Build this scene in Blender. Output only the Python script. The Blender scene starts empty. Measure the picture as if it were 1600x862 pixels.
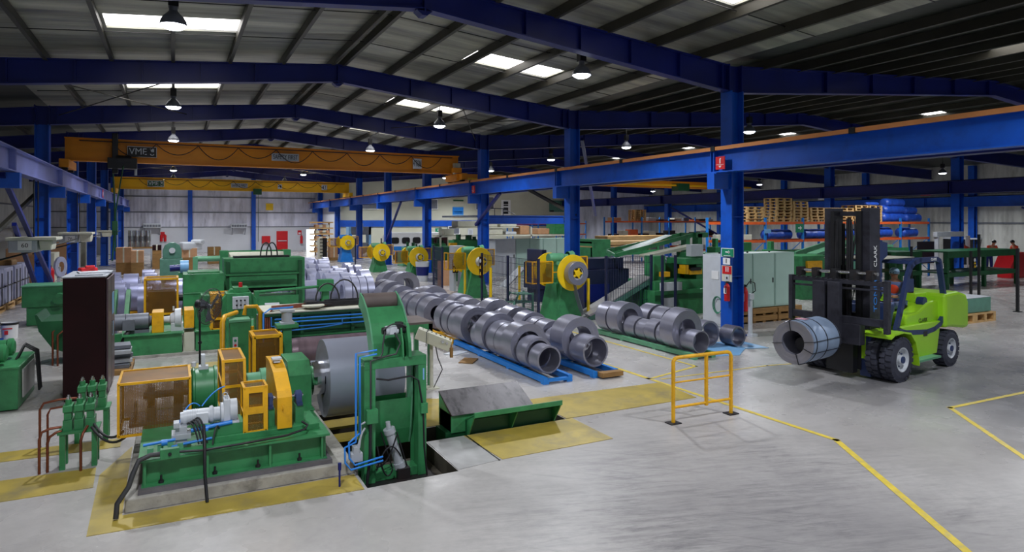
import bpy, math, random
from mathutils import Vector, Matrix
PI = math.pi
R_ = random.Random(7)
COL = bpy.context.scene.collection
SC = bpy.context.scene

# ------------------------------------------------------------------ camera, sky, exposure
CF, CCX, HOR, CH = 1023.0, 800.0, 345.0, 3.1
YAW = math.atan((800 - 271) / CF)
SN, CS = math.sin(YAW), math.cos(YAW)
cam_d = bpy.data.cameras.new('camera'); cam = bpy.data.objects.new('camera', cam_d); COL.objects.link(cam)
cam.location = (0, 0, CH); cam.rotation_euler = (PI / 2, 0, -YAW)
cam_d.sensor_width = 36; cam_d.lens = 36 * CF / 1600; cam_d.shift_y = -(431 - HOR) / 1600
cam_d.clip_start = .1; cam_d.clip_end = 400
SC.camera = cam
SC.view_settings.view_transform = 'Standard'; SC.view_settings.look = 'None'
SC.view_settings.gamma = 1; SC.view_settings.use_curve_mapping = False
SC.view_settings.exposure = 0.0
W = bpy.data.worlds.new('world'); SC.world = W; W.use_nodes = True
wb = W.node_tree.nodes['Background']; wb.inputs[0].default_value = (.80, .88, 1, 1); wb.inputs[1].default_value = 0.42

LAMP_W = 345      # watts of each high bay lamp
SKYL = 4.5        # glow of the translucent roof sheets
LAMPS1 = [(0.0, y) for y in (4.0, 14.1, 24.2, 34.3, 44.4, 54.5, 64.6)] + [(9.3, y) for y in (4.0, 14.1, 24.2, 34.4, 44.5, 54.6, 64.6)]
LAMPS2 = [(20.0, 8.0), (21.0, 19.4), (20.0, 26.3), (20.0, 33.6), (20.5, 43.0), (32.0, 8.0), (32.5, 19), (32.5, 30), (32.5, 42), (20.5, 52), (30, 54), (17, 57), (25, 57.5), (44.5, 25), (44.5, 40), (44.5, 54)]  # those before the office and far ribbed walls added to brighten them

# ------------------------------------------------------------------ pixel -> place helpers (1600x862 photo)
def at(u, v, Y):
    t = math.tan(math.atan((u - CCX) / CF) + YAW); X = t * Y; d = X * SN + Y * CS
    return Vector((X, Y, CH + (HOR - v) * d / CF))
def sx(u, v, X):
    t = math.tan(math.atan((u - CCX) / CF) + YAW); Y = X / t; d = X * SN + Y * CS
    return Vector((X, Y, CH + (HOR - v) * d / CF))
def gr(u, v, z=0.0):
    d = CF * (CH - z) / (v - HOR); l = (u - CCX) / CF * d
    return Vector((d * SN + l * CS, d * CS - l * SN, z))

# ------------------------------------------------------------------ materials
def srgb(r, g, b):
    f = lambda c: (c / 255) / 12.92 if c / 255 < .04045 else ((c / 255 + .055) / 1.055) ** 2.4
    return (f(r), f(g), f(b), 1)
def nd(nt, t, **k):
    n = nt.nodes.new(t)
    for a, b in k.items(): setattr(n, a, b)
    return n
def mat(name, c, rough=.5, metal=0.0, var=.25, scale=4.0, bump=0.0, dirt=None, dscale=1.5, damt=.5, stretch=(1, 1, 1), spec=.5, alpha=1, coords='Object'):
    m = bpy.data.materials.new(name); m.use_nodes = True; nt = m.node_tree; b = nt.nodes['Principled BSDF']
    b.inputs['Roughness'].default_value = rough; b.inputs['Metallic'].default_value = metal
    b.inputs['Specular IOR Level'].default_value = spec; b.inputs['Alpha'].default_value = alpha
    b.inputs['Base Color'].default_value = c
    if var or dirt:
        tc = nd(nt, 'ShaderNodeTexCoord'); mp = nd(nt, 'ShaderNodeMapping'); mp.inputs['Scale'].default_value = stretch
        nt.links.new(tc.outputs[coords], mp.inputs[0])
        n = nd(nt, 'ShaderNodeTexNoise'); n.inputs['Scale'].default_value = scale; n.inputs['Detail'].default_value = 6
        nt.links.new(mp.outputs[0], n.inputs['Vector'])
        r = nd(nt, 'ShaderNodeMapRange'); r.inputs[1].default_value = .3; r.inputs[2].default_value = .7
        r.inputs[3].default_value = 1 - var; r.inputs[4].default_value = 1 + var * .6
        nt.links.new(n.outputs[0], r.inputs[0])
        mx = nd(nt, 'ShaderNodeMix', data_type='RGBA', blend_type='MULTIPLY'); mx.inputs[0].default_value = 1
        mx.inputs[6].default_value = c; nt.links.new(r.outputs[0], mx.inputs[7]); out = mx.outputs[2]
        if dirt:
            n2 = nd(nt, 'ShaderNodeTexNoise'); n2.inputs['Scale'].default_value = dscale; n2.inputs['Detail'].default_value = 8; n2.inputs['Roughness'].default_value = .65
            nt.links.new(mp.outputs[0], n2.inputs['Vector'])
            r2 = nd(nt, 'ShaderNodeMapRange'); r2.inputs[1].default_value = .5; r2.inputs[2].default_value = .72; r2.inputs[4].default_value = damt
            nt.links.new(n2.outputs[0], r2.inputs[0])
            m2 = nd(nt, 'ShaderNodeMix', data_type='RGBA'); nt.links.new(r2.outputs[0], m2.inputs[0]); nt.links.new(out, m2.inputs[6]); m2.inputs[7].default_value = dirt; out = m2.outputs[2]
        nt.links.new(out, b.inputs['Base Color'])
        if bump:
            bp = nd(nt, 'ShaderNodeBump'); bp.inputs['Strength'].default_value = bump; bp.inputs['Distance'].default_value = .02
            nt.links.new(n.outputs[0], bp.inputs['Height']); nt.links.new(bp.outputs[0], b.inputs['Normal'])
    return m
def emit(name, c, s):
    m = bpy.data.materials.new(name); m.use_nodes = True; b = m.node_tree.nodes['Principled BSDF']
    b.inputs['Base Color'].default_value = (.8, .8, .8, 1); b.inputs['Emission Color'].default_value = c; b.inputs['Emission Strength'].default_value = s
    return m
def ribbed(name, c, axis, pitch, depth=.02, rough=.45, metal=.3, var=.3, scale=1.0, stretch=(1, 1, 1), c2=None):
    m = mat(name, c, rough, metal, var=var, scale=scale, stretch=stretch, dirt=c2, dscale=scale * 1.7, damt=.6); nt = m.node_tree; b = nt.nodes['Principled BSDF']
    tc = nd(nt, 'ShaderNodeTexCoord'); w = nd(nt, 'ShaderNodeTexWave', wave_type='BANDS', bands_direction=axis); w.inputs['Scale'].default_value = 1 / pitch * .314
    nt.links.new(tc.outputs['Object'], w.inputs['Vector'])
    bp = nd(nt, 'ShaderNodeBump'); bp.inputs['Strength'].default_value = .35; bp.inputs['Distance'].default_value = depth
    nt.links.new(w.outputs[1], bp.inputs['Height']); nt.links.new(bp.outputs[0], b.inputs['Normal'])
    return m
M = {}
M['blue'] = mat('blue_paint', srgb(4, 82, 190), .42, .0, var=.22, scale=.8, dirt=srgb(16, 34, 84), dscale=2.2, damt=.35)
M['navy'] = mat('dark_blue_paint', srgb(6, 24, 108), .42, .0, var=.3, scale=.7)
M['girder'] = mat('lilac_blue_paint', srgb(126, 134, 196), .4, .2, var=.25, scale=.9)
M['green'] = mat('machine_green_paint', srgb(58, 136, 84), .42, .0, var=.22, scale=3, dirt=srgb(22, 58, 38), dscale=3.5, damt=.5)
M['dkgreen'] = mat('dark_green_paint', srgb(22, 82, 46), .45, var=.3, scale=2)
M['ltgreen'] = mat('pale_green_paint', srgb(96, 160, 122), .42, var=.15, scale=3)
M['mint'] = mat('pale_mint_enamel', srgb(168, 196, 184), .45, var=.08, scale=1.5)
M['teal'] = mat('grey_green_enamel', srgb(86, 134, 116), .5, var=.15)
M['yellow'] = mat('yellow_paint', srgb(232, 172, 18), .42, var=.15, scale=4, dirt=srgb(150, 96, 20), dscale=6, damt=.4)
M['disc'] = mat('bright_yellow_enamel', srgb(240, 200, 24), .38, var=.1, scale=3)
M['crane'] = mat('orange_crane_paint', srgb(226, 142, 16), .45, var=.15, scale=.5, stretch=(1, 1, 4))
M['crane2'] = mat('yellow_crane_paint', srgb(250, 192, 16), .45, var=.15, scale=.5)
M['orange'] = mat('orange_rack_paint', srgb(222, 96, 42), .45, var=.15)
M['copper'] = mat('copper_bar', srgb(222, 150, 92), .4, .4, var=.2, scale=1)
M['steel'] = mat('rolled_steel', (.31, .31, .385, 1), .36, .62, var=.08, scale=3, stretch=(1, 1, 1))
M['steel2'] = mat('rolled_steel_dark', (.23, .23, .30, 1), .3, .65, var=.15, scale=3)
M['pale'] = mat('pale_wrapped_steel', srgb(178, 180, 206), .36, .35, var=.15, scale=2)
M['wrap'] = mat('blue_grey_wrap', srgb(140, 158, 184), .45, .2, var=.2, scale=3)
M['stamp'] = mat('faded_pink_ink', srgb(200, 150, 165), .6, var=.1)
M['bigcoil'] = mat('satin_steel_strip', srgb(158, 162, 178), .38, .45, var=.08, scale=1.5)
M['lilac'] = mat('lilac_grey_strip', srgb(146, 148, 180), .36, .4, var=.12, scale=2)
M['chrome'] = mat('bright_metal', (.7, .7, .72, 1), .18, 1.0, var=.08)
M['iron'] = mat('dark_iron', srgb(46, 46, 50), .5, .5, var=.3, dirt=srgb(90, 60, 40), damt=.25)
M['black'] = mat('black_paint', srgb(20, 20, 24), .45, var=.2)
M['mast'] = mat('mast_grey_steel', srgb(60, 60, 70), .4, .4, var=.3, scale=5, dirt=srgb(22, 20, 24), dscale=4, damt=.7)
M['post'] = mat('fence_navy_paint', srgb(28, 34, 66), .45, var=.2)
M['grey'] = mat('grey_enamel', srgb(178, 182, 188), .45, .1, var=.08)
M['motor'] = mat('grey_motor_paint', srgb(110, 114, 124), .45, .2, var=.2)
M['ltgrey'] = mat('pale_grey_enamel', srgb(198, 202, 208), .45, var=.06)
M['cream'] = mat('cream_enamel', srgb(206, 204, 186), .5, var=.1)
M['white'] = mat('white_enamel', srgb(232, 232, 232), .5, var=.04)
M['maroon'] = mat('dark_maroon_enamel', srgb(38, 8, 12), .6, var=.3, scale=1.5, spec=.2)
M['maroon2'] = mat('greyish_maroon_enamel', srgb(92, 74, 82), .4, .2, var=.3, scale=2)  # lighter, greyer maroon for the cabinet's side doors
M['red'] = mat('red_paint', srgb(204, 26, 34), .42, var=.1)
M['lime'] = mat('lime_green_enamel', srgb(160, 214, 40), .35, var=.06, scale=2)
M['fork'] = mat('forklift_navy_paint', srgb(44, 60, 104), .4, .1, var=.2, scale=3)
M['rubber'] = mat('tyre_rubber', srgb(58, 60, 74), .75, var=.25, scale=8, bump=.3)
M['hose'] = mat('black_hose', srgb(52, 52, 54), .55, var=.15)
M['bpipe'] = mat('blue_air_pipe', srgb(48, 134, 224), .4, var=.1)
M['cpipe'] = mat('copper_pipe', srgb(128, 70, 48), .4, .5, var=.25)
M['wood'] = mat('pallet_wood', srgb(196, 158, 104), .7, var=.25, scale=3, stretch=(1, 1, 6), bump=.2)
M['wood2'] = mat('dark_pallet_wood', srgb(150, 112, 62), .7, var=.3, scale=3, stretch=(1, 1, 6), dirt=srgb(80, 60, 30), damt=.5)
M['card'] = mat('cardboard', srgb(188, 142, 104), .75, var=.12)
M['tarp'] = mat('blue_tarpaulin', srgb(40, 84, 190), .45, var=.3, scale=3, bump=.5)
M['vest'] = mat('orange_cloth', srgb(236, 74, 40), .7, var=.15)
M['denim'] = mat('grey_blue_cloth', srgb(110, 124, 168), .8, var=.2)
M['skin'] = mat('skin', srgb(188, 130, 100), .5, var=.05)
M['hair'] = mat('pale_cap_cloth', srgb(150, 180, 205), .7, var=.1)
M['sign_g'] = mat('sign_green', srgb(20, 130, 92), .5, var=0)
M['sign_y'] = mat('sign_yellow', srgb(244, 200, 30), .5, var=0)
M['skyblue'] = mat('sky_blue_enamel', srgb(30, 126, 214), .42, var=.12)
M['ltblue'] = mat('pale_blue_enamel', srgb(120, 170, 214), .42, var=.1)
M['concrete'] = mat('rough_concrete', srgb(168, 164, 156), .8, var=.25, scale=5, dirt=srgb(96, 92, 88), dscale=4, damt=.8, bump=.5)
M['grout'] = mat('steel_grout_plate', srgb(112, 108, 112), .5, .2, var=.3, scale=4)
M['pit'] = mat('oily_concrete', srgb(70, 62, 52), .7, var=.4, scale=3)
M['yplate'] = mat('worn_yellow_plate', srgb(176, 154, 68), .45, .0, var=.22, scale=2.5, dirt=srgb(128, 118, 88), dscale=1.6, damt=.8)
M['yline'] = mat('yellow_floor_paint', srgb(222, 196, 70), .5, var=.15, scale=8, dirt=srgb(170, 164, 140), dscale=7, damt=.8)
M['splate'] = mat('bare_steel_plate', srgb(186, 184, 184), .38, .35, var=.2, scale=3)
M['dplate'] = mat('oily_dark_plate', srgb(92, 88, 92), .42, .3, var=.3, scale=4, dirt=srgb(20, 18, 20), dscale=5.5, damt=1.0, stretch=(1.5, .6, 1))
M['duct'] = mat('old_roller_steel', srgb(124, 104, 112), .38, .45, var=.2, scale=2, stretch=(5, 1, 1))
M['bake'] = mat('brown_roller_rubber', srgb(104, 92, 88), .55, var=.15)
# glossy trowelled concrete with dark directional scuffs
def floor_mat():
    m = bpy.data.materials.new('polished_concrete'); m.use_nodes = True; nt = m.node_tree; b = nt.nodes['Principled BSDF']
    tc = nd(nt, 'ShaderNodeTexCoord'); L = nt.links.new
    def noise(scale, st, rot=0, det=8, ro=.6, dist=0):
        mp = nd(nt, 'ShaderNodeMapping', vector_type='TEXTURE'); mp.inputs['Scale'].default_value = tuple(1 / k for k in st); mp.inputs['Rotation'].default_value = (0, 0, rot)
        L(tc.outputs['Object'], mp.inputs[0]); n = nd(nt, 'ShaderNodeTexNoise'); n.inputs['Scale'].default_value = scale; n.inputs['Detail'].default_value = det
        n.inputs['Roughness'].default_value = ro; n.inputs['Distortion'].default_value = dist; L(mp.outputs[0], n.inputs['Vector']); return n.outputs[0]
    def rng(x, a, b_, c, d):
        r = nd(nt, 'ShaderNodeMapRange'); r.inputs[1].default_value = a; r.inputs[2].default_value = b_; r.inputs[3].default_value = c; r.inputs[4].default_value = d; L(x, r.inputs[0]); return r.outputs[0]
    def mix(f, a, c):
        x = nd(nt, 'ShaderNodeMix', data_type='RGBA'); L(f, x.inputs[0])
        for s, v in ((6, a), (7, c)):
            if isinstance(v, tuple): x.inputs[s].default_value = v
            else: L(v, x.inputs[s])
        return x.outputs[2]
    def mul(a, c):
        x = nd(nt, 'ShaderNodeMath', operation='MULTIPLY'); L(a, x.inputs[0])
        if isinstance(c, float): x.inputs[1].default_value = c
        else: L(c, x.inputs[1])
        return x.outputs[0]
    col = mix(rng(noise(.45, (1, 1, 1), det=3), .3, .7, 0, 1), srgb(168, 163, 160), srgb(194, 190, 187))
    col = mix(rng(noise(9, (1, 1, 1)), .4, .8, 0, .4), col, srgb(150, 147, 146))
    # where the dark wear lies: a broad patch around (5.5, 4.5) and to the right of x = 8.5
    sp = nd(nt, 'ShaderNodeSeparateXYZ'); L(tc.outputs['Object'], sp.inputs[0])
    big = noise(.35, (1, 1, 1), det=3)
    vm = nd(nt, 'ShaderNodeVectorMath', operation='DISTANCE'); L(tc.outputs['Object'], vm.inputs[0]); vm.inputs[1].default_value = (5.6, 4.6, 0)
    patch = rng(vm.outputs['Value'], .8, 4.2, 1, 0)
    vm2 = nd(nt, 'ShaderNodeVectorMath', operation='DISTANCE'); L(tc.outputs['Object'], vm2.inputs[0]); vm2.inputs[1].default_value = (14.5, 7.5, 0)
    patch2 = rng(vm2.outputs['Value'], 2.0, 6.0, 1, 0)
    scuff = rng(noise(6.0, (.22, 1.6, 1), rot=-.30, ro=.8, dist=.35), .44, .66, 0, 1)
    scuff2 = rng(noise(3.0, (.12, 3.0, 1), rot=-.75, det=10, ro=.85, dist=.2), .55, .66, 0, 1)
    scuff = mul(scuff, rng(noise(.8, (1, 1, 1), det=6), .38, .62, .25, 1))
    col = mix(mul(mul(scuff, patch), 1.0), col, srgb(74, 72, 78))
    col = mix(mul(mul(scuff2, patch), .6), col, srgb(58, 56, 62))
    col = mix(mul(patch, rng(big, .3, .7, .25, .6)), col, srgb(112, 109, 113))
    col = mix(mul(patch2, rng(noise(.6, (1, 2, 1), det=4, ro=.5), .3, .75, .4, .85)), col, srgb(104, 106, 114))
    L(col, b.inputs['Base Color'])
    rr = nd(nt, 'ShaderNodeMix', data_type='FLOAT'); L(patch, rr.inputs[0]); L(rng(noise(1.2, (1, 1, 1), det=3), .3, .7, .18, .36), rr.inputs[2]); rr.inputs[3].default_value = .62
    L(rr.outputs[0], b.inputs['Roughness']); b.inputs['Specular IOR Level'].default_value = .55
    bp = nd(nt, 'ShaderNodeBump'); bp.inputs['Strength'].default_value = .12; bp.inputs['Distance'].default_value = .01; L(noise(14, (1, 1, 1)), bp.inputs['Height']); L(bp.outputs[0], b.inputs['Normal'])
    return m
M['floor'] = floor_mat()
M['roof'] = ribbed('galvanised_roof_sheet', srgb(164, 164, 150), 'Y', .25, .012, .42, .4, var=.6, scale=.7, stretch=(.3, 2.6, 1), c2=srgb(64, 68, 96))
M['roof_shaded'] = ribbed('shade_darkened_roof_sheet', srgb(54, 58, 52), 'Y', .25, .012, .5, .35, var=.45, scale=.55, stretch=(.35, 2.2, 1))  # sheet of the side roofs, their gloom put into a darker colour
M['purlin'] = mat('galvanised_purlin', srgb(66, 64, 56), .5, .3, var=.3, scale=1)
M['wallY'] = ribbed('ribbed_wall_sheet_end', srgb(222, 222, 236), 'X', .3, .03, .42, .1, var=.25, scale=.6, stretch=(2, 1, .5), c2=srgb(150, 150, 164))
M['wallX'] = ribbed('ribbed_wall_sheet_side', srgb(212, 212, 204), 'Y', .3, .03, .45, .3, var=.25, scale=.6, stretch=(1, 2, .5), c2=srgb(140, 140, 134))
M['plaster'] = mat('white_wall_paint', srgb(206, 208, 214), .7, var=.08, scale=.5)
M['creamwall'] = ribbed('cream_panel', srgb(198, 198, 178), 'X', 1.0, .01, .6, 0, var=.06)
# see-through guard screen: real holes cut by a procedural pattern are too fine, so a tinted clear sheet
def screen(name, c, alpha):
    m = mat(name, c, .5, .2, var=.3, scale=3, alpha=alpha); return m
M['screen'] = screen('amber_guard_mesh', srgb(128, 86, 14), .72)
def punch(m):   # diamond openings of expanded metal
    nt = m.node_tree; L = nt.links.new; b = nt.nodes['Principled BSDF']; tc = nd(nt, 'ShaderNodeTexCoord'); sp = nd(nt, 'ShaderNodeSeparateXYZ'); L(tc.outputs['Object'], sp.inputs[0])
    def op(o, x, y=None, v=None):
        n = nd(nt, 'ShaderNodeMath', operation=o); L(x, n.inputs[0])
        if y is not None: L(y, n.inputs[1])
        elif v is not None: n.inputs[1].default_value = v
        return n.outputs[0]
    s = op('ADD', sp.outputs[0], sp.outputs[1]); f = 180.0
    a = op('SINE', op('MULTIPLY', op('ADD', s, sp.outputs[2]), v=f)); c = op('SINE', op('MULTIPLY', op('SUBTRACT', s, sp.outputs[2]), v=f))
    g = op('GREATER_THAN', op('MULTIPLY', a, c), v=.28); r = nd(nt, 'ShaderNodeMapRange'); r.inputs[3].default_value = .86; r.inputs[4].default_value = .12; L(g, r.inputs[0]); L(r.outputs[0], b.inputs['Alpha'])
punch(M['screen'])
M['mesh'] = screen('navy_wire_mesh', srgb(24, 34, 66), .32)
M['lampglow'] = emit('lamp_glow', (.86, .9, 1, 1), 14)
M['skylight'] = emit('daylit_sheet', (1, .97, .95, 1), SKYL)
M['daylight'] = emit('daylit_opening', (.95, .98, 1, 1), 3.0)

# ------------------------------------------------------------------ mesh helpers
def frame_of(d):
    d = Vector(d).normalized(); up = Vector((0, 0, 1)) if abs(d.z) < .95 else Vector((0, 1, 0))
    s = d.cross(up).normalized(); return d, s, s.cross(d).normalized()
class MB:
    def __init__(s): s.v = []; s.f = []; s.m = []; s.s = []; s.mi = 0
    def add(s, vs, fs, smooth=False):
        o = len(s.v); s.v += [tuple(v) for v in vs]
        for f in fs: s.f.append(tuple(i + o for i in f)); s.m.append(s.mi); s.s.append(smooth)
        return s
    def box(s, x0, x1, y0, y1, z0, z1):
        e = (len(s.v) * .000041) % .0011 if s.v else 0      # keeps touching faces of one mesh from coinciding
        x0, x1, y0, y1, z1 = x0 - e, x1 + e, y0 - e, y1 + e, z1 + e
        return s.add([(x0, y0, z0), (x1, y0, z0), (x1, y1, z0), (x0, y1, z0), (x0, y0, z1), (x1, y0, z1), (x1, y1, z1), (x0, y1, z1)],
                     [(0, 3, 2, 1), (4, 5, 6, 7), (0, 1, 5, 4), (1, 2, 6, 5), (2, 3, 7, 6), (3, 0, 4, 7)])
    def cbox(s, c, size, rz=0, rx=0, ry=0):
        Rm = Matrix.Rotation(rz, 3, 'Z') @ Matrix.Rotation(ry, 3, 'Y') @ Matrix.Rotation(rx, 3, 'X'); c = Vector(c); h = [k / 2 for k in size]
        vs = [c + Rm @ Vector((a * h[0], b * h[1], e * h[2])) for e in (-1, 1) for a, b in ((-1, -1), (1, -1), (1, 1), (-1, 1))]
        return s.add(vs, [(0, 3, 2, 1), (4, 5, 6, 7), (0, 1, 5, 4), (1, 2, 6, 5), (2, 3, 7, 6), (3, 0, 4, 7)])
    def bar(s, p, q, w, h):
        p = Vector(p); q = Vector(q); d, a, b = frame_of(q - p)
        vs = [c + a * (i * w / 2) + b * (j * h / 2) for c in (p, q) for i, j in ((-1, -1), (1, -1), (1, 1), (-1, 1))]
        return s.add(vs, [(0, 1, 2, 3), (7, 6, 5, 4), (0, 4, 5, 1), (1, 5, 6, 2), (2, 6, 7, 3), (3, 7, 4, 0)])
    def cyl(s, p, q, r, r2=None, n=16, cap=True):
        p = Vector(p); q = Vector(q); r2 = r if r2 is None else r2; d, a, b = frame_of(q - p)
        c = [a * math.cos(2 * PI * i / n) + b * math.sin(2 * PI * i / n) for i in range(n)]
        s.add([p + k * r for k in c] + [q + k * r2 for k in c], [(i, (i + 1) % n, n + (i + 1) % n, n + i) for i in range(n)], True)
        if cap: s.add([p + k * r for k in c] + [q + k * r2 for k in c], [tuple(reversed(range(n))), tuple(range(n, 2 * n))])
        return s
    def lathe(s, o, ax, prof, n=24, smooth=True):
        o = Vector(o); d, a, b = frame_of(ax); N = len(prof)
        for k in range(N - 1):
            (h0, r0), (h1, r1) = prof[k], prof[k + 1]
            c = [a * math.cos(2 * PI * i / n) + b * math.sin(2 * PI * i / n) for i in range(n)]
            s.add([o + d * h0 + q * r0 for q in c] + [o + d * h1 + q * r1 for q in c], [(i, (i + 1) % n, n + (i + 1) % n, n + i) for i in range(n)], smooth and abs(r1 - r0) < abs(h1 - h0) * 3 + 1e-6)
        return s
    def tube(s, pts, r, n=8, closed=False):
        pts = [Vector(p) for p in pts]; N = len(pts); rings = []
        a = None
        for i, p in enumerate(pts):
            d = (pts[min(i + 1, N - 1)] - pts[max(i - 1, 0)]).normalized()
            if a is None: _, a, _ = frame_of(d)
            a = (a - d * a.dot(d))
            if a.length < 1e-5: _, a, _ = frame_of(d)
            a.normalize(); b = d.cross(a)
            rings.append([p + (a * math.cos(2 * PI * k / n) + b * math.sin(2 * PI * k / n)) * r for k in range(n)])
        fs = [(j * n + k, j * n + (k + 1) % n, (j + 1) * n + (k + 1) % n, (j + 1) * n + k) for j in range(N - 1) for k in range(n)]
        s.add([v for rg in rings for v in rg], fs, True)
        s.add(rings[0] + rings[-1], [tuple(reversed(range(n))), tuple(range(n, 2 * n))])
        return s
    def prism(s, poly, ax, a, b):
        # poly in the plane perpendicular to ax ('x': (y,z), 'y': (x,z), 'z': (x,y))
        def P(u, v, t): return {'x': (t, u, v), 'y': (u, t, v), 'z': (u, v, t)}[ax]
        n = len(poly); vs = [P(u, v, a) for u, v in poly] + [P(u, v, b) for u, v in poly]
        fs = [tuple(range(n)), tuple(reversed(range(n, 2 * n)))] + [(i, n + i, n + (i + 1) % n, (i + 1) % n) for i in range(n)]
        return s.add(vs, fs)
    def framebox(s, x0, x1, y0, y1, z0, z1, t):
        # twelve edge bars of a box
        for y in (y0, y1 - t):
            for z in (z0, z1 - t): s.box(x0, x1, y, y + t, z, z + t)
            for x in (x0, x1 - t): s.box(x, x + t, y, y + t, z0, z1)
        for x in (x0, x1 - t):
            for z in (z0, z1 - t): s.box(x, x + t, y0, y1, z, z + t)
        return s
    def build(s, name, mats, parent=None, bevel=0, fix=True):
        if isinstance(mats, str): mats = [mats]
        me = bpy.data.meshes.new(name); off = Vector((0, 0, 0)); p = parent
        while p is not None: off += p.location; p = p.parent
        loc = Vector((0, 0, 0))
        if parent is None and s.v:
            xs = [v[0] for v in s.v]; ys = [v[1] for v in s.v]; zs = [v[2] for v in s.v]
            loc = Vector(((min(xs) + max(xs)) / 2, (min(ys) + max(ys)) / 2, min(zs))) if fix else loc; off = loc
        me.from_pydata([(v[0] - off.x, v[1] - off.y, v[2] - off.z) for v in s.v], [], s.f)
        for k in mats: me.materials.append(M[k] if isinstance(k, str) else k)
        me.polygons.foreach_set('material_index', s.m); me.polygons.foreach_set('use_smooth', s.s); me.update()
        o = bpy.data.objects.new(name, me); COL.objects.link(o); o.location = loc
        if parent is not None: o.parent = parent
        if bevel:
            b = o.modifiers.new('bevel', 'BEVEL'); b.width = bevel; b.segments = 2; b.limit_method = 'ANGLE'; b.angle_limit = .9
        return o
def tag(o, label, cat, group=None, kind=None):
    if label: o['label'] = label
    if cat: o['category'] = cat
    if group: o['group'] = group
    if kind: o['kind'] = kind
    return o
def thing(name, label, cat, loc=(0, 0, 0), group=None):
    o = bpy.data.objects.new(name, None); COL.objects.link(o); o.location = loc; o.empty_display_size = .1
    return tag(o, label, cat, group)
def struct(name, mb, m, label=None, group=None, **k):
    o = mb.build(name, m, **k); o['kind'] = 'structure'
    if label: o['label'] = label
    if group: o['group'] = group
    return o
def dup(root, loc, rz=None, label=None, group=None, scale=None):
    r = root.copy(); COL.objects.link(r); r.location = loc
    if rz is not None: r.rotation_euler = (0, 0, rz)
    if scale: r.scale = (scale,) * 3 if isinstance(scale, (int, float)) else scale
    if label: r['label'] = label
    if group: r['group'] = group
    for ch in list(root.children):
        c = ch.copy(); COL.objects.link(c); c.parent = r
        for g in list(ch.children):
            d = g.copy(); COL.objects.link(d); d.parent = c
    return r
def text(name, body, c, normal, h, m, parent=None, up=(0, 0, 1), depth=.004, width=None, label=None):
    # lettering centred at c, facing `normal`
    cu = bpy.data.curves.new(name, 'FONT'); cu.body = body; cu.size = h * 1.38; cu.align_x = 'CENTER'; cu.align_y = 'CENTER'; cu.extrude = depth
    o = bpy.data.objects.new(name, cu); COL.objects.link(o); cu.materials.append(M[m])
    z = Vector(normal).normalized(); y = Vector(up); x = y.cross(z).normalized(); y = z.cross(x)
    rot = Matrix((x, y, z)).transposed().to_4x4(); off = Vector((0, 0, 0)); p = parent
    while p is not None: off += p.location; p = p.parent
    o.matrix_local = Matrix.Translation(Vector(c) - off) @ rot
    if width:
        bpy.context.view_layer.update(); w = max(o.dimensions.x, .001); o.scale.x = width / w
    if parent is not None: o.parent = parent
    bpy.context.view_layer.update(); dg = bpy.context.evaluated_depsgraph_get()
    me = bpy.data.meshes.new_from_object(o.evaluated_get(dg)); q = bpy.data.objects.new(name, me); COL.objects.link(q)
    q.parent = parent; q.matrix_local = o.matrix_local.copy(); bpy.data.objects.remove(o); q.name = name
    if not me.materials: me.materials.append(M[m])
    return q
# ================================================================== LAMPS (their own light with them)
def lamp_shape(root):
    MB().box(-.09, .09, -.09, .09, .36, .62).cyl((0, 0, .62), (0, 0, .74), .02, n=8).build('ballast_box', 'black', root)
    MB().cyl((0, 0, .28), (0, 0, .38), .075, n=16).build('lamp_neck', 'motor', root)
    MB().lathe((0, 0, 0), (0, 0, 1), [(0, .245), (.02, .24), (.09, .225), (.17, .18), (.24, .11), (.29, .07)], 28).lathe((0, 0, 0), (0, 0, 1), [(.285, .065), (.235, .1), (.165, .172), (.085, .217), (.005, .237)], 28).build('reflector', 'motor', root)
    MB().lathe((0, 0, .03), (0, 0, -1), [(0, .225), (.05, .205), (.085, .15), (.10, .07), (.105, 0)], 28).build('lamp_glass', 'lampglow', root)
ld = bpy.data.lights.new('high_bay', 'SPOT'); ld.energy = LAMP_W * 3.2; ld.spot_size = math.radians(150); ld.spot_blend = .6; ld.shadow_soft_size = .2; ld.color = (.90, .94, 1)
lamp0 = thing('high_bay_lamp', 'x', 'lamp', (0, 0, 0), 'high bay lamps')
lamp_shape(lamp0)
lo = bpy.data.objects.new('lamp_light', ld); COL.objects.link(lo); lo.parent = lamp0; lo.location = (0, 0, -.32)
ordn = ['first', 'second', 'third', 'fourth', 'fifth', 'sixth', 'seventh', 'eighth', 'ninth', 'tenth', 'eleventh', 'twelfth', 'thirteenth', 'fourteenth', 'fifteenth', 'sixteenth', 'seventeenth', 'eighteenth', 'nineteenth', 'twentieth']
def roofz(X): return 8.3 - .09 * abs(X - 4.65) if X < 13.5 else 7.5 + (8.35 - 7.5) / 12.8 * (12.8 - abs(X - 26.3)) if X < 39 else 7.5
used0 = False
for k, (x, y) in enumerate(LAMPS1):
    row, i = ('row over the winding machines', k) if k < 7 else ('row over the coil racks', k - 7)
    lb = 'bell-shaped high bay lamp, %s along the %s' % (['the one above the photographer', 'first', 'second', 'third', 'fourth', 'fifth', 'sixth'][i], row)
    if not used0: lamp0.location = (x, y, 6.83); lamp0['label'] = lb; used0 = True
    else: dup(lamp0, (x, y, 6.83), 0, lb)
for k, (x, y) in enumerate(LAMPS2):
    if x > 40: dup(lamp0, (x, y, 6.2), 0, 'unseen high bay lamp in the outer bay, %s from the near end' % ordn[int(y) // 15 - 1]); continue
    dup(lamp0, (x, y, 6.75), 0, 'real or added high bay lamp of the side hall, %s counted from the near end' % ordn[k])
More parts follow.
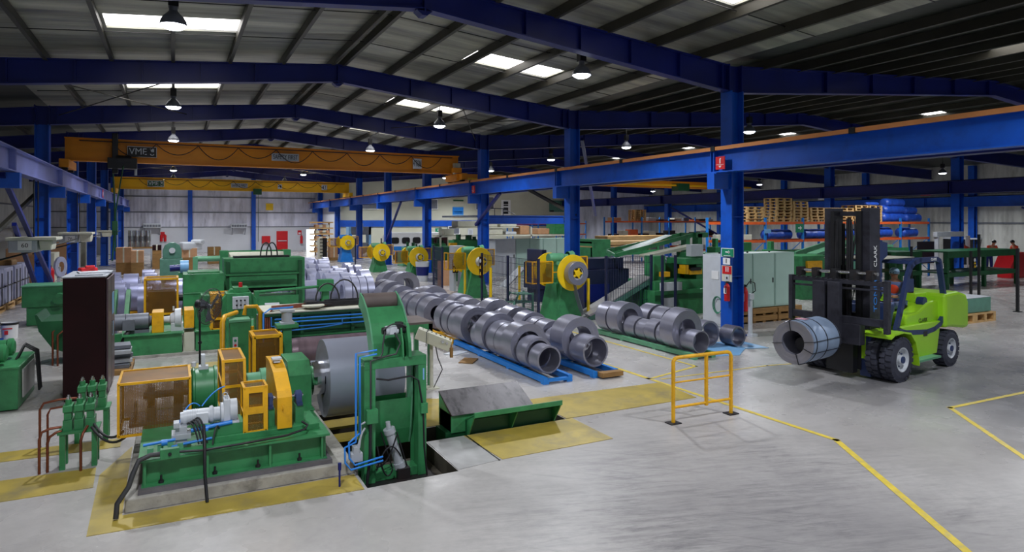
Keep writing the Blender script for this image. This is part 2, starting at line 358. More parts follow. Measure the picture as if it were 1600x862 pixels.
# hanging hooks to the roof
for o in [o for o in list(COL.objects) if o.name.startswith('high_bay_lamp') and o.parent is None]:
    x, y, z = o.location; zt = roofz(x) - .01 if x < 39 else 7.5 - (x - 39) / 30 - .01
    MB().cyl((x, y, z + .72), (x, y, zt), .012, n=6).build('hanger_rod', 'purlin', o)

# ================================================================== ROOM SHELL
YB = 71.5; Y0 = -7.0
FR = [13.07 + 8.05 * k for k in range(-2, 8)]     # portal frame planes
# floor with the machine pit cut out of it
pitA = (2.0, 3.14, 7.52, 10.7); pitB = (3.14, 5.45, 8.72, 9.3)
m = MB()
for x0, x1, y0, y1 in ((-12, 2.0, Y0, 90), (2.0, 3.14, Y0, 7.52), (2.0, 3.14, 10.7, 90), (3.14, 5.45, Y0, 8.72), (3.14, 5.45, 9.3, 90), (5.45, 54, Y0, 90)):
    m.add([(x0, y0, 0), (x1, y0, 0), (x1, y1, 0), (x0, y1, 0)], [(0, 1, 2, 3)])
struct('floor', m, 'floor', 'glossy grey concrete floor with dark tyre scuffs', fix=False)
m = MB()
for x0, x1, y0, y1 in (pitA, pitB):
    m.box(x0, x1, y0, y1, -1.0, -.9)
for a, b in (((2.0, 7.52), (2.0, 10.7)), ((2.0, 10.7), (3.14, 10.7)), ((3.14, 10.7), (3.14, 9.3)), ((3.14, 9.3), (5.45, 9.3)), ((5.45, 9.3), (5.45, 8.72)), ((5.45, 8.72), (3.14, 8.72)), ((3.14, 8.72), (3.14, 7.52)), ((3.14, 7.52), (2.0, 7.52))):
    m.add([(*a, 0), (*b, 0), (*b, -.95), (*a, -.95)], [(0, 1, 2, 3)])
struct('floor_pit', m, 'pit', 'dark oily machine pit sunk in the floor')
def plate_on_floor(pts, name, mt, label, z=.006, t=.006, group=None):
    m = MB(); m.prism([(p[0], p[1]) for p in pts], 'z', z - t, z); return struct(name, m, mt, label, group)
# painted yellow lines
def line(name, pts, w, label):
    m = MB()
    for a, b in zip(pts, pts[1:]):
        a = Vector((*a, 0)); b = Vector((*b, 0)); d = (b - a).normalized(); n = Vector((-d.y, d.x, 0)) * w / 2; e = d * w / 2
        m.add([a - n - e, b - n + e, b + n + e, a + n - e], [(0, 1, 2, 3)])
    m.v = [(x, y, .004) for x, y, z in m.v]
    struct(name, m, 'yline', label)
line('floor_line', [(8.3, 32), (8.3, 10.2), (8.33, 6.12), (6.35, 3.1)], .09, 'worn yellow painted walkway line past the coil racks')
line('floor_line', [(13.7, 6.26), (11.45, 6.31), (9.6, 4.2)], .08, 'yellow corner line beside the forklift')
line('floor_line', [(9.9, 15.5), (9.9, 10.6), (8.4, 10.2)], .07, 'yellow line along the green skid')
line('floor_line', [(8.5, 10.05), (11.3, 9.95), (14.2, 9.4)], .05, 'thin yellow line crossing towards the forklift')

# roof sheets: two slopes over the main hall, two over the side hall, a lean-to on the far side
def slope(name, x0, z0, x1, z1, mt, holes):
    # a sheet from (x0,z0) to (x1,z1), cut where the translucent sheets are
    m = MB(); ys = sorted({Y0, YB} | {h for a in holes for h in a[2:4]}); xs = sorted({x0, x1} | {h for a in holes for h in a[0:2]})
    for xa, xb in zip(xs, xs[1:]):
        for ya, yb in zip(ys, ys[1:]):
            if any(h[0] - .01 <= xa and xb <= h[1] + .01 and h[2] - .01 <= ya and yb <= h[3] + .01 for h in holes): continue
            za = z0 + (z1 - z0) * (xa - x0) / (x1 - x0); zb = z0 + (z1 - z0) * (xb - x0) / (x1 - x0)
            m.add([(xa, ya, za), (xa, yb, za), (xb, yb, zb), (xb, ya, zb)], [(0, 1, 2, 3)])
    o = struct(name, m, mt); md = o.modifiers.new('thick', 'SOLIDIFY'); md.thickness = .04; md.offset = 0 if z0 > 0 else 0
    for h in holes:
        p = MB(); za = z0 + (z1 - z0) * (h[0] - x0) / (x1 - x0); zb = z0 + (z1 - z0) * (h[1] - x0) / (x1 - x0)
        p.add([(h[0], h[2], za + .03), (h[0], h[3], za + .03), (h[1], h[3], zb + .03), (h[1], h[2], zb + .03)], [(0, 1, 2, 3)])
        q = struct('ceiling_window', p, 'skylight', 'bright translucent roof light')
SKY = [9.75 + 8.05 * k for k in range(-1, 8)]
hl = [(-1.42, 1.52, y - .6, y + .6) for y in SKY]; hr = [(7.78, 10.72, y - .6, y + .6) for y in SKY]
slope('ceiling_west', -4.25, 7.5, 4.65, 8.3, 'roof', hl)
slope('ceiling_east', 4.65, 8.3, 13.5, 7.5, 'roof', hr)
slope('ceiling_side_west', 13.5, 7.5, 26.3, 8.35, 'roof_shaded', [(19.3, 20.8, y - .5, y + .5) for y in SKY[1::2]])
slope('ceiling_side_east', 26.3, 8.35, 39.0, 7.5, 'roof_shaded', [(30.3, 31.8, y - .5, y + .5) for y in SKY[1::1]])
slope('ceiling_far_east', 39.0, 7.5, 51.0, 7.1, 'roof_shaded', [])
slope('ceiling_lean_to', -10.0, 6.9, -4.25, 7.5, 'roof_shaded', [])
# purlins
def purlins(xs, zf, mt, lab):
    for i, x in enumerate(xs):
        z = zf(x) - .03
        struct('ceiling_beam', MB().box(x - .035, x + .035, Y0, YB, z - .22, z).box(x - .035, x + .06, Y0, YB, z - .225, z - .215), mt, lab)
purlins([4.65 + s * (.17 + 1.5 * k) for k in range(6) for s in (-1, 1) if abs(.17 + 1.5 * k) < 8.6], lambda x: roofz(x), 'purlin', 'long dark galvanised roof purlin')
purlins([14.6 + 1.5 * k for k in range(16)], lambda x: roofz(x), 'purlin', 'dark purlin under the side hall roof')
purlins([-9.2, -7.7, -6.0], lambda x: 7.5 + (x + 4.25) * .105, 'purlin', 'dark purlin under the low side roof')
# sag rods crossing the purlins, a thin pair in every bay
for k, y in enumerate(FR[:-1]):
    m = MB()
    for dy in (2.6, 5.3):
        m.tube([(-4, y + dy, roofz(-4) - .12), (4.65, y + dy, 8.17)], .012, 5).tube([(4.65, y + dy, 8.17), (13.3, y + dy, roofz(13.3) - .12)], .012, 5)
    struct('ceiling_trim_rod', m, 'black', 'thin tie rods between the purlins')
# wind bracing rods in alternate bays
for y in (21.12, 37.2, 53.3):
    for s in (-1, 1):
        x0, x1 = 4.65 + s * 4.2, 4.65 + s * 8.4
        struct('ceiling_trim_brace', MB().tube([(x0, y, 7.35), (x1, y + 8, 7.0)], .02, 5).tube([(x1, y, 7.0), (x0, y + 8, 7.35)], .02, 5), 'purlin', 'crossed steel bracing rods under the roof')

# portal frames: rafter (I section) per slope, stiffener ribs, ridge plate
def rafter(name, y, x0, zb0, zt0, x1, zb1, zt1, mt, label, ribs=True):
    m = MB(); w = .13
    m.prism([(x0, zb0 + .02), (x1, zb1 + .02), (x1, zt1 - .02), (x0, zt0 - .02)], 'y', y - .012, y + .012)
    m.prism([(x0, zb0), (x1, zb1), (x1, zb1 + .03), (x0, zb0 + .03)], 'y', y - w, y + w)
    m.prism([(x0, zt0 - .03), (x1, zt1 - .03), (x1, zt1), (x0, zt0)], 'y', y - w, y + w)
    if ribs:
        for f in (.28, .45, .62, .8, .97):
            x = x0 + (x1 - x0) * f; zb = zb0 + (zb1 - zb0) * f; zt = zt0 + (zt1 - zt0) * f
            m.box(x - .012, x + .012, y - w + .01, y + w - .01, zb, zt)
    return struct(name, m, mt, label)
for i, y in enumerate(FR):
    n = ordn[max(i - 2, 0)]
    if i < 2: n = 'overhead'
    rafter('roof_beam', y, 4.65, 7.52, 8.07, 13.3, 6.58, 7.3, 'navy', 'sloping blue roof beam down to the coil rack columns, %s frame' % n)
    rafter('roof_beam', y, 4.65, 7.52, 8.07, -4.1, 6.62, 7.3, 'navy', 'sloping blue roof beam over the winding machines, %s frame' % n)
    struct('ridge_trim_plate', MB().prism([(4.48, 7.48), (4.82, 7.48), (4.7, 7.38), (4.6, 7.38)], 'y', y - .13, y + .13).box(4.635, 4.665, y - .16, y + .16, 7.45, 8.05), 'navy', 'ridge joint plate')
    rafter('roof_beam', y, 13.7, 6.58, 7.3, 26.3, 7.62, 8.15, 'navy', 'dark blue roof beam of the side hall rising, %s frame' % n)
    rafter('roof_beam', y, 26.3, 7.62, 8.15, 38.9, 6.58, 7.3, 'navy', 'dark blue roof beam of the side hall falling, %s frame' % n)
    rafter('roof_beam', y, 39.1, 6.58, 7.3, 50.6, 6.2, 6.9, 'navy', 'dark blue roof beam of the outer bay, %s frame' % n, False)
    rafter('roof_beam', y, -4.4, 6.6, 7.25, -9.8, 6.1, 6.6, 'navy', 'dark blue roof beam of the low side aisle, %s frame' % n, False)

# columns: H section with end plate and foot
def column(x, y, zt, mt, label, w=.42, dpt=.42, group=None):
    m = MB(); a, b = w / 2, dpt / 2; t = .03
    m.box(x - a, x - a + t, y - b, y + b, 0, zt).box(x + a - t, x + a, y - b, y + b, 0, zt).box(x - a, x + a, y - .015, y + .015, 0, zt)
    m.box(x - a - .08, x + a + .08, y - b - .08, y + b + .08, 0, .03)
    for z in (1.6, 3.2, 4.8):
        if z < zt: m.box(x - a, x + a, y - b + .02, y + b - .02, z, z + .015)
    return struct('column', m, mt, label, group)
for i, y in enumerate(FR):
    n = ordn[max(i - 2, 0)]
    for kx in (13.5, -4.25): struct('knee_beam', MB().box(kx - .22, kx + .22, y - .015, y + .015, 6.6, 7.3).box(kx - .24, kx - .21, y - .14, y + .14, 6.6, 7.32).box(kx + .21, kx + .24, y - .14, y + .14, 6.6, 7.32), 'navy', 'dark knee joint over a column')
    if i >= 2:
        column(13.5, y, 6.6, 'blue', 'blue steel column by the coil racks, %s of its row' % n, .44, .40)
        # bracket that carries the crane runway
        struct('column_bracket_beam', MB().box(12.72, 13.3, y - .13, y + .13, 3.95, 4.36).box(12.75, 13.3, y - .16, y + .16, 4.34, 4.38), 'blue', 'blue bracket under the runway at the %s column' % n)
    if i >= 3:
        column(-4.25, y, 6.62, 'blue', 'blue steel column of the winding machine side, %s of its row' % ordn[i - 3], .44, .40)
        struct('column_bracket_beam', MB().box(-4.05, -3.55, y - .13, y + .13, 3.95, 4.36), 'blue', 'blue bracket under the lilac runway, %s one' % ordn[i - 3])
    if i >= 3: column(39.0, y, 7.3, 'blue', 'blue column in the far row of the side hall, %s one' % ordn[i - 3], .45, .45)
    if i >= 3: column(50.2, y - 3, 7.0, 'blue', 'blue column along the outer wall, %s one' % ordn[i - 3], .4, .4)

# crane runways (the fixed beams)
def runway(x, mt, label, rail, y0=Y0, y1=YB, zb=4.38, zt=5.0, ribs=True):
    m = MB().box(x - .16, x + .16, y0, y1, zb, zb + .03).box(x - .16, x + .16, y0, y1, zt - .03, zt).box(x - .015, x + .015, y0, y1, zb, zt)
    o = struct('runway_beam', m, mt, label)
    if ribs:
        for y in FR:
            if y > y0: MB().box(x - .15, x + .15, y - .07, y - .04, zb, zt).box(x - .15, x + .15, y + .04, y + .07, zb, zt).build('beam_stiffener', mt, o)
    MB().box(x - .035, x + .035, y0, y1, zt, zt + .05).build('crane_rail', 'iron', o)
    if rail:
        y = y0
        while y < y1 - 1:
            MB().box(x - .24, x - .17, y, min(y + 3.9, y1), zt - .045, zt + .05).build('conductor_bar', 'copper', o)
            MB().box(x - .26, x - .15, y + 3.88, y + 4.02, zt - .06, zt + .07).build('conductor_clamp', 'black', o); y += 4.0
    return o
runway(12.92, 'blue', 'long blue crane runway beam with copper conductor bars', True)
runway(-3.8, 'girder', 'lilac blue crane runway beam over the winding machines', False)
runway(38.3, 'navy', 'dark blue crane runway beam across the side hall', False, zb=4.6, zt=5.3)
runway(49.8, 'blue', 'bright blue crane runway beam along the outer wall', False, zb=4.1, zt=4.8)
runway(14.4, 'navy', 'dark crane runway beam behind the columns', False, zb=4.45, zt=5.0, ribs=False)
# diagonal column braces
for (p, q, mt, lab) in (((-3.9, 20.9, 4.3), (-3.95, 28.9, .9), 'navy', 'dark blue diagonal brace down to the first column'),
                        ((-4.35, 29.3, .3), (-4.35, 24.9, 3.0), 'navy', 'dark blue brace rising from the first column foot'),
                        ((-4.6, 21.2, 2.2), (-4.6, 31.0, 4.3), 'purlin', 'bare grey brace angle behind the first column'),
                        ((13.2, 29.4, 2.9), (13.0, 26.3, 4.35), 'navy', 'short dark knee brace below the blue runway'),
                        ((13.7, 21.1, 3.3), (14.0, 25.5, 4.5), 'purlin', 'grey angle brace in front of the cream wall'),
                        ((13.4, 45.5, 1.5), (13.1, 41, 4.35), 'navy', 'dark diagonal brace behind the blue decoiler'),
                        ((49.9, 23.0, 4.0), (49.9, 16.5, 1.6), 'navy', 'long diagonal brace on the outer wall'),
                        ((14.2, 21.5, 6.3), (20, 29.0, 3.4), 'navy', 'dark brace in the side hall roof'),
                        ((39, 37.3, 1.2), (39, 44.9, 4.3), 'navy', 'dark diagonal brace by the tool racks')):
    struct('column_brace_beam', MB().bar(p, q, .12, .12), mt, lab)

# walls
def wall(name, pts, mt, label=None): return struct(name, MB().add(pts, [(0, 1, 2, 3)]), mt, label)
m = MB().box(-10, 14.0, YB, YB + .1, 2.5, 8.4); struct('wall_back_upper', m, 'wallY', 'ribbed silver metal cladding of the end wall')
m = MB().box(-10, 12.5, YB, YB + .12, 0, 2.5).box(13.4, 14.0, YB, YB + .12, 0, 2.5).box(12.5, 13.4, YB, YB + .12, 2.2, 2.5); struct('wall_back_lower', m, 'plaster', 'white painted lower part of the end wall')
struct('trim_back', MB().box(-10, 13.4, YB - .08, YB, 3.9, 4.0).box(-10, 13.4, YB - .08, YB, 5.4, 5.5).box(-10, 13.4, YB - .05, YB, 2.46, 2.54), 'motor', 'horizontal rails on the end wall')
for x in (1.45, 7.25): struct('column', MB().box(x - .2, x + .2, YB - .3, YB, 0, 7.6), 'blue', 'slim blue post on the end wall, %s' % ('by the red cabinet' if x > 5 else 'behind the cardboard boxes'))
struct('window_doorway', MB().box(12.3, 13.6, YB + .5, YB + .55, 0, 2.4), 'daylight', 'daylight in the open doorway')
struct('wall_left', MB().box(-10.1, -10, Y0, YB, 0, 7.0), 'wallX', 'ribbed outer wall of the low side aisle')
struct('trim_left', MB().box(-10, -9.9, Y0, YB, 2.5, 2.6).box(-10, -9.9, Y0, YB, 4.2, 4.3), 'motor', 'rails on the side wall')
struct('wall_right', MB().box(50.5, 50.6, Y0, 62, 0, 7.4), 'wallX', 'ribbed outer wall of the side hall')
struct('trim_right', MB().box(50.4, 50.5, Y0, 62, 2.9, 3.0).box(50.4, 50.5, Y0, 62, 5.0, 5.1), 'motor', 'rails on the outer wall')
struct('wall_hall_side', MB().box(13.75, 13.85, 62, YB, 0, 7.5), 'plaster', 'pale wall at the far corner')
struct('wall_office', MB().box(13.85, 40.5, 62, 62.15, 0, 8.2), 'creamwall', 'cream panelled office wall')
struct('wall_office_side', MB().box(40.4, 50.5, 62, 62.15, 0, 8.2), 'wallY', 'ribbed metal wall behind the tool racks')
struct('trim_office', MB().box(13.85, 40.4, 61.85, 62, 2.55, 3.15), 'blue', 'blue band across the cream wall')
for k, (u0, u1, v0, v1) in enumerate(((565, 592, 310, 327), (673, 684, 311, 327), (743, 750, 307, 328), (763, 772, 307, 327), (700, 718, 353, 366))):
    a, b = at(u0, v0, 61.9), at(u1, v1, 61.9)
    w = struct('window_%d' % (k + 1), MB().box(a.x, b.x, 61.9, 61.98, b.z, a.z), 'motor', 'grey office window in the cream wall')
    MB().framebox(a.x, b.x, 61.84, 61.9, b.z, a.z, .06).build('window_frame', 'white', w)
# doors on the end wall
def onback(u0, u1, v0, v1, d=.06, y=YB): a = at(u0, v0, y); b = at(u1, v1, y); return a.x, b.x, y - d, y, b.z, a.z
x0, x1, ya, yb, z0, z1 = onback(432, 449.5, 361, 392); z0 = 0
o = struct('door_1', MB().box(x0, x1, ya, yb, 0, z1), 'red', 'red steel fire door in the white end wall')
MB().box(x0 + .12, x1 - .12, ya - .08, ya - .04, 1.0, 1.08).build('push_bar', 'ltgrey', o)
# ================================================================== FLOOR PLATES
plate_on_floor([(-.76, 7.63), (1.96, 7.50), (1.96, 8.0), (-.48, 8.0), (-.5, 10.4), (-.80, 9.4)], 'floor_plate', 'yplate', 'worn yellow floor plates around the winder plinth')
plate_on_floor([(-4.1, 9.0), (-.83, 9.0), (-.86, 9.7), (-4.1, 9.8)], 'floor_plate', 'yplate', 'yellow trench cover running off beside the valve stands')
plate_on_floor([(-4.1, 10.55), (-.65, 10.45), (-.65, 10.85), (-4.1, 11.0)], 'floor_plate', 'yplate', 'narrow yellow trench cover behind the valve stands')
plate_on_floor([(5.47, 8.72), (8.15, 8.72), (8.3, 9.85), (5.47, 9.95)], 'floor_plate', 'yplate', 'yellow checker plate beyond the coil cradle', z=.008)
plate_on_floor([(3.16, 9.33), (5.47, 9.33), (5.47, 9.95), (3.6, 11.0), (3.16, 10.9)], 'floor_plate', 'yplate', 'yellow plate behind the coil cradle')
plate_on_floor([(3.80, 7.62), (5.56, 7.62), (5.56, 8.70), (3.72, 8.70)], 'floor_plate', 'yplate', 'faded yellow plate in front of the coil cradle')
plate_on_floor([(3.15, 7.55), (3.78, 7.62), (3.70, 8.70), (3.16, 8.70)], 'floor_plate', 'splate', 'bare steel plate beside the pit')
plate_on_floor([(-1.0, 15.3), (2.3, 15.3), (2.3, 15.8), (-1.0, 15.8)], 'floor_plate', 'yplate', 'yellow strip in front of the second drive')
struct('floor_joint', MB().box(3.74, 3.76, 7.6, 8.7, .002, .009), 'black', 'dark joint')
struct('pit_ledge_floor', MB().box(2.02, 3.12, 7.85, 8.75, -.9, -.2), 'pit', 'dirty ledge in the pit')
for y0, w in ((9.35, .28), (9.95, .4)):
    struct('pit_cover_floor', MB().box(2.0, 3.14, y0, y0 + w, -.03, .004), 'yplate', 'yellow plank across the pit at %.1f m' % y0)

# ================================================================== WINDER IN FRONT (decoiler)
win = thing('winding_machine', 'green coil winder with amber guards on a concrete plinth', 'machine', (.7, 9.0, 0))
MB().box(-.46, 1.97, 8.03, 10.5, 0, .15).build('plinth', 'concrete', win, bevel=.015)
MB().box(-.34, 1.72, 8.09, 10.4, .15, .2).build('grout_plate', 'grout', win)
m = MB().box(-.30, 1.66, 8.24, 8.26, .2, .48).box(-.30, 1.66, 10.2, 10.22, .2, .48).box(-.30, -.28, 8.2, 10.2, .2, .48).box(1.64, 1.66, 8.2, 10.2, .2, .48)
m.box(-.34, 1.70, 8.13, 10.3, .48, .505).box(-.31, 1.67, 8.15, 8.3, .2, .215)
for x in (-.29, .33, 1.0, 1.6): m.box(x, x + .025, 8.15, 8.26, .2, .48)
bf = m.build('base_frame', 'green', win)
for x in (-.12, .42, .88, 1.35):
    MB().cyl((x, 8.19, .2), (x, 8.19, .3), .012, n=8).cyl((x, 8.19, .215), (x, 8.19, .245), .028, n=6).build('anchor_bolt', 'iron', bf)
MB().box(.35, 1.62, 8.38, 8.42, .505, .56).box(.35, 1.62, 8.38, 9.6, .55, .575).box(.40, .78, 8.42, 8.78, .575, .70).box(.3, .42, 8.36, 8.5, .505, .66).build('subframe', 'green', win, bevel=.004)
# gear motor, white
gm = MB().cyl((.10, 8.55, .80), (.38, 8.55, .80), .088, n=24).cyl((.07, 8.55, .80), (.12, 8.55, .80), .07, n=24).box(.24, .36, 8.42, 8.55, .74, .86).build('drive_motor', 'ltgrey', win)
m = MB()
for k in range(7): m.cyl((.14 + .018 * k, 8.55, .80), (.144 + .018 * k, 8.55, .80), .094, n=20)
m.build('cooling_fin', 'grey', gm)
MB().lathe((.38, 8.55, .80), (1, 0, 0), [(0, .0), (0, .10), (.03, .11), (.05, .085), (.11, .085), (.12, .13), (.15, .13), (.15, 0)], 24).box(.53, .60, 8.45, 8.68, .575 + .12, .98).cyl((.6, 8.56, .83), (.68, 8.56, .83), .13, n=24).box(.50, .70, 8.42, 8.70, .70, .72).lathe((.565, 8.5, .98), (0, 0, 1), [(0, .015), (.03, .015)], 8).build('gearbox', 'ltgrey', win, bevel=.004)
MB().tube([(.55 + .025 * math.cos(a), 8.55, 1.02 + .025 * math.sin(a)) for a in [k * PI / 6 for k in range(13)]], .007, 6).build('lifting_eye', 'grey', win)
def guard(name, x0, x1, y0, y1, z0, z1, t, parent, mids=(), lean=0.0):
    # amber mesh guard: frame bars with a tinted mesh in every face
    f = MB(); g = MB()
    P = lambda x, y, z: (x, y + (lean * (z - z0) / (z1 - z0) if y == y0 else 0), z)
    cs = [(x0, y0), (x1, y0), (x1, y1), (x0, y1)]
    for i in range(4):
        a, b = cs[i], cs[(i + 1) % 4]
        f.bar(P(*a, z0), P(*a, z1), t, t)
        for z in (z0, z1, *mids): f.bar(P(*a, z), P(*b, z), t, t)
        g.add([P(*a, z0), P(*b, z0), P(*b, z1), P(*a, z1)], [(0, 1, 2, 3)])
    g.add([P(*c, z1) for c in cs], [(0, 1, 2, 3)])
    o = f.build(name, 'yellow', parent); g.build('mesh_screen', 'screen', o); return o
guard('brake_guard', -.60, .19, 9.35, 10.15, .45, 1.09, .03, win)
MB().cyl((-.45, 9.8, .62), (-.42, 9.8, .62), .14, n=20).cyl((-.35, 9.8, .82), (.24, 9.8, .82), .05).cyl((-.3, 9.8, .82), (-.22, 9.8, .82), .13).cyl((.0, 9.8, .82), (.12, 9.8, .82), .16).box(-.5, .15, 9.5, 10.1, .5, .54).box(-.3, -.2, 9.6, 10.0, .54, .7).box(0.0, .1, 9.6, 10.0, .54, .7).build('brake_shaft', 'motor', win)
guard('coupling_guard', .58, .84, 9.22, 10.25, .51, 1.25, .035, win, (.93,), .18)
MB().lathe((.21, 9.8, .82), (1, 0, 0), [(0, 0), (0, .27), (.02, .31), (.04, .31), (.05, .29), (.27, .29), (.28, .31), (.31, .31), (.33, .0)], 32).box(.3, .45, 9.5, 10.1, .505, .6).build('brake_drum', 'green', win)
MB().box(.30, .42, 9.72, 9.84, 1.1, 1.15).box(.33, .38, 9.72, 9.84, 1.15, 1.3).cyl((.24, 9.7, 1.16), (.24, 9.7, 1.22), .03).build('top_valve', 'ltgrey', win, bevel=.004)
MB().lathe((.86, 9.8, .82), (1, 0, 0), [(0, .16), (.22, .16), (.22, .21), (.30, .21), (.30, .17), (.42, .17), (.42, 0)], 28).build('shaft_housing', 'ltgreen', win)
# front coupling guard and belt guard
fg = guard('motor_coupling_guard', .75, 1.0, 8.40, 8.72, .575, 1.10, .028, win, (.80,))
MB().box(.755, .80, 8.385, 8.40, .8, 1.09).box(.955, 1.0, 8.385, 8.40, .8, 1.09).box(.80, .955, 8.385, 8.40, 1.04, 1.09).box(.80, .955, 8.385, 8.40, .8, .87).box(.755, .79, 8.385, 8.40, .59, .8).box(.965, 1.0, 8.385, 8.40, .59, .8).build('guard_door', 'yellow', fg)
prof = [(8.36, .575), (8.36, .95), (8.42, 1.02), (8.75, 1.18), (9.15, 1.26), (9.5, 1.25), (9.5, 1.21), (9.15, 1.22), (8.77, 1.14), (8.45, .99), (8.40, .94), (8.40, .575)]
bg = MB().prism(prof, 'x', 1.12, 1.29).prism([(8.37, .575), (8.37, .95), (8.43, 1.02), (8.75, 1.17), (9.15, 1.25), (9.5, 1.24), (9.5, .8), (8.9, .575)], 'x', 1.125, 1.135).build('belt_guard', 'yellow', win)
MB().tube([(1.18, 8.355, .80), (1.18, 8.335, .80), (1.18, 8.335, .86), (1.18, 8.355, .86)], .006, 6).build('handle', 'yellow', bg)
MB().box(1.16, 1.24, 9.0, 9.1, 1.25, 1.29).box(1.14, 1.26, 8.98, 9.12, 1.29, 1.31).build('grease_cup', 'ltgrey', win)
for x in (1.055, 1.40):
    pb = MB().box(x - .05, x + .05, 8.48, 8.72, .575, .80).build('bearing_pedestal', 'green', win)
    MB().prism([(8.46, .80), (8.74, .80), (8.74, .83), (8.69, .84), (8.66, .93), (8.60, .965), (8.54, .93), (8.51, .84), (8.46, .83)], 'x', x - .035, x + .035).cyl((x - .045, 8.6, .9), (x + .045, 8.6, .9), .04).build('pillow_block', 'fork', win)
MB().cyl((.98, 8.6, .90), (1.46, 8.6, .90), .022, n=14).build('drive_shaft', 'chrome', win)
# headstock
oc = [(9.33, .505), (9.33, .98), (9.50, 1.15), (10.1, 1.15), (10.27, .98), (10.27, .505)]
MB().prism(oc, 'x', 1.40, 1.70).box(1.36, 1.72, 9.2, 10.35, .505, .53).build('headstock', 'green', win, bevel=.008)
MB().cyl((1.33, 9.8, .82), (1.40, 9.8, .82), .26, n=28).build('bearing_cover', 'ltgreen', win)
MB().lathe((1.70, 9.8, .82), (1, 0, 0), [(0, .17), (.13, .17), (.13, .13), (.16, .13)], 24).build('spindle_collar', 'green', win)
m = MB()
m.lathe((1.83, 9.8, .82), (1, 0, 0), [(0, .0), (0, .24), (.10, .24), (.10, 0)], 32)
m.build('mandrel_plate', 'chrome', win)
for k in range(4):
    a = PI / 4 + k * PI / 2; m = MB(); pts = [(9.8 + r * math.cos(t), .82 + r * math.sin(t)) for r, ts in ((.245, [a - .55 + .22 * j for j in range(6)]), (.10, [a + .55 - .22 * j for j in range(6)])) for t in ts]
    m.prism(pts, 'x', 1.78, 2.9); m.build('expanding_segment', 'chrome', win)
# small stuff on the base: valve bank, blue fittings, hoses
vb = MB().box(.02, .14, 8.4, 8.6, .505, .74).box(-.02, .18, 8.38, 8.62, .60, .66).box(.0, .06, 8.36, 8.5, .74, .80).build('valve_bank', 'grey', win, bevel=.004)
m = MB()
for a, b, r in (((-.30, 8.36, .60), (.02, 8.36, .62), .016), ((.18, 8.42, .68), (.62, 8.42, .72), .024), ((.1, 8.38, .55), (.40, 8.36, .58), .016), ((.30, 8.42, .68), (.36, 8.42, .68), .045), ((-.12, 8.36, .60), (-.06, 8.36, .60), .035), ((-.02, 8.34, .53), (.04, 8.34, .53), .035)): m.cyl(a, b, r, n=10)
m.build('blue_fitting', 'bpipe', win)
m = MB()
for k in range(4): m.box(-.26 + k * .10, -.20 + k * .10, 8.34 + .03 * (k % 2), 8.44, .505, .56 + .02 * (k % 3))
m.build('small_valve', 'ltgreen', win)
def arc(p, q, sag, n=10):
    p = Vector(p); q = Vector(q); return [p.lerp(q, t) + Vector((0, 0, sag * 4 * t * (1 - t))) for t in [k / n for k in range(n + 1)]]
MB().tube(arc((.05, 8.5, .74), (.28, 8.7, .88), .12), .008, 6).tube(arc((.3, 8.6, .9), (.56, 8.8, 1.06), .04), .008, 6).build('air_hose', 'bpipe', win)
m = MB()
for k in range(4): m.tube(arc((.14 + .02 * k, 8.42, .76), (.26 + .03 * k, 8.36, .53), .10 + .02 * k), .010, 6)
m.tube(arc((.48, 8.42, .66), (.40, 8.3, .52), .1), .010, 6)
m.build('hydraulic_hose', 'hose', win)
jb = MB().box(-.13, .06, 8.10, 8.17, .49, .60).build('junction_box', 'green', win, bevel=.004)
MB().cyl((-.035, 8.10, .545), (-.035, 8.085, .545), .018).build('knob', 'black', jb)
MB().tube([(-.13, 8.13, .55), (-.22, 8.11, .56), (-.33, 8.08, .53), (-.38, 8.03, .42), (-.42, 7.98, .30), (-.52, 7.93, .16), (-.53, 7.9, .02)], .026, 10).build('cable_conduit', 'hose', win)
MB().tube([(.06, 8.12, .55), (.3, 8.11, .53), (.7, 8.11, .54), (1.2, 8.12, .56), (1.42, 8.2, .58), (1.46, 8.28, .60), (1.40, 8.33, .64)], .014, 8).tube([(.31, 8.3, .75), (.31, 8.08, .60), (.31, 8.05, .30), (.32, 7.99, .16), (.33, 7.93, .01)], .017, 8).build('cable_conduit', 'iron', win)
# the steel coil on the mandrel
def coil_mesh(name, mt, ax, X0, X1, R, r, c, parent=None):
    # steel strip wound into a ring, with winding grooves on its faces
    a, b = sorted((X0, X1)); prof = [(a, r)]
    n = 4
    for k in range(n): rr = r + (R - r) * (k + .5) / n; prof += [(a + (.002 if k % 2 else 0), rr)]
    prof += [(a, R - .003), (a + .003, R), (b - .003, R), (b, R - .003)]
    for k in range(n): rr = R - (R - r) * (k + .5) / n; prof += [(b - (.002 if k % 2 else 0), rr)]
    prof += [(b, r), (a, r)]
    m = MB(); m.lathe(c, ax, prof, 56); return m.build(name, mt, parent)
c = coil_mesh('steel_coil', 'bigcoil', (1, 0, 0), 1.94, 3.02, .56, .25, (0, 9.8, .80)); tag(c, 'big plain steel coil held on the winder mandrel', 'steel coil')

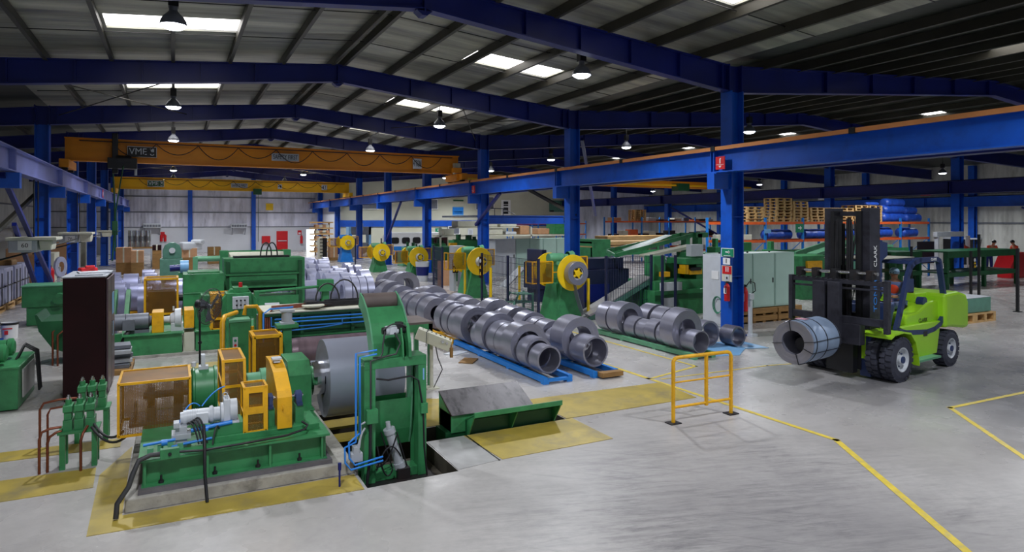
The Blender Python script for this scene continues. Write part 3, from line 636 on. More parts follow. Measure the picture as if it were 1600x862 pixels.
# ================================================================== PRESSER ARM FRAME in the pit
pf = thing('presser_frame', 'green upright frame with curved roller arm standing in the pit', 'machine', (2.5, 8.2, -.2))
MB().box(2.02, 3.0, 7.88, 8.55, -.2, -.17).build('foot_plate', 'iron', pf)
m = MB()
for x in (2.10, 2.80):
    w = .14 if x < 2.5 else .11
    m.box(x, x + w, 8.04, 8.06, -.17, 1.36).box(x, x + w, 8.34, 8.36, -.17, 1.36).box(x + w / 2 - .01, x + w / 2 + .01, 8.05, 8.35, -.17, 1.36).box(x, x + .015, 8.05, 8.2, -.17, 1.36)
m.box(2.10, 2.91, 8.035, 8.37, 1.25, 1.37).box(2.22, 2.81, 8.08, 8.3, -.17, -.06)
m.build('portal_frame', 'green', pf, bevel=.004)
def band(pts, w):   # profile of a curved plate of width w round a centre line
    L = []; Rr = []
    for i, p in enumerate(pts):
        a = Vector(pts[max(i - 1, 0)]); b = Vector(pts[min(i + 1, len(pts) - 1)]); d = (b - a).normalized(); n = Vector((-d.y, d.x)) * w / 2; p = Vector(p); L.append(p + n); Rr.append(p - n)
    return [tuple(v) for v in L + Rr[::-1]]
ctr = [(8.98, 2.02), (8.86, 1.98), (8.68, 1.87), (8.52, 1.70), (8.40, 1.48), (8.33, 1.20), (8.33, .80), (8.38, .40), (8.44, .20)]
ap = MB(); prf = band(ctr, .20)
def strip(m, prof, x0, x1):   # side plate built quad by quad so that it stays clean where it curves
    n = len(prof) // 2
    for i in range(n - 1):
        a, b, c_, d = prof[i], prof[i + 1], prof[2 * n - 2 - i], prof[2 * n - 1 - i]
        m.prism([a, b, c_, d], 'x', x0, x1)
strip(ap, prf, 2.27, 2.29); strip(ap, prf, 2.77, 2.79)
arm = ap.build('curved_arm', 'ltgreen', pf)
m = MB()
for i in (2, 3, 4, 6, 7):
    a, b = Vector(prf[i]), Vector(prf[i + 1]); m.add([(2.29, a.x + .01, a.y), (2.77, a.x + .01, a.y), (2.77, b.x + .01, b.y), (2.29, b.x + .01, b.y)], [(0, 1, 2, 3)])
    a, b = Vector(prf[2 * len(ctr) - 1 - i]), Vector(prf[2 * len(ctr) - 2 - i]); m.add([(2.29, a.x + .01, a.y), (2.77, a.x + .01, a.y), (2.77, b.x + .01, b.y), (2.29, b.x + .01, b.y)], [(0, 1, 2, 3)])
m.build('arm_web', 'green', arm)
MB().cyl((2.30, 8.92, 1.99), (2.76, 8.92, 1.99), .115, n=28).build('presser_roller', 'bake', pf)
MB().prism([(8.0, 1.37), (8.35, 1.37), (8.35, 1.62), (8.2, 1.78), (8.12, 1.78), (8.02, 1.55)], 'x', 2.66, 2.70).prism([(8.0, 1.37), (8.35, 1.37), (8.35, 1.62), (8.2, 1.78), (8.12, 1.78), (8.02, 1.55)], 'x', 2.58, 2.60).build('motor_bracket', 'green', pf)
MB().cyl((2.40, 8.16, 1.70), (2.56, 8.16, 1.70), .06).box(2.44, 2.52, 8.08, 8.16, 1.66, 1.74).build('hydraulic_motor', 'ltgrey', pf)
MB().cyl((2.36, 8.16, 1.70), (2.40, 8.16, 1.70), .045).cyl((2.56, 8.16, 1.70), (2.66, 8.16, 1.70), .05).box(2.54, 2.62, 8.1, 8.2, 1.72, 1.80).build('motor_coupling', 'black', pf)
MB().tube([(2.38, 8.1, 1.70), (2.34, 8.06, 1.55), (2.33, 8.04, 1.45), (2.30, 8.02, 1.40), (2.20, 8.02, 1.40)], .012, 6).tube([(2.50, 8.08, 1.68), (2.56, 8.04, 1.55), (2.50, 8.02, 1.42), (2.3, 8.02, 1.39), (2.17, 8.01, 1.36), (2.17, 8.01, .5)], .012, 6).tube(arc((2.36, 8.1, 1.72), (2.66, 8.1, 1.74), .06), .010, 6).build('motor_hose', 'hose', pf)
MB().cyl((2.42, 8.12, .55), (2.44, 8.12, .42), .03).cyl((2.44, 8.12, .44), (2.57, 8.10, -.02), .06, n=20).cyl((2.435, 8.12, .46), (2.452, 8.12, .40), .075, n=20).cyl((2.555, 8.10, .02), (2.575, 8.10, -.05), .075, n=20).build('hydraulic_cylinder', 'grey', pf)
MB().cyl((2.33, 8.11, .43), (2.47, 8.09, -.03), .008, n=6).cyl((2.52, 8.06, .42), (2.65, 8.05, -.02), .008, n=6).box(2.52, 2.68, 8.0, 8.16, -.17, -.04).build('clevis', 'iron', pf)
MB().tube([(2.16, 7.98, .6), (2.155, 7.98, .2), (2.10, 7.94, -.17)], .02, 8).tube([(2.86, 8.02, .62), (2.865, 8.0, .2), (2.90, 7.99, -.17)], .012, 8).tube([(2.25, 8.03, 1.13), (2.4, 8.03, 1.1), (2.7, 8.03, 1.12), (2.8, 8.03, 1.05), (2.85, 8.02, .72)], .012, 6).build('conduit', 'iron', pf)
MB().tube(arc((2.24, 8.0, .05), (2.50, 8.0, .40), -.12), .010, 6).tube(arc((2.24, 8.0, .0), (2.56, 8.02, .12), .2), .010, 6).tube(arc((2.25, 8.0, .3), (2.45, 8.0, -.02), -.2), .010, 6).build('cylinder_hose', 'iron', pf)
MB().box(2.11, 2.25, 7.95, 8.04, .60, .77).build('junction_box', 'green', pf, bevel=.004)
MB().box(2.82, 2.91, 7.98, 8.04, .63, .76).build('junction_box', 'green', pf, bevel=.004)
MB().box(2.86, 2.88, 8.035, 8.04, 1.05, 1.2).build('label_sticker', 'ltblue', pf)
for dx, dz in ((0, 0), (.05, -.05)):
    MB().tube([(2.24, 7.98, 1.50 + dz), (1.98 + dx, 7.98, 1.48 + dz), (1.98 + dx, 7.98, .45 - dz), (1.98 + dx, 7.98, .40 - dz * 2), (1.84 + dx, 7.96, .36 - dz), (1.84 + dx, 7.94, .18 - dz), (1.90 + dx, 7.9, .10 - dz), (2.30, 7.92, .14 - dz)], .013, 8).build('air_pipe', 'bpipe', pf)
MB().box(1.92, 2.06, 7.96, 8.08, .16, .26).box(1.95, 2.02, 7.96, 8.06, .26, .34).build('valve_block', 'grey', pf)
MB().tube([(2.10, 8.0, .62), (2.04, 7.99, .60), (2.04, 7.99, .45), (2.02, 7.98, .32)], .012, 6).tube([(2.10, 8.0, .55), (2.06, 7.99, .5), (2.0, 7.98, .33)], .012, 6).build('flexible_pipe', 'grey', pf)
# blue marker pin in front of the pit
o = MB().cyl((1.72, 7.7, 0.006), (1.72, 7.7, .26), .012, n=8).cyl((1.72, 7.7, .2), (1.72, 7.7, .28), .02, n=8).build('marker_post', 'navy'); tag(o, 'short blue stake standing at the plinth corner', 'post')

# ================================================================== CONTROL DESK on a post
p = gr(674, 606)
cd_ = thing('control_desk', 'pale slanted push button box on a post behind the presser frame', 'control panel', (p.x, p.y, 0))
MB().cyl((p.x, p.y, 0), (p.x, p.y, .86), .035, n=12).box(p.x - .12, p.x + .12, p.y - .12, p.y + .12, 0, .02).build('post', 'cream', cd_)
MB().cbox((p.x + .0, p.y - .12, .93), (.66, .24, .20), rz=-.42, ry=.38).build('housing', 'cream', cd_, bevel=.012)
MB().cyl((p.x + .10, p.y - .33, .90), (p.x + .10, p.y - .20, .90), .03).cyl((p.x + .17, p.y - .36, .87), (p.x + .17, p.y - .24, .87), .022).build('selector_switch', 'chrome', cd_)
for k in range(6): MB().cyl((p.x - .18 + .075 * k, p.y - .04 - .03 * k, 1.09 - .030 * k), (p.x - .18 + .075 * k, p.y - .04 - .03 * k, 1.12 - .030 * k), .018, n=8).build('push_button', 'black', cd_)
MB().tube([(p.x - .1, p.y - .2, 1.12), (p.x - .2, p.y - .3, 1.1), (p.x - .22, p.y - .32, .85)], .008, 6).tube([(p.x, p.y - .15, .95), (p.x + .05, p.y - .2, .6), (p.x + .18, p.y - .1, .35), (p.x + .03, p.y - .05, .02)], .010, 6).build('cable', 'black', cd_)
MB().cyl((p.x + .25, p.y - .3, .95), (p.x + .27, p.y - .32, .78), .012, n=6).box(p.x + .245, p.x + .295, p.y - .34, p.y - .3, .60, .78).build('hand_pendant', 'wood2', cd_)

# ================================================================== COIL CRADLE
cr = thing('coil_cradle', 'green V-shaped coil cradle with oily dark plate over the pit', 'coil cradle', (4.4, 8.9, 0))
MB().prism([(9.34, .52), (9.36, .50), (8.86, .26), (8.80, .28)], 'x', 3.58, 4.92).build('saddle_plate', 'dplate', cr)
MB().box(3.58, 3.60, 8.84, 9.34, .02, .28).prism([(9.34, .50), (9.34, .02), (8.84, .02), (8.84, .27)], 'x', 3.58, 3.60).prism([(9.34, .50), (9.34, .02), (8.84, .02), (8.84, .27)], 'x', 4.88, 4.90).box(3.58, 4.9, 8.84, 8.86, .02, .26).box(3.58, 4.9, 9.3, 9.33, .02, .48).build('cradle_body', 'green', cr)
m = MB().prism([(8.50, .36), (8.84, .20), (8.84, .17), (8.50, .33)], 'x', 3.80, 5.26).box(3.8, 5.26, 8.5, 8.52, .30, .37)
for x in (3.80, 4.50, 5.24): m.prism([(8.50, .34), (8.84, .18), (8.84, -.05), (8.76, -.05)], 'x', x, x + .02)
m.mi = 1; m.box(3.80, 5.26, 8.78, 8.84, -.1, .19)  # back of the recess, its shade put in as a darker green
m.build('front_bolster', ['green', 'dkgreen'], cr)
MB().box(3.5, 5.3, 8.86, 9.26, -.9, .03).build('lift_carriage', 'dkgreen', cr)

# ================================================================== VALVE STANDS and copper pipes, far side
def valve_stand(x, y, lab, name='hydraulic_valve_stand'):
    t = thing(name, lab, 'valve stand', (x, y, 0))
    for dx in (-.17, .17):
        for dy in (-.12, .12): MB().box(x + dx - .03, x + dx + .03, y + dy - .03, y + dy + .03, 0, .44).build('leg', 'green', t)
    MB().box(x - .22, x + .22, y - .17, y + .17, .44, .47).build('table_top', 'green', t)
    for k in range(3):
        xx = x - .12 + .12 * k
        v = MB().box(xx - .05, xx + .05, y - .11, y + .11, .47, .60).box(xx - .04, xx + .04, y - .09, y + .09, .60, .70).box(xx - .05, xx + .05, y - .11, y + .11, .70, .78).cyl((xx, y, .78), (xx, y, .84), .035, n=12).build('valve', 'green', t, bevel=.005)
        MB().cyl((xx, y, .84), (xx, y, .88), .022, n=10).cyl((xx, y, .88), (xx, y, .90), .012, n=8).build('adjusting_cap', 'chrome', v)
    return t
vs = valve_stand(-1.06, 9.95, 'green valve stand with bent copper pipes over the yellow trench cover')
valve_stand(-1.02, 11.0, 'green valve stand in front of the maroon cabinet')
def pipes(pts, lab, r=.016, mt='cpipe'):
    o = MB().tube(pts, r, 8).build('bent_pipe', mt); return tag(o, lab, 'pipe')
pipes([(-1.46, 9.78, 0), (-1.46, 9.78, .42), (-1.44, 9.8, .5), (-1.36, 9.82, .53), (-1.24, 9.84, .53)], 'bent copper pipe farthest out beside the valve stand')
pipes([(-1.38, 9.80, 0), (-1.38, 9.80, .36), (-1.36, 9.81, .43), (-1.30, 9.82, .47), (-1.24, 9.84, .48)], 'bent copper pipe second from the outer side of the valve stand')
pipes([(-1.02, 9.66, 0), (-1.02, 9.66, .38), (-1.0, 9.69, .46), (-.96, 9.78, .52)], 'straight copper riser in front of the valve stand')
pipes([(-1.62, 10.9, 0), (-1.62, 10.9, .52), (-1.58, 10.92, .6), (-1.4, 10.92, .63), (-1.2, 10.95, .62)], 'tall copper pipe bending to the rear valve stand')
pipes([(-1.53, 10.88, 0), (-1.53, 10.88, .45), (-1.5, 10.9, .52), (-1.2, 10.92, .54)], 'second copper pipe to the rear valve stand', .014)
o = MB().tube(arc((-.9, 9.85, .52), (-.55, 9.4, .50), -.12), .016, 8).tube(arc((-.92, 9.8, .5), (-.5, 9.36, .46), -.14), .016, 8).build('hydraulic_hose', 'hose'); tag(o, 'twin black hoses slung from the valve stand to the amber guard', 'hose')

# ================================================================== MAROON CABINET
mc = thing('electrical_cabinet', 'tall dark maroon cabinet with papers on top', 'cabinet', (-1.35, 14.1, 0))
MB().box(-1.68, -1.06, 13.45, 14.95, .06, 2.12).box(-1.66, -1.08, 13.47, 14.9, 0, .06).build('cabinet_body', 'maroon', mc)
MB().box(-1.70, -1.04, 13.43, 14.97, 2.12, 2.14).build('cabinet_top', 'grey', mc)
d = MB().box(-1.05, -1.02, 13.5, 14.15, .1, 2.08).build('door', 'maroon2', mc, bevel=.006); MB().box(-1.02, -1.0, 14.05, 14.08, 1.0, 1.25).build('handle', 'chrome', d)
d = MB().box(-1.05, -1.02, 14.2, 14.92, .1, 2.08).build('door', 'maroon2', mc, bevel=.006); MB().box(-1.02, -1.0, 14.25, 14.28, 1.0, 1.25).build('handle', 'chrome', d)
MB().box(-1.02, -1.015, 14.35, 14.7, 1.35, 1.75).box(-1.02, -1.015, 14.4, 14.6, .95, 1.2).build('notice_sheet', 'ltblue', mc)
o = MB().cbox((-1.3, 14.3, 2.155), (.5, .5, .03), rz=.2).build('paper_stack', 'ltgrey'); tag(o, 'grey ledger lying on the maroon cabinet', 'ledger')
o = MB().cbox((-1.3, 13.75, 2.15), (.42, .3, .02), rz=-.1).build('paper_sheet', 'grey'); tag(o, 'loose grey sheet on the front of the maroon cabinet', 'paper')
m = MB().cbox((-1.42, 14.5, 2.19), (.28, .2, .08), rz=.4).cbox((-1.38, 14.45, 2.24), (.16, .12, .06), rz=.1).build('folded_cloth', 'red', bevel=.02); tag(m, 'crumpled red cloth on the maroon cabinet', 'cloth')

# ================================================================== GREEN HYDRAULIC UNIT at the edge of the frame
hu = thing('hydraulic_power_unit', 'green hydraulic tank with two motors on top', 'hydraulic unit', (-2.8, 13.9, 0))
MB().box(-3.6, -2.26, 13.22, 14.65, .02, .70).box(-3.62, -2.24, 13.2, 14.67, .68, .72).build('oil_tank', 'green', hu, bevel=.01)
MB().box(-2.25, -2.23, 13.5, 14.5, .15, .62).build('side_plate', 'splate', hu)
for y in (13.45, 14.05):
    mt_ = MB().lathe((-3.0, y, .92), (1, 0, 0), [(0, 0), (0, .13), (.45, .13), (.47, .15), (.53, .15), (.56, .10), (.56, 0)], 24).box(-2.9, -2.6, y - .1, y + .1, .72, .8).build('pump_motor', 'green', hu)
m = MB()
for k in range(3): m.tube([(-2.4, 13.9 + .1 * k, .72), (-2.3, 13.95 + .1 * k, .95), (-2.15, 14.1 + .1 * k, .80), (-2.12, 14.2 + .1 * k, .1)], .018, 8)
m.tube([(-2.62, 13.2, .30), (-2.60, 13.1, .28), (-2.66, 13.0, .1), (-2.75, 12.9, .02)], .03, 8)
m.build('hose', 'hose', hu)
o = MB().lathe((-3.85, 21.5, 0), (0, 0, 1), [(0, 0), (0, .17), (.40, .19), (.42, .20), (.42, .185), (.05, .165), (.05, 0)], 24).build('paint_bucket', 'white'); tag(o, 'white bucket with red lettering standing alone on the floor', 'bucket')
MB().box(-3.97, -3.76, 21.295, 21.31, .26, .29).box(-3.93, -3.85, 21.30, 21.31, .12, .22).build('red_print', 'red', o)
MB().lathe((-3.85, 21.5, .0), (0, 0, 1), [(.36, .195), (.42, .205), (.42, .19)], 24).build('rim', 'black', o)
# dark chute and green drive beyond the maroon cabinet
t = thing('scrap_chute', 'dark green scrap chute with upturned lip beside the maroon cabinet', 'chute', (-2.0, 17.6, 0))
MB().prism([(-2.62, 1.10), (-2.58, 1.10), (-2.5, .95), (-1.3, .95), (-1.3, .2), (-1.9, .2), (-2.3, .35), (-2.55, .75)], 'y', 17.0, 18.2).build('chute_body', 'dkgreen', t)
for x in (-1.85, -1.5): MB().box(x, x + .06, 17.1, 17.16, 0, .25).build('leg', 'dkgreen', t)
t = thing('green_drive_unit', 'green drive box standing by the first column foot', 'machine', (-3.0, 24, 0))
MB().box(-3.95, -2.65, 23.6, 24.8, .55, 1.15).box(-3.85, -2.75, 23.7, 24.7, 0, .55).build('drive_housing', 'green', t, bevel=.02)
MB().box(-3.97, -2.63, 23.58, 24.82, 1.15, 1.18).build('cover', 'ltgreen', t)
MB().cyl((-3.0, 23.58, .8), (-3.0, 23.3, .8), .16).build('motor', 'green', t)
pipes([(-2.3, 17.0, 0), (-2.3, 17.0, .72), (-2.2, 17.05, .80), (-1.95, 17.05, .80)], 'twin bent pipe outermost behind the maroon cabinet', .02)
pipes([(-2.2, 16.9, 0), (-2.2, 16.9, .66), (-2.1, 16.95, .74), (-1.95, 17.0, .74)], 'twin bent pipe next to the maroon cabinet', .02)
# ================================================================== SECOND WINDING DRIVE (middle distance)
w2 = thing('winder_drive', 'second green drive base with grey motor and yellow guards', 'machine', (.6, 17.4, 0))
MB().box(-1.15, 2.4, 16.9, 18.4, 0, .06).build('plinth', 'concrete', w2)
MB().box(-.98, .18, 16.98, 18.2, .06, .50).box(.46, 2.3, 16.98, 18.2, .06, .50).box(-1.02, .22, 16.94, 18.25, .50, .53).box(.43, 2.3, 16.94, 18.25, .50, .53).build('base_frame', 'green', w2, bevel=.006)
MB().box(.20, .44, 17.1, 18.0, .06, .50).build('cream_spacer', 'cream', w2)
MB().lathe((-1.28, 17.4, .78), (1, 0, 0), [(0, 0), (0, .17), (.02, .19), (.3, .19), (.32, .17)], 24).lathe((-.96, 17.4, .78), (1, 0, 0), [(0, .19), (.45, .19), (.47, .12), (.52, .1), (.52, 0)], 24).box(-1.02, -.78, 17.12, 17.25, .62, .86).box(-.95, -.5, 17.25, 17.55, .53, .6).build('drive_motor', 'motor', w2)
MB().box(-.44, -.20, 17.1, 17.75, .53, 1.00).build('coupling_guard', 'yellow', w2, bevel=.01)
MB().lathe((-.20, 17.4, .78), (1, 0, 0), [(0, .08), (.12, .09), (.14, .14), (.22, .17), (.23, .25), (.36, .26), (.38, 0)], 24).box(-.05, .2, 17.2, 17.6, .53, .7).cyl((.0, 17.3, 1.0), (.0, 17.3, 1.1), .02).build('gear_reducer', 'ltgrey', w2)
MB().box(.22, .43, 17.05, 17.8, .60, 1.02).build('chain_guard', 'yellow', w2, bevel=.01)
MB().prism([(.42, .53), (.84, .53), (.84, 1.28), (.60, 1.30), (.50, 1.0)], 'y', 17.5, 18.0).build('drive_post', 'green', w2, bevel=.01)
guard('amber_guard', .80, 1.24, 17.0, 17.7, .53, 1.34, .055, w2, (.78,))
MB().box(.88, 1.16, 17.15, 17.6, .55, 1.15).build('gear_train', 'iron', w2)
MB().tube([(-.9, 17.2, .6), (-1.0, 17.1, .4), (-1.08, 17.0, .15), (-1.2, 16.9, .04)], .05, 8).build('cable_bundle', 'hose', w2)
# clutter by the maroon cabinet's rear: stacked offcuts on a pallet
t = thing('offcut_stack', 'stack of grey metal offcuts beside the second drive', 'metal stack', (-1.0, 15.9, 0))
MB().box(-1.25, -.75, 15.3, 16.5, 0, .1).build('pallet', 'wood2', t)
for k in range(5): MB().cbox((-1.0 + .02 * (k % 2), 15.8 + .1 * (k % 3), .14 + .09 * k), (.40, .7 - .06 * k, .07), rz=.1 * (k % 3)).build('offcut', 'grey' if k % 2 else 'motor', t)
# floor standing fan
fx, fy = .44, 13.6
fn = thing('pedestal_fan', 'wire-caged pedestal fan on a black pole', 'fan', (fx, fy, 0))
MB().lathe((fx, fy, 0), (0, 0, 1), [(0, 0), (0, .26), (.02, .26), (.05, .06), (.06, .03)], 24).cyl((fx, fy, .05), (fx, fy, 1.42), .018).cyl((fx, fy, .8), (fx, fy, .84), .035).build('stand', 'black', fn)
ax = Vector((.75, -.6, -.15)).normalized(); fc = Vector((fx + .16, fy - .08, 1.50)); _, fa, fb = frame_of(ax)
MB().cyl(fc - ax * .26, fc - ax * .06, .085, .07).cyl(fc - ax * .28, fc - ax * .26, .05).cyl((fx, fy, 1.40), fc - ax * .12, .03).build('motor_housing', 'iron', fn)
m = MB()
for k in range(36):
    a = 2 * PI * k / 36; q = fa * math.cos(a) + fb * math.sin(a)
    m.tube([fc + ax * .10 + q * .05, fc + ax * .09 + q * .25, fc + ax * .02 + q * .34, fc - ax * .04 + q * .25, fc - ax * .05 + q * .06], .003, 4)
for r, h in ((.34, .02), (.25, .09), (.15, .10), (.06, .10), (.34, .0)): m.tube([fc + ax * h + (fa * math.cos(a) + fb * math.sin(a)) * r for a in [k * PI / 12 for k in range(25)]], .005, 4)
m.build('wire_cage', 'hose', fn)
m = MB()
for k in range(3):
    a = 2 * PI * k / 3 + .4; q = fa * math.cos(a) + fb * math.sin(a); s = fa * -math.sin(a) + fb * math.cos(a)
    m.add([fc + q * .04, fc + q * .29 - s * .08 + ax * .02, fc + q * .30 + s * .08 - ax * .02, fc + q * .04 + s * .04], [(0, 1, 2, 3), (3, 2, 1, 0)])
m.cyl(fc - ax * .03, fc + ax * .05, .04)
m.build('blade', 'motor', fn)

# ================================================================== ROLLER STAND in front of the big coil: beam table with pipes
rs = thing('bridle_stand', 'long green roller stand with blue pipes and air cylinder', 'machine', (2.8, 12.3, 0))
def front(m, u0, v0, u1, v1, Y, dp):   # a block whose front face fills these pixels at depth Y
    a, b = at(u0, v0, Y), at(u1, v1, Y); return m.box(min(a.x, b.x), max(a.x, b.x), Y, Y + dp, min(a.z, b.z), max(a.z, b.z))
m = MB().box(1.45, 3.26, 12.1, 12.15, .75, 1.46).box(1.40, 3.28, 12.0, 13.1, 1.44, 1.49).box(1.45, 3.26, 12.05, 12.2, .70, .78).box(1.40, 1.62, 12.1, 13.0, 0, 1.44)
m.box(2.0, 2.05, 12.02, 12.1, .8, 1.44).box(2.9, 2.95, 12.02, 12.1, .8, 1.44).box(1.7, 3.2, 12.2, 13.0, 0, .5)
m.build('stand_frame', 'dkgreen', rs)
MB().box(1.40, 3.28, 11.98, 13.12, 1.49, 1.51).build('stand_top', 'cream', rs)
MB().box(1.50, 3.25, 11.9, 11.96, .93, .97).box(1.5, 3.25, 11.85, 11.92, 1.08, 1.10).build('front_rail', 'green', rs)
MB().cyl((1.86, 11.6, .86), (3.3, 11.6, .86), .25, n=36).cyl((1.76, 11.6, .86), (1.86, 11.6, .86), .24, .25, n=30).cyl((1.6, 11.6, .86), (1.76, 11.6, .86), .07).build('bridle_roller', 'duct', rs)
MB().box(1.60, 1.74, 11.3, 11.42, 0, 1.36).box(1.50, 1.84, 11.22, 11.52, 1.34, 1.40).build('cylinder_post', 'green', rs, bevel=.006)
MB().cyl((1.67, 11.36, 1.43), (1.67, 11.36, 1.60), .085, n=24).box(1.56, 1.78, 11.26, 11.46, 1.40, 1.43).box(1.56, 1.78, 11.26, 11.46, 1.60, 1.63).build('air_cylinder', 'grey', rs)
m = MB()
for z, xa in ((1.40, 1.75), (1.34, 1.75), (1.26, 1.75)): m.tube([(xa - .2, 11.9, z), (3.2, 11.9, z)], .013, 8)
m.tube([(1.38, 12.0, .5), (1.38, 12.0, 1.5), (1.5, 12.1, 1.56), (1.9, 12.2, 1.56)], .016, 8).tube([(1.38, 11.9, 1.20), (1.6, 11.8, 1.2), (2.35, 11.85, 1.22), (2.7, 11.88, 1.25), (2.7, 11.88, 1.34)], .013, 8).tube([(1.48, 11.8, 1.46), (1.48, 11.8, 1.3), (1.6, 11.8, 1.3)], .013, 8)
m.build('air_pipe', 'bpipe', rs)
m = MB()
for k in range(4): m.tube([(1.42 + .03 * k, 12.04, .6), (1.42 + .03 * k, 12.04, 1.45), (1.55, 12.15 + .05 * k, 1.55 + .01 * k), (2.6, 12.3 + .06 * k, 1.55 + .01 * k)], .014, 6)
m.build('copper_line', 'cpipe', rs)
MB().box(2.3, 3.3, 12.35, 12.5, 1.53, 1.60).cyl((2.5, 12.5, 1.58), (3.2, 12.5, 1.58), .05).box(2.15, 2.35, 12.3, 12.6, 1.51, 1.62).cyl((2.1, 12.3, 1.56), (2.6, 12.3, 1.56), .03).build('crosshead', 'iron', rs)
MB().lathe((2.25, 12.2, 1.53), (0, 0, 1), [(0, .12), (.03, .2), (.05, .2), (.05, 0)], 20).build('hand_wheel', 'cream', rs)
m = MB()
for x, r in ((2.35, .22), (2.62, .26)): m.tube([(x + r * (1 - math.cos(a)), 12.5, 1.6 + r * 1.5 * math.sin(a)) for a in [k * PI / 10 for k in range(11)]], .015, 6)
m.build('arched_hose', 'hose', rs)
# worktable at its end
t = thing('green_work_table', 'green steel table end with machine vice on it', 'table', (4.2, 12.0, 0))
MB().box(3.3, 4.36, 11.7, 12.6, 1.16, 1.20).build('table_top', 'bake', t)
MB().box(3.3, 4.36, 11.7, 11.74, 1.02, 1.16).build('apron', 'green', t)
for x, y in ((3.32, 11.7), (4.28, 11.7), (3.32, 12.5), (4.28, 12.5)): MB().box(x, x + .08, y, y + .08, 0, 1.16).build('leg', 'green', t)
o = MB().box(3.55, 3.9, 11.9, 12.2, 1.20, 1.24).box(3.62, 3.68, 11.95, 12.15, 1.24, 1.40).box(3.72, 3.78, 11.95, 12.15, 1.24, 1.42).box(3.82, 3.86, 11.95, 12.15, 1.24, 1.38).cyl((3.66, 12.0, 1.3), (3.66, 12.0, 1.48), .02).cyl((3.76, 12.0, 1.3), (3.76, 12.0, 1.47), .02).build('tool_block', 'iron'); tag(o, 'dark tool block with upright pins on the green table', 'tool')

# ================================================================== GREEN CONTROL COLUMN with yellow loop rails and amber guard
p0 = 11.9
t = thing('winder_control_column', 'green column with start and stop buttons and yellow loop rails', 'machine', (1.0, 12.0, 0))
MB().box(.84, 1.14, 11.9, 12.2, 0, 1.40).build('column_body', 'green', t, bevel=.008); MB().box(.82, 1.16, 11.88, 12.22, 1.40, 1.44).build('column_top', 'ltgreen', t)
b = MB().box(.88, .96, 11.86, 11.9, .95, 1.15).build('button_box', 'ltgrey', t)
MB().cyl((.92, 11.86, 1.10), (.92, 11.845, 1.10), .02).build('green_button', 'sign_g', b); MB().cyl((.92, 11.86, 1.02), (.92, 11.845, 1.02), .02).build('red_button', 'red', b)
MB().tube([(.72, 11.85, .3), (.72, 11.85, 1.42), (.76, 11.95, 1.50), (.98, 12.4, 1.50)], .04, 8).tube([(1.10, 12.3, 1.46), (1.12, 12.3, 1.60), (1.3, 12.3, 1.60), (1.36, 12.3, 1.5), (1.36, 12.3, .3)], .035, 8).tube([(1.2, 12.0, .2), (1.2, 12.0, 1.3)], .03, 8).build('loop_rail', 'yellow', t)
guard('amber_guard', 1.12, 1.52, 10.95, 11.5, .3, 1.28, .05, t)
MB().box(1.2, 1.45, 11.05, 11.45, .3, 1.1).box(1.14, 1.5, 11.0, 11.48, 0, .3).build('gear_case', 'iron', t)

# ================================================================== GREEN LEVELLER with white button box
t = thing('leveller', 'green levelling machine with white button box and grey valves', 'machine', (1.3, 15.4, 0))
MB().box(1.0, 1.5, 15.2, 15.8, 0, 1.55).box(1.15, 1.45, 15.3, 15.7, 1.55, 1.66).prism([(.92, 1.4), (1.1, 1.62), (1.45, 1.62), (1.62, 1.4), (1.62, 1.0), (.92, 1.0)], 'y', 15.35, 15.6).build('body', 'green', t, bevel=.01)
b = MB().box(1.12, 1.44, 15.1, 15.2, 1.22, 1.48).build('button_box', 'ltgrey', t, bevel=.006)
for x, z in ((1.20, 1.40), (1.28, 1.40), (1.36, 1.40), (1.20, 1.30), (1.28, 1.30), (1.36, 1.30)): MB().cyl((x, 15.1, z), (x, 15.085, z), .02, n=10).build('push_button', 'black', b)
MB().cyl((1.30, 15.4, 1.66), (1.30, 15.4, 1.76), .04).build('beacon_lamp', 'red', t)
MB().box(1.66, 2.2, 15.4, 15.8, 0, 1.0).box(1.7, 2.1, 15.3, 15.7, 1.0, 1.15).cyl((1.8, 15.4, 1.2), (2.1, 15.4, 1.2), .08).build('valve_manifold', 'grey', t)
MB().box(.70, .86, 15.3, 15.6, 1.35, 1.55).build('guard_arm', 'yellow', t)
o = MB().tube([(1.7, 16.2, 1.45), (3.25, 16.4, 1.50)], .035, 10).box(3.15, 3.5, 16.3, 16.6, 1.38, 1.66).box(1.66, 1.76, 16.1, 16.3, 0, 1.48).box(3.25, 3.4, 16.35, 16.55, 0, 1.4).build('transfer_beam', 'green'); tag(o, 'long pale green tube spanning behind the roller stand', 'pipe')

# ================================================================== GREEN SLITTER frame further back
t = thing('slitting_machine', 'wide green slitter frame with black rollers', 'machine', (2.4, 21.3, 0))
MB().box(1.32, 3.6, 20.9, 21.0, 1.58, 1.95).box(1.32, 3.6, 20.9, 21.9, 1.93, 1.98).box(1.32, 1.5, 20.9, 21.8, 0, 1.95).box(3.35, 3.6, 20.9, 21.8, 0, 1.95).box(1.45, 3.35, 20.75, 20.85, 1.12, 1.50).box(1.35, 3.4, 20.7, 21.4, 1.50, 1.54).box(1.4, 3.4, 20.8, 21.6, .2, .85).build('slitter_frame', 'green', t)
MB().box(1.5, 3.3, 20.6, 20.72, 1.30, 1.34).box(1.45, 3.35, 20.87, 20.9, 1.52, 1.58).box(1.36, 1.46, 20.8, 20.9, .2, 1.9).box(3.4, 3.5, 20.8, 20.9, .2, 1.9).build('dark_ledge', 'dkgreen', t)
for z in (1.02, 1.26): MB().cyl((1.4, 21.2, z), (3.4, 21.2, z), .09, n=20).build('slitter_roller', 'iron', t)
MB().box(1.6, 3.2, 21.2, 21.5, 1.98, 2.04).build('cable_tray', 'iron', t)
m = MB()
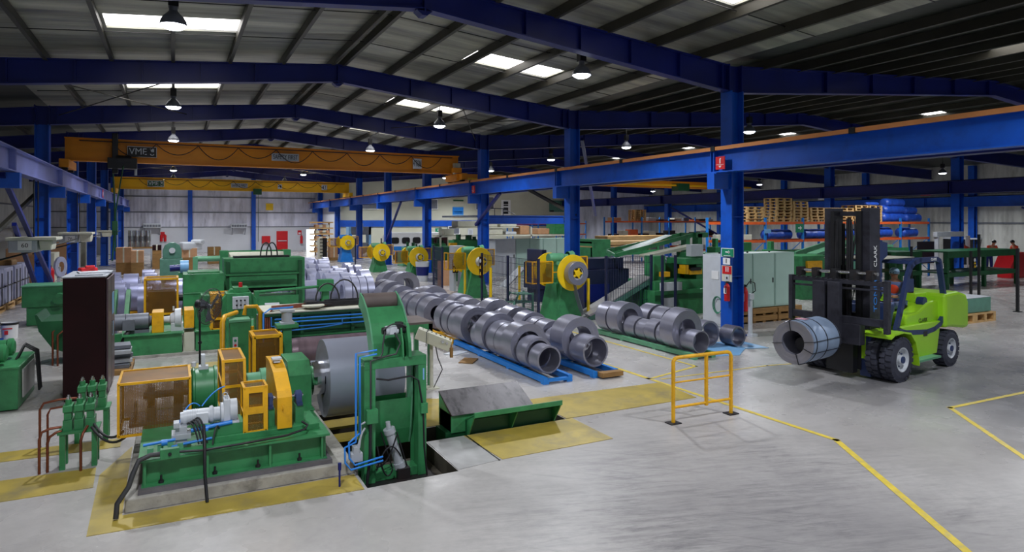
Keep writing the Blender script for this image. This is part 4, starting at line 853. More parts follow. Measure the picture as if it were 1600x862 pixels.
for x in (2.35, 2.52): m.tube([(x + .16 * (1 - math.cos(a)), 21.2, 2.02 + .42 * math.sin(a)) for a in [k * PI / 10 for k in range(11)]], .02, 6)
m.build('arched_hose', 'hose', t)
t = thing('feed_roller_stand', 'beige covered roller between green bearings behind the slitter', 'machine', (2.6, 26.5, 0))
MB().cyl((1.8, 26.5, 1.74), (3.75, 26.5, 1.74), .20, n=30).build('feed_roller', 'cream', t)
MB().box(1.52, 1.8, 26.2, 26.8, 0, 2.0).box(3.75, 4.0, 26.2, 26.8, 0, 2.0).box(1.6, 3.9, 26.75, 26.85, 1.85, 1.98).build('bearing_frame', 'green', t)
MB().cyl((.7, 26.3, 1.72), (1.52, 26.3, 1.72), .10).box(.62, .78, 26.2, 26.4, 0, 1.8).build('drive_tube', 'ltgreen', t)
t = thing('green_gearbox_unit', 'boxy green gearbox housing with amber guard at its end', 'machine', (.7, 20.2, 0))
MB().box(-.02, 1.0, 19.9, 20.9, .3, 1.65).box(-.1, 1.1, 19.8, 21, 0, .35).box(0, 1.02, 19.88, 20.92, 1.1, 1.14).box(.1, .9, 20, 20.8, 1.65, 1.7).build('gearbox_housing', 'green', t, bevel=.01)
guard('amber_guard', -.92, -.15, 19.8, 20.6, .62, 1.55, .05, t)
MB().box(-.85, -.2, 19.9, 20.5, .3, 1.2).cyl((-.9, 20.2, 1.0), (0, 20.2, 1.0), .1).build('brake_gear', 'iron', t)
MB().box(-1.05, 1.3, 19.5, 20.9, .25, .40).box(-1.1, 1.3, 19.5, 20.9, 0, .1).build('bed_frame', 'green', t)
for c_ in list(t.children): c_.location.x += .25
o = MB().box(-1.1, 1.1, 19.0, 19.3, 0, .14).build('concrete_kerb', 'concrete'); tag(o, 'low concrete kerb in front of the gearbox unit', 'kerb')
o = MB().prism([(18.5, 0), (18.7, 0), (20.6, 1.0), (20.6, 1.25), (20.3, 1.25), (18.5, .25)], 'x', -1.42, -1.32).prism([(18.5, 0), (18.7, 0), (20.6, 1.0), (20.6, 1.25), (20.3, 1.25), (18.5, .25)], 'x', -1.12, -1.02).box(-1.4, -1.05, 18.8, 19.0, .05, .3).build('strip_guide_chute', 'green'); tag(o, 'sloping green guide chute behind the maroon cabinet', 'chute')
# teal press with hub, blue motor, stool
t = thing('teal_cutting_machine', 'grey-green machine with round guard and pale hub', 'machine', (.9, 31, 0))
MB().prism([(-.52, 1.05), (.40, 1.05), (.40, 1.5), (.30, 1.78), (.06, 1.93), (-.18, 1.93), (-.42, 1.78), (-.52, 1.5)], 'y', 40.0, 40.5).build('round_guard', 'teal', t, bevel=.03)
MB().box(-.65, .45, 39.6, 40.8, 0, 1.06).build('base_cabinet', 'teal', t, bevel=.02); MB().cyl((-.06, 40.0, 1.5), (-.06, 39.85, 1.5), .15, n=24).build('hub', 'ltgrey', t)
t = thing('blue_motor_unit', 'blue round motor standing behind the green gearbox', 'motor', (.6, 23.4, 0))
MB().cyl((.22, 27, 1.40), (.50, 27, 1.40), .25, n=24).build('motor_drum', 'ltblue', t); MB().cyl((-.12, 27, 1.36), (.22, 27, 1.38), .12).build('motor_body', 'navy', t); MB().box(.15, .55, 26.85, 27.15, 0, 1.2).build('motor_stand', 'green', t)

# ================================================================== COILS
CO = {}
def coil_at(c, ax, R, r, w, mt, label, group, sub=None):
    # shared meshes: a unit is copied when the size is the same
    key = (round(R, 2), round(r, 2), round(w, 2), mt, ax)
    c = Vector(c)
    if key in CO:
        o = CO[key].copy(); COL.objects.link(o)
    else:
        o = coil_mesh('steel_coil', mt, (0, 1, 0) if ax == 'y' else (1, 0, 0), -w / 2, w / 2, R, r, (0, 0, 0)); CO[key] = o
        me = o.data
        for v in me.vertices: v.co += o.location       # keep the coil's own centre at its origin
    o.location = c; tag(o, label, 'steel coil', group); return o
def coil_row(X, zr, Yf, spec, rowname, group, mt='steel'):
    # spec: (width, R, r) from the near end; Yf front face of the nearest
    y = Yf
    for i, s in enumerate(spec):
        if s[0] < 0: y += -s[0]; continue
        w, R, r = s[:3]; dx = s[3] if len(s) > 3 else R_.uniform(-.012, .012)
        coil_at((X + dx, y + w / 2, zr + R), 'y', R, r, w, mt, 'steel coil, %s from the near end of %s' % (ordn[len([q for q in spec[:i] if q[0] > 0])], rowname), group)
        y += w + .045
rackz = .13
coil_row(6.5, rackz, 10.98, [(.36, .27, .235), (.38, .32, .26), (.46, .43, .27), (.36, .38, .27), (.40, .38, .27), (.40, .45, .27), (.42, .33, .24), (-.28,), (.52, .45, .27), (.36, .40, .26), (.38, .42, .26), (.42, .44, .26)], 'the row on the near blue skid', 'coils on the near blue skid')
coil_row(6.5, rackz, 17.0, [(.6, .42, .22), (.5, .45, .24), (.4, .38, .2), (.45, .40, .22), (.4, .42, .22), (.5, .36, .2), (.5, .45, .22), (-.4,), (.6, .48, .25), (.5, .4, .2)], 'the row on the orange skid', 'coils on the orange skid')
coil_row(7.62, rackz, 11.05, [(.52, .31, .27), (.50, .47, .28, .02), (-.08,), (.4, .30, .2), (.42, .36, .23), (.40, .36, .23), (.45, .40, .23), (-.25,), (.5, .42, .2), (.4, .36, .2), (-.2,), (.5, .45, .22), (.45, .36, .2)], 'the row on the second blue skid', 'coils on the second blue skid')
coil_row(7.65, .0, 17.3, [(.55, .43, .2), (.55, .46, .22), (.4, .34, .2), (.35, .34, .2), (.45, .40, .2), (.4, .38, .2), (.5, .48, .22), (.5, .44, .2), (.45, .40, .2)], 'the row behind the second skid', 'coils behind the second blue skid')
coil_row(8.15, .0, 24.8, [(.5, .55, .3), (.5, .50, .3), (-.7,), (.5, .5, .28), (.5, .46, .28)], 'the floor row by the decoilers', 'coils on the floor by the decoilers')
coil_row(6.75, .0, 22.7, [(.5, .5, .3), (.35, .46, .26)], 'the row before the strip rolls', 'coils on the floor in front of the strip rolls', 'steel2')
coil_row(10.62, .10, 11.2, [(.42, .255, .23), (.44, .46, .26), (.32, .27, .2), (.38, .29, .2), (.34, .26, .2), (.40, .27, .2), (-.05,), (.46, .43, .27), (-.03,), (.46, .40, .24)], 'the row on the green skid', 'coils on the green skid')
coil_row(11.75, .0, 12.1, [(.5, .32, .27), (-.25,), (.46, .42, .24), (-.06,), (.46, .40, .24), (-.06,), (.46, .41, .24)], 'the row behind the green skid', 'coils behind the green skid')
coil_at((12.35, 11.95, .26), 'y', .25, .2, .4, 'steel2', 'small dark coil tucked at the end behind the green skid', 'coils behind the green skid')
# pale strip rolls (axis across the hall), rows running away
k = 0
for j, Y in enumerate([24.2, 25.6, 27.0, 28.5, 30.0, 31.6, 33.3, 35.2, 37.2]):
    x = 3.3 + .05 * (j % 3); cnt = 0
    while x < (5.6 if j == 0 else 6.6 if j < 3 else 7.0):
        w = R_.choice([.18, .26, .38, .5]); R = R_.choice([.42, .48, .54])
        coil_at((x + w / 2, Y + R_.uniform(-.15, .15), .12 + R), 'x', R, .24, w, 'pale', 'pale strip roll, %s across the %s row behind the slitter' % (ordn[cnt], ordn[j]), 'pale strip rolls behind the slitter')
        x += w + R_.uniform(.04, .22); cnt += 1
for j, x in enumerate((5.35, 5.62, 5.88, 6.15)):
    o = coil_at((x, 23.1, .58), 'x', .58, .3, .24, 'pale', 'large pale banded roll, %s in the set by the floor coils' % ordn[j], 'large banded rolls')
# rolls to the far side behind the maroon cabinet
k = 0
for j, (Y, xs) in enumerate(((20.6, (-1.55,)), (22.6, (-1.85, -1.45, -.75, -.1)), (24.4, (-2.1, -1.6, -1.05, -.55, .1)), (26.3, (-2.4, -1.85, -1.3, -.7, -.1)), (28.4, (-2.5, -1.9, -1.3, -.7)), (30.6, (-2.7, -2.1, -1.5, -.9)))):
    for i, x in enumerate(xs):
        w = R_.choice([.3, .38, .44]); R = R_.choice([.46, .52, .56])
        coil_at((x, Y, (.15 if j in (1, 2, 3) else 0) + R), 'x', R, .25, w, 'lilac', 'strip roll, %s across the %s row behind the maroon cabinet' % (ordn[i], ordn[j]), 'strip rolls behind the maroon cabinet')
for y in (22.6, 24.4, 26.3): tag(MB().box(-2.6, .4, y - .3, y - .22, 0, .22).box(-2.6, .4, y + .22, y + .3, 0, .22).build('roll_cradle', 'yellow'), 'yellow cradle under strip rolls, %s behind the maroon cabinet' % ordn[[22.6, 24.4, 26.3].index(y)], 'cradle', 'yellow roll cradles')
for j, Y in enumerate([24.2, 25.6, 27.0, 28.5, 30.0, 31.6, 33.3, 35.2, 37.2]):
    tag(MB().box(3.2, 7.2, Y - .28, Y - .22, 0, .18).box(3.2, 7.2, Y + .22, Y + .28, 0, .18).build('roll_cradle', 'green'), 'low green cradle under the %s row of pale rolls' % ordn[j], 'cradle', 'green roll cradles')
# skids (low frames) under the coils
def skid(x0, x1, y0, y1, mt, label, deck=False):
    t = thing('coil_skid', label, 'skid', ((x0 + x1) / 2, (y0 + y1) / 2, 0))
    m = MB().box(x0, x0 + .09, y0, y1, .03, .13).box(x1 - .09, x1, y0, y1, .03, .13)
    n = int((y1 - y0) / 1.2)
    for k in range(n + 1):
        y = y0 + (y1 - y0 - .09) * k / n; m.box(x0, x1, y, y + .09, .04, .09).box(x0, x0 + .12, y, y + .12, 0, .04).box(x1 - .12, x1, y, y + .12, 0, .04)
    m.build('skid_frame', mt, t)
    return t
skid(6.22, 6.86, 10.72, 15.2, 'skyblue', 'bright blue skid under the nearest coil row')
skid(6.22, 6.86, 15.25, 22.4, 'yellow', 'orange-yellow skid continuing behind the near blue one')
skid(7.35, 7.95, 10.72, 16.3, 'skyblue', 'second blue skid under the big open coil')
skid(10.30, 10.95, 11.1, 15.1, 'ltgreen', 'pale green skid with the stepped coils')
o = MB().box(7.45, 7.95, 10.55, 10.72, .03, .12).build('wooden_plank', 'wood2'); tag(o, 'worn wooden plank at the end of the second blue skid', 'plank')
o = MB().prism([(10.95, 11.2), (11.6, 11.0), (12.3, 11.5), (12.9, 11.3), (13.0, 12.2), (11.1, 13.0)], 'z', .0, .012).build('blue_floor_sheet', 'ltblue'); tag(o, 'blue plastic sheet on the floor behind the green skid', 'sheet')
for k in range(2):
    a = gr(712 + 20 * k, 552 + 12 * k); tag(MB().cbox((a.x, a.y, .012), (.5, .32, .02), rz=.5 + .4 * k).build('flat_carton', 'ltgrey' if k == 0 else 'wood2'), ('flattened grey sheet' if k == 0 else 'crumpled tan scrap') + ' on the floor beside the blue skid', 'scrap')

# ================================================================== DECOILERS (yellow discs on green cones)
def decoiler(x, y, mt, label, s=1.0, zc=1.50):
    t = thing('decoiler', label, 'decoiler', (0, 0, 0), 'decoilers feeding the presses'); OFF = .70
    MB().prism([(-.52, 0), (.52, 0), (.26, zc - .35), (-.26, zc - .35)], 'x', -.34, .34).prism([(-.5, 0), (.5, 0), (.22, zc - .35), (-.22, zc - .35)], 'y', -.5, .5).box(-.52, .52, -.54, .54, 0, .04).cyl((0, 0, zc - .4), (0, 0, zc - .2), .26, n=20).build('conical_base', mt, t, bevel=.01)
    MB().box(-.22, .22, -.55, .55, zc - .22, zc + .22).cyl((0, -.7, zc), (0, .7, zc), .14, n=18).build('bearing_head', mt, t, bevel=.02)
    mo = MB().lathe((-.42, .05, zc + .42), (1, 0, 0), [(0, 0), (0, .14), (.12, .16), (.5, .16), (.55, .12), (.7, .12), (.7, 0)], 22).lathe((.30, .05, zc + .45), (1, 0, 0), [(0, .17), (.18, .19), (.22, 0)], 20).box(-.2, .3, -.1, .2, zc + .2, zc + .32).build('drive_motor', 'ltgreen' if mt == 'green' else mt, t)
    for sg, d in ((-1, 'front'), (1, 'rear')):
        yy = sg * OFF
        di = MB().lathe((0, yy, zc), (0, sg, 0), [(0, .0), (0, .55), (.02, .56), (.04, .55), (.045, .0)], 40).build('retaining_disc', 'disc', t)
        a = MB().lathe((0, yy, zc), (0, sg, 0), [(.04, .20), (.30, .20), (.30, .16)], 28); a.build('expanding_mandrel', 'grey', t)
        m = MB().cyl((0, yy + sg * .26, zc), (0, yy + sg * .33, zc), .10, n=16)
        for k in range(5):
            q = 2 * PI * k / 5; m.bar((0, yy + sg * .3, zc), (.165 * math.cos(q), yy + sg * .3, zc + .165 * math.sin(q)), .05, .05)
        m.build('mandrel_star', 'disc', di)
    gz = zc - 1.5
    # yellow mesh guard on the side away from the disc face
    GA, GB, GC, GD, GE, GF = [q + gz for q in (1.18, 1.84, 1.95, 1.3, 1.6, 1.5)]
    f = MB(); g = MB()
    for (x0, x1, y0) in ((-1.22, -.50, -.35),):
        f.bar((x0, y0, GA), (x0, y0, GB), .035, .035).bar((x1, y0, GA), (x1, y0, GB), .035, .035).bar((x0, y0, GA), (x1, y0, GA), .035, .035).bar((x0, y0, GB), (x1, y0, GB), .035, .035).bar((x0, y0, GA), (x0, y0 + .4, GA), .035, .035).bar((x0, y0, GB), (x0, y0 + .4, GB), .035, .035).bar((x0, y0 + .4, GA), (x0, y0 + .4, GB), .035, .035).bar((x1, y0 + .0, GF), (-.1, y0 + .1, 1.5), .03, .03)
        g.add([(x0, y0, GA), (x1, y0, GA), (x1, y0, GB), (x0, y0, GB)], [(0, 1, 2, 3)])
    o = f.build('guard_frame', 'yellow', t); g.build('guard_mesh', 'screen', o)
    f = MB().bar((.50, -.1, GD), (.50, -.1, GC), .035, .035).bar((.95, -.1, GD), (.95, -.1, GC), .035, .035).bar((.5, -.1, GC), (.95, -.1, GC), .035, .035).bar((.5, -.1, GD), (.95, -.1, GD), .035, .035).bar((.2, -.1, GE), (.5, -.1, GE), .03, .03)
    o = f.build('guard_frame', 'yellow', t); MB().add([(.5, -.1, GD), (.95, -.1, GD), (.95, -.1, GC), (.5, -.1, GC)], [(0, 1, 2, 3)]).build('guard_mesh', 'screen', o)
    t.location = (x, y, 0); t.scale = (s, s, s)
    return t
d0 = decoiler(10.97, 17.85, 'green', 'green decoiler nearest the green skid, loaded with a grey coil', 1.0)
coil_at((10.97, 16.93, 1.50), 'y', .36, .20, .24, 'steel', 'grey coil mounted on the nearest yellow decoiler disc', None)
dup(d0, (10.85, 24.5, 0), 0, 'green decoiler, second from the green skid, with an empty mandrel', scale=.99)
d2 = decoiler(11.45, 33.5, 'green', 'lower green decoiler beside the white bin', .96, 1.25)
dup(d2, (11.15, 39.4, 0), 0, 'lower green decoiler in front of the white minibus', scale=.96)
decoiler(11.65, 50.2, 'skyblue', 'decoiler with bright blue cone, farthest along the hall', 1.0, 1.47)
# white bin
a = gr(660, 439); t = thing('waste_bin', 'white plastic bin with blue print beside the third decoiler', 'bin', (a.x, a.y, 0))
MB().lathe((a.x, a.y, 0), (0, 0, 1), [(0, 0), (0, .27), (1.0, .36), (1.0, .33), (.05, .25)], 20).build('bin_body', 'ltgrey', t); MB().lathe((a.x, a.y, 0), (0, 0, 1), [(.3, .302), (.75, .342)], 20).build('printed_band', 'navy', t)
# ================================================================== BRIDGE CRANES
def bridge(y, z0, z1, x0, x1, mt, lab, big=True):
    t = thing('bridge_crane', lab, 'crane', (4.6, y, z0))
    MB().box(x0, x1, y - .02, y + .02, z0, z1).box(x0, x1, y - .16, y + .16, z0, z0 + .04).box(x0, x1, y - .16, y + .16, z1 - .04, z1).build('girder', mt, t)
    for x in (x0 + .1, x1 - .1):
        e = MB().box(x - .16, x + .16, y - 1.1, y + 1.1, z0 - .32, z0).build('end_carriage', mt, t, bevel=.02)
        for s in (-.8, .8): MB().cyl((x - .1, y + s, 5.05 + .13), (x + .1, y + s, 5.05 + .13), .13).build('wheel', 'iron', e)
    # festooned cable on a track
    MB().box(x0 + .5, x1 - .4, y - .24, y - .20, z1 - .14, z1 - .10).build('cable_track', 'iron', t)
    n = 9; m = MB()
    for k in range(n):
        a = x0 + 1.6 + (x1 - x0 - 2.6) * k / n; b = a + (x1 - x0 - 2.6) / n; m.tube(arc((a, y - .25, z1 - .13), (b, y - .25, z1 - .13), -(.45 if k % 2 else .6) * (z1 - z0)), .018, 5)
    m.build('festoon_cable', 'black', t)
    return t
c1 = bridge(31.0, 5.47, 6.40, -3.8, 12.92, 'crane', 'orange bridge crane with a black hoist across the hall, near one')
c2 = bridge(54.4, 5.40, 6.25, -3.8, 12.92, 'crane2', 'yellow bridge crane farther down the hall')
def hookmark(m, x, y, z, s):
    # winged hook emblem: a curved hook below three slanted feathers
    pts = [(x + s * .16 * math.cos(a), y, z - s * .16 + s * .16 * math.sin(a)) for a in [-.2 - k * .3 for k in range(10)]]; m.tube(pts, s * .05, 5)
    for k in range(4): m.prism([(x - s * .22 + k * s * .11, z + s * .36), (x - s * .14 + k * s * .11, z + s * .36), (x + s * .03 + k * s * .05, z), (x - s * .06 + k * s * .05, z)], 'y', y - .01, y)
def board(u0, v0, u1, v1, Y, mt, parent, nm='sign_board', th=.02):
    a, b = at(u0, v0, Y), at(u1, v1, Y); return MB().box(a.x, b.x, Y - th, Y, b.z, a.z).build(nm, mt, parent), (a + b) / 2, abs(a.z - b.z), abs(b.x - a.x)
for crane, Y, (u0, v0, u1, v1) in ((c1, 30.82, (199, 228, 245, 246.5)), (c2, 54.2, (230.5, 281.5, 256.5, 292))):
    o, c, h, w = board(u0, v0, u1, v1, Y, 'ltgrey', crane)
    s, _, _, _ = board(u0 + .8, v0 + .8, u1 - .8, v1 - .8, Y - .02, 'black' if Y < 40 else 'dkgreen', crane, 'sign_panel')
    text('sign_lettering', 'VME', (c.x - w * .14, Y - .045, c.z), (0, -1, 0), h * .62, 'ltgrey', crane, width=w * .6)
    m = MB(); hookmark(m, c.x + w * .34, Y - .04, c.z, h * .9); m.build('hook_emblem', 'ltgrey', crane)
for crane, Y, (u0, v0, u1, v1), tx in ((c1, 30.82, (424.5, 239, 467, 252.5), 'SAFETY FIRST'), (c2, 54.2, (361, 286, 387, 293.5), 'SAFETY FIRST'), (c1, 30.82, (645, 247.5, 658.5, 264), '4 TON'), (c2, 54.2, (434, 288, 440.5, 295), '4'), (c2, 54.2, (502.5, 288.5, 511, 297), '4T')):
    o, c, h, w = board(u0, v0, u1, v1, Y, 'grey' if 'FIRST' in tx else 'ltgrey', crane); text('sign_lettering', tx, (c.x, Y - .03, c.z), (0, -1, 0), h * .62, 'black', crane, width=w * .9)
a, b = at(168, 238, 30.4), at(214, 264, 30.4)
MB().box(a.x, b.x, 30.3, 30.8, b.z, a.z - .2).cyl((a.x + .3, 30.5, a.z - .3), (b.x - .2, 30.5, a.z - .3), .22).box(a.x + .15, a.x + .35, 30.45, 30.6, b.z - .2, 6.6).build('hoist', 'black', c1, bevel=.02)
MB().cyl((b.x - .05, 30.5, b.z + .1), (b.x - .05, 30.5, b.z - .25), .05).build('hook_block', 'grey', c1)
MB().tube([(a.x + .55, 30.3, 5.3), (a.x + .45, 30.2, 4.6), (a.x + .3, 30.1, 3.5), (a.x + .28, 30.1, 1.9)], .025, 6).box(a.x + .2, a.x + .36, 30.03, 30.18, 2.7, 3.1).build('pendant_cable', 'dkgreen', c1)
MB().box(12.55, 13.0, 30.3, 31.6, 5.1, 5.45).box(12.4, 12.8, 30.2, 30.6, 5.5, 5.75).build('travel_drive', 'crane', c1, bevel=.02)
MB().box(12.55, 12.85, 30.5, 30.8, 5.45, 6.0).build('control_case', 'cream', c1, bevel=.01)
a = at(403, 295, 54.2); MB().box(a.x - .35, a.x + .25, 53.9, 54.2, a.z - .45, a.z).tube([(a.x, 54, a.z), (a.x, 54, 1.5)], .02, 5).build('hoist', 'dkgreen', c2, bevel=.02)
c3 = thing('bridge_crane', 'dim orange bridge crane of the side hall', 'crane', (26, 36, 5.2)); MB().box(14.6, 38.2, 35.85, 36.15, 5.42, 5.9).build('girder', 'crane', c3); MB().box(14.6, 38.2, 35.1, 35.3, 5.5, 5.62).build('walkway_beam', 'crane2', c3); MB().box(31, 32, 34.9, 35.6, 5.2, 5.7).build('hoist', 'dkgreen', c3)

# ================================================================== SIGNS
def hang_sign(x, y, z, s, lab, nx=-1):
    t = thing('extinguisher_sign', lab, 'sign', (x, y, z - s))
    MB().box(x - .02, x, y - s * .5, y + s * .5, z - s * .5, z + s * .55).build('sign_panel', 'red', t)
    xx = x - .022
    MB().box(xx - .004, xx, y - .05 * s, y + .05 * s, z - .02 * s, z + .36 * s).box(xx - .004, xx, y - .09 * s, y + .02 * s, z + .36 * s, z + .42 * s).box(xx - .004, xx, y - s * .4, y + s * .4, z - .12 * s, z - .09 * s).prism([(y - .16 * s, z - .2 * s), (y + .16 * s, z - .2 * s), (y, z - .38 * s)], 'x', xx - .004, xx).build('extinguisher_symbol', 'white', t)
p = sx(1126, 255, 12.74); hang_sign(12.74, p.y, p.z, .32, 'red extinguisher sign with white arrow on the runway beam, nearest one')
p = sx(740, 296, 12.74); hang_sign(12.74, p.y, p.z, .34, 'red extinguisher sign with white arrow on the runway beam, second along')
p = sx(161, 303, -3.6); t = thing('extinguisher_sign', 'small red sign on the lilac runway beam', 'sign', (p.x, p.y, p.z - .2)); MB().box(-3.62, -3.6, p.y - .2, p.y + .2, p.z - .2, p.z + .25).build('sign_panel', 'red', t); MB().box(-3.60, -3.595, p.y - .08, p.y + .08, p.z - .1, p.z + .1).build('sign_symbol', 'white', t)
X = 13.27
def colpanel(u0, v0, u1, v1, mt, parent, nm='sign_panel', d=.012):
    a, b = sx(u0, v0, X), sx(u1, v1, X); return MB().box(X - d, X, min(a.y, b.y), max(a.y, b.y), min(a.z, b.z), max(a.z, b.z)).build(nm, mt, parent), (a + b) / 2
X = 13.2
t = thing('exit_route_sign', 'green arrow sign on the blue column beside the grey cabinet', 'sign', tuple(sx(1137, 402, X))); o, c = colpanel(1127.5, 387, 1147, 402, 'white', t); X = 13.185; colpanel(1128.3, 388, 1146, 401, 'sign_g', t, 'sign_field'); xx = X - .015
MB().box(xx, xx + .003, c.y - .09, c.y + .06, c.z + .0, c.z + .03).prism([(c.y - .05, c.z - .03), (c.y - .05, c.z + .06), (c.y - .11, c.z + .015)], 'x', xx, xx + .003).box(xx, xx + .003, c.y - .12, c.y + .12, c.z - .09, c.z - .075).build('white_arrow', 'white', t); X = 13.2
t = thing('notice_sheet', 'white notice with an arrow below the green sign', 'sign', tuple(sx(1136, 413, X))); o, c = colpanel(1130, 402.5, 1141, 413.5, 'white', t); MB().box(13.18, 13.186, c.y - .012, c.y + .012, c.z - .05, c.z + .07).build('printed_mark', 'black', t)
t = thing('fire_equipment_sign', 'red and cream extinguisher instruction sign on the blue column', 'sign', tuple(sx(1136, 440, X))); o, c = colpanel(1128, 414, 1144, 440.5, 'cream', t); X = 13.186; colpanel(1129, 415, 1143, 428.5, 'red', t, 'red_field', .006); X = 13.2
a = sx(1136, 421, 13.178); MB().box(13.175, 13.179, a.y - .05, a.y - .02, a.z - .06, a.z + .07).box(13.175, 13.179, a.y + .02, a.y + .05, a.z - .06, a.z + .07).build('white_symbol', 'white', t); a = sx(1136, 434, 13.18); MB().box(13.178, 13.186, a.y - .07, a.y + .07, a.z - .08, a.z + .08).build('label_picture', 'ltgrey', t); MB().box(13.172, 13.178, a.y - .02, a.y + .02, a.z - .03, a.z + .03).build('printed_mark', 'black', t)
def extinguisher(x, y, z, lab, h=.5, r=.075, body='red'):
    t = thing('fire_extinguisher', lab, 'fire extinguisher', (x, y, z))
    MB().lathe((x, y, z), (0, 0, 1), [(0, 0), (0, r * .9), (.02, r), (h * .78, r), (h * .88, r * .7), (h * .93, r * .3), (h * .97, r * .3), (h * .97, 0)], 20).build('cylinder', body, t)
    MB().box(x - .02, x + .02, y - .07, y + .02, z + h * .97, z + h * 1.05).tube([(x - .02, y, z + h), (x - .09, y - .03, z + h * .9), (x - .10, y - .04, z + h * .45)], .012, 6).build('valve_and_hose', 'black', t)
    MB().box(x - r - .004, x - r + .004, y - .045, y + .045, z + h * .4, z + h * .7).build('label_sticker', 'white', t)
p = sx(1136, 470, 13.19); extinguisher(13.19, p.y, p.z, 'red fire extinguisher hung on the blue column')
p = at(1164, 486, 14.2); extinguisher(p.x, 14.2, p.z, 'tall red extinguisher behind the blue column', .76, .084)
MB_ = MB().tube([(p.x, 14.15, p.z + .76), (p.x + .12, 14.12, p.z + .90), (p.x + .30, 14.1, p.z + .84), (p.x + .35, 14.12, p.z + .6), (p.x + .25, 14.2, p.z + .5)], .015, 6).build('extinguisher_hose', 'black'); tag(MB_, 'black looped hose beside the tall extinguisher', 'hose')
m = MB()
p = sx(1122, 476, 13.85)
for k in range(3): m.tube([(13.85 - .02 * k, p.y + (.15 + .012 * k) * math.cos(a), p.z + (.22 + .012 * k) * math.sin(a)) for a in [j * PI / 12 for j in range(25)]], .010, 5)
tag(m.build('coiled_air_hose', 'sign_g'), 'coiled turquoise air hose hanging by the grey cabinet', 'hose')
o = MB().box(13.72, 13.80, 12.64, 12.72, 0, 1.15).box(13.68, 13.82, 12.6, 12.66, 1.0, 1.15).box(13.7, 13.9, 12.56, 12.74, 0, .08).build('power_post', 'ltgrey'); tag(o, 'thin grey power post at the foot of the blue column', 'post')

# ================================================================== YELLOW HAND RAIL
t = thing('safety_railing', 'yellow tubular guard rail standing on the shop floor', 'railing', (7.5, 7.8, 0))
A = Vector((6.82, 7.80, 0)); B = Vector((8.03, 7.76, 0)); m = MB(); r = .03; H = 1.0
A = gr(1052, 661); B = gr(1142, 646); Cm = A.lerp(B, .56)
up = Vector((0, 0, 1)); dr = (B - A).normalized()
m.tube([A, A + up * (H - .06), A + up * (H - .015) + dr * .03, A + up * H + dr * .08, B + up * H - dr * .08, B + up * (H - .015) - dr * .03, B + up * (H - .06), B], r, 10)
m.tube([Cm + up * .2, Cm + up * H], r, 8).tube([A + up * .62, B + up * .62], .014, 8).tube([A + up * .24, B + up * .24], .022, 8)
m.build('tube_frame', 'yellow', t)
for q in (A, B): MB().box(q.x - .10, q.x + .10, q.y - .08, q.y + .08, 0, .015).build('foot_plate', 'iron', t)

# ================================================================== FORKLIFT
FO = Vector((12.35, 8.68, 0)); FA = math.radians(186)
fk = thing('forklift', 'x', 'forklift', (0, 0, 0)); fk['label'] = 'lime green forklift with navy mast carrying a wrapped coil'
def wheel(x, y, r, w, parent, side, hub='ltgrey', dual=False):
    m = MB(); m.lathe((x, y - w / 2, r), (0, 1, 0), [(0, r * .55), (0, r * .80), (.02, r * .93), (w * .12, r * .97), (w * .88, r * .97), (w - .02, r * .93), (w, r * .80), (w, r * .55)], 36)
    for k in range(24):
        a = 2 * PI * k / 24
        for sg in (-1, 1):
            a2 = a + (.13 if sg > 0 else 0); p = Vector((x + math.cos(a2) * r * .97, y + sg * w * .24, r + math.sin(a2) * r * .97)); q = p.copy()
            m.cbox(p, (.035, w * .42, .075), ry=-a2)
    o = m.build('tyre', 'rubber', parent)
    s = side; yo = y + s * w / 2
    h = MB(); inn = -s
    h.lathe((x, yo - s * .0, r), (0, -s, 0), [(.0, r * .57), (.0, r * .52), (.06, r * .47), (.08, r * .40), (.09, r * .22), (.02, r * .20), (.0, r * .14), (.0, 0)], 30)
    h.build('wheel_rim', hub, o)
    h = MB().cyl((x, yo - s * .05, r), (x, yo + s * .015, r), r * .16, n=16)
    for k in range(8): a = 2 * PI * k / 8; h.cyl((x + math.cos(a) * r * .31, yo - s * .09, r + math.sin(a) * r * .31), (x + math.cos(a) * r * .31, yo - s * .06, r + math.sin(a) * r * .31), .014, n=6)
    h.build('wheel_hub', 'fork', o)
    return o
for s in (1, -1):
    wheel(0, s * .84, .43, .24, fk, s); wheel(0, s * .57, .43, .24, fk, s)
    wheel(-2.32, s * .70, .385, .26, fk, s)
MB().cyl((0, -.95 + .2, .43), (0, .75, .43), .12).build('front_axle', 'fork', fk); MB().cyl((-2.32, -.6, .385), (-2.32, .6, .385), .09).build('rear_axle', 'fork', fk)
# chassis, step, fender
fen = [(.46, .90), (.30, .96), (.0, .975), (-.28, .93), (-.46, .76), (-.56, .52), (-.62, .28)]
for s in (1, -1):
    m = MB(); ya, yb = sorted((s * .43, s * .98))
    for (x0, z0), (x1, z1) in zip(fen, fen[1:]): m.prism([(x0, z0), (x1, z1), (x1 + .012, z1 - .035), (x0, z0 - .035)], 'y', ya, yb)
    m.build('front_fender', 'lime', fk)
MB().prism([(-.60, .30), (-1.78, .34), (-1.90, .80), (-1.94, 1.0), (-.3, 1.0), (-.52, .7)], 'y', .66, .78).prism([(-.60, .30), (-1.78, .34), (-1.90, .80), (-1.94, 1.0), (-.3, 1.0), (-.52, .7)], 'y', -.78, -.66).box(-1.9, .3, -.42, .42, .38, .95).build('chassis', 'lime', fk, bevel=.012)
for s in (.78, -.96): MB().box(-1.55, -.62, s, s + .18, .30, .34).build('step', 'ltgreen', fk)
MB().box(-1.35, -1.2, .78, .79, .74, .84).build('recess_handle', 'black', fk)
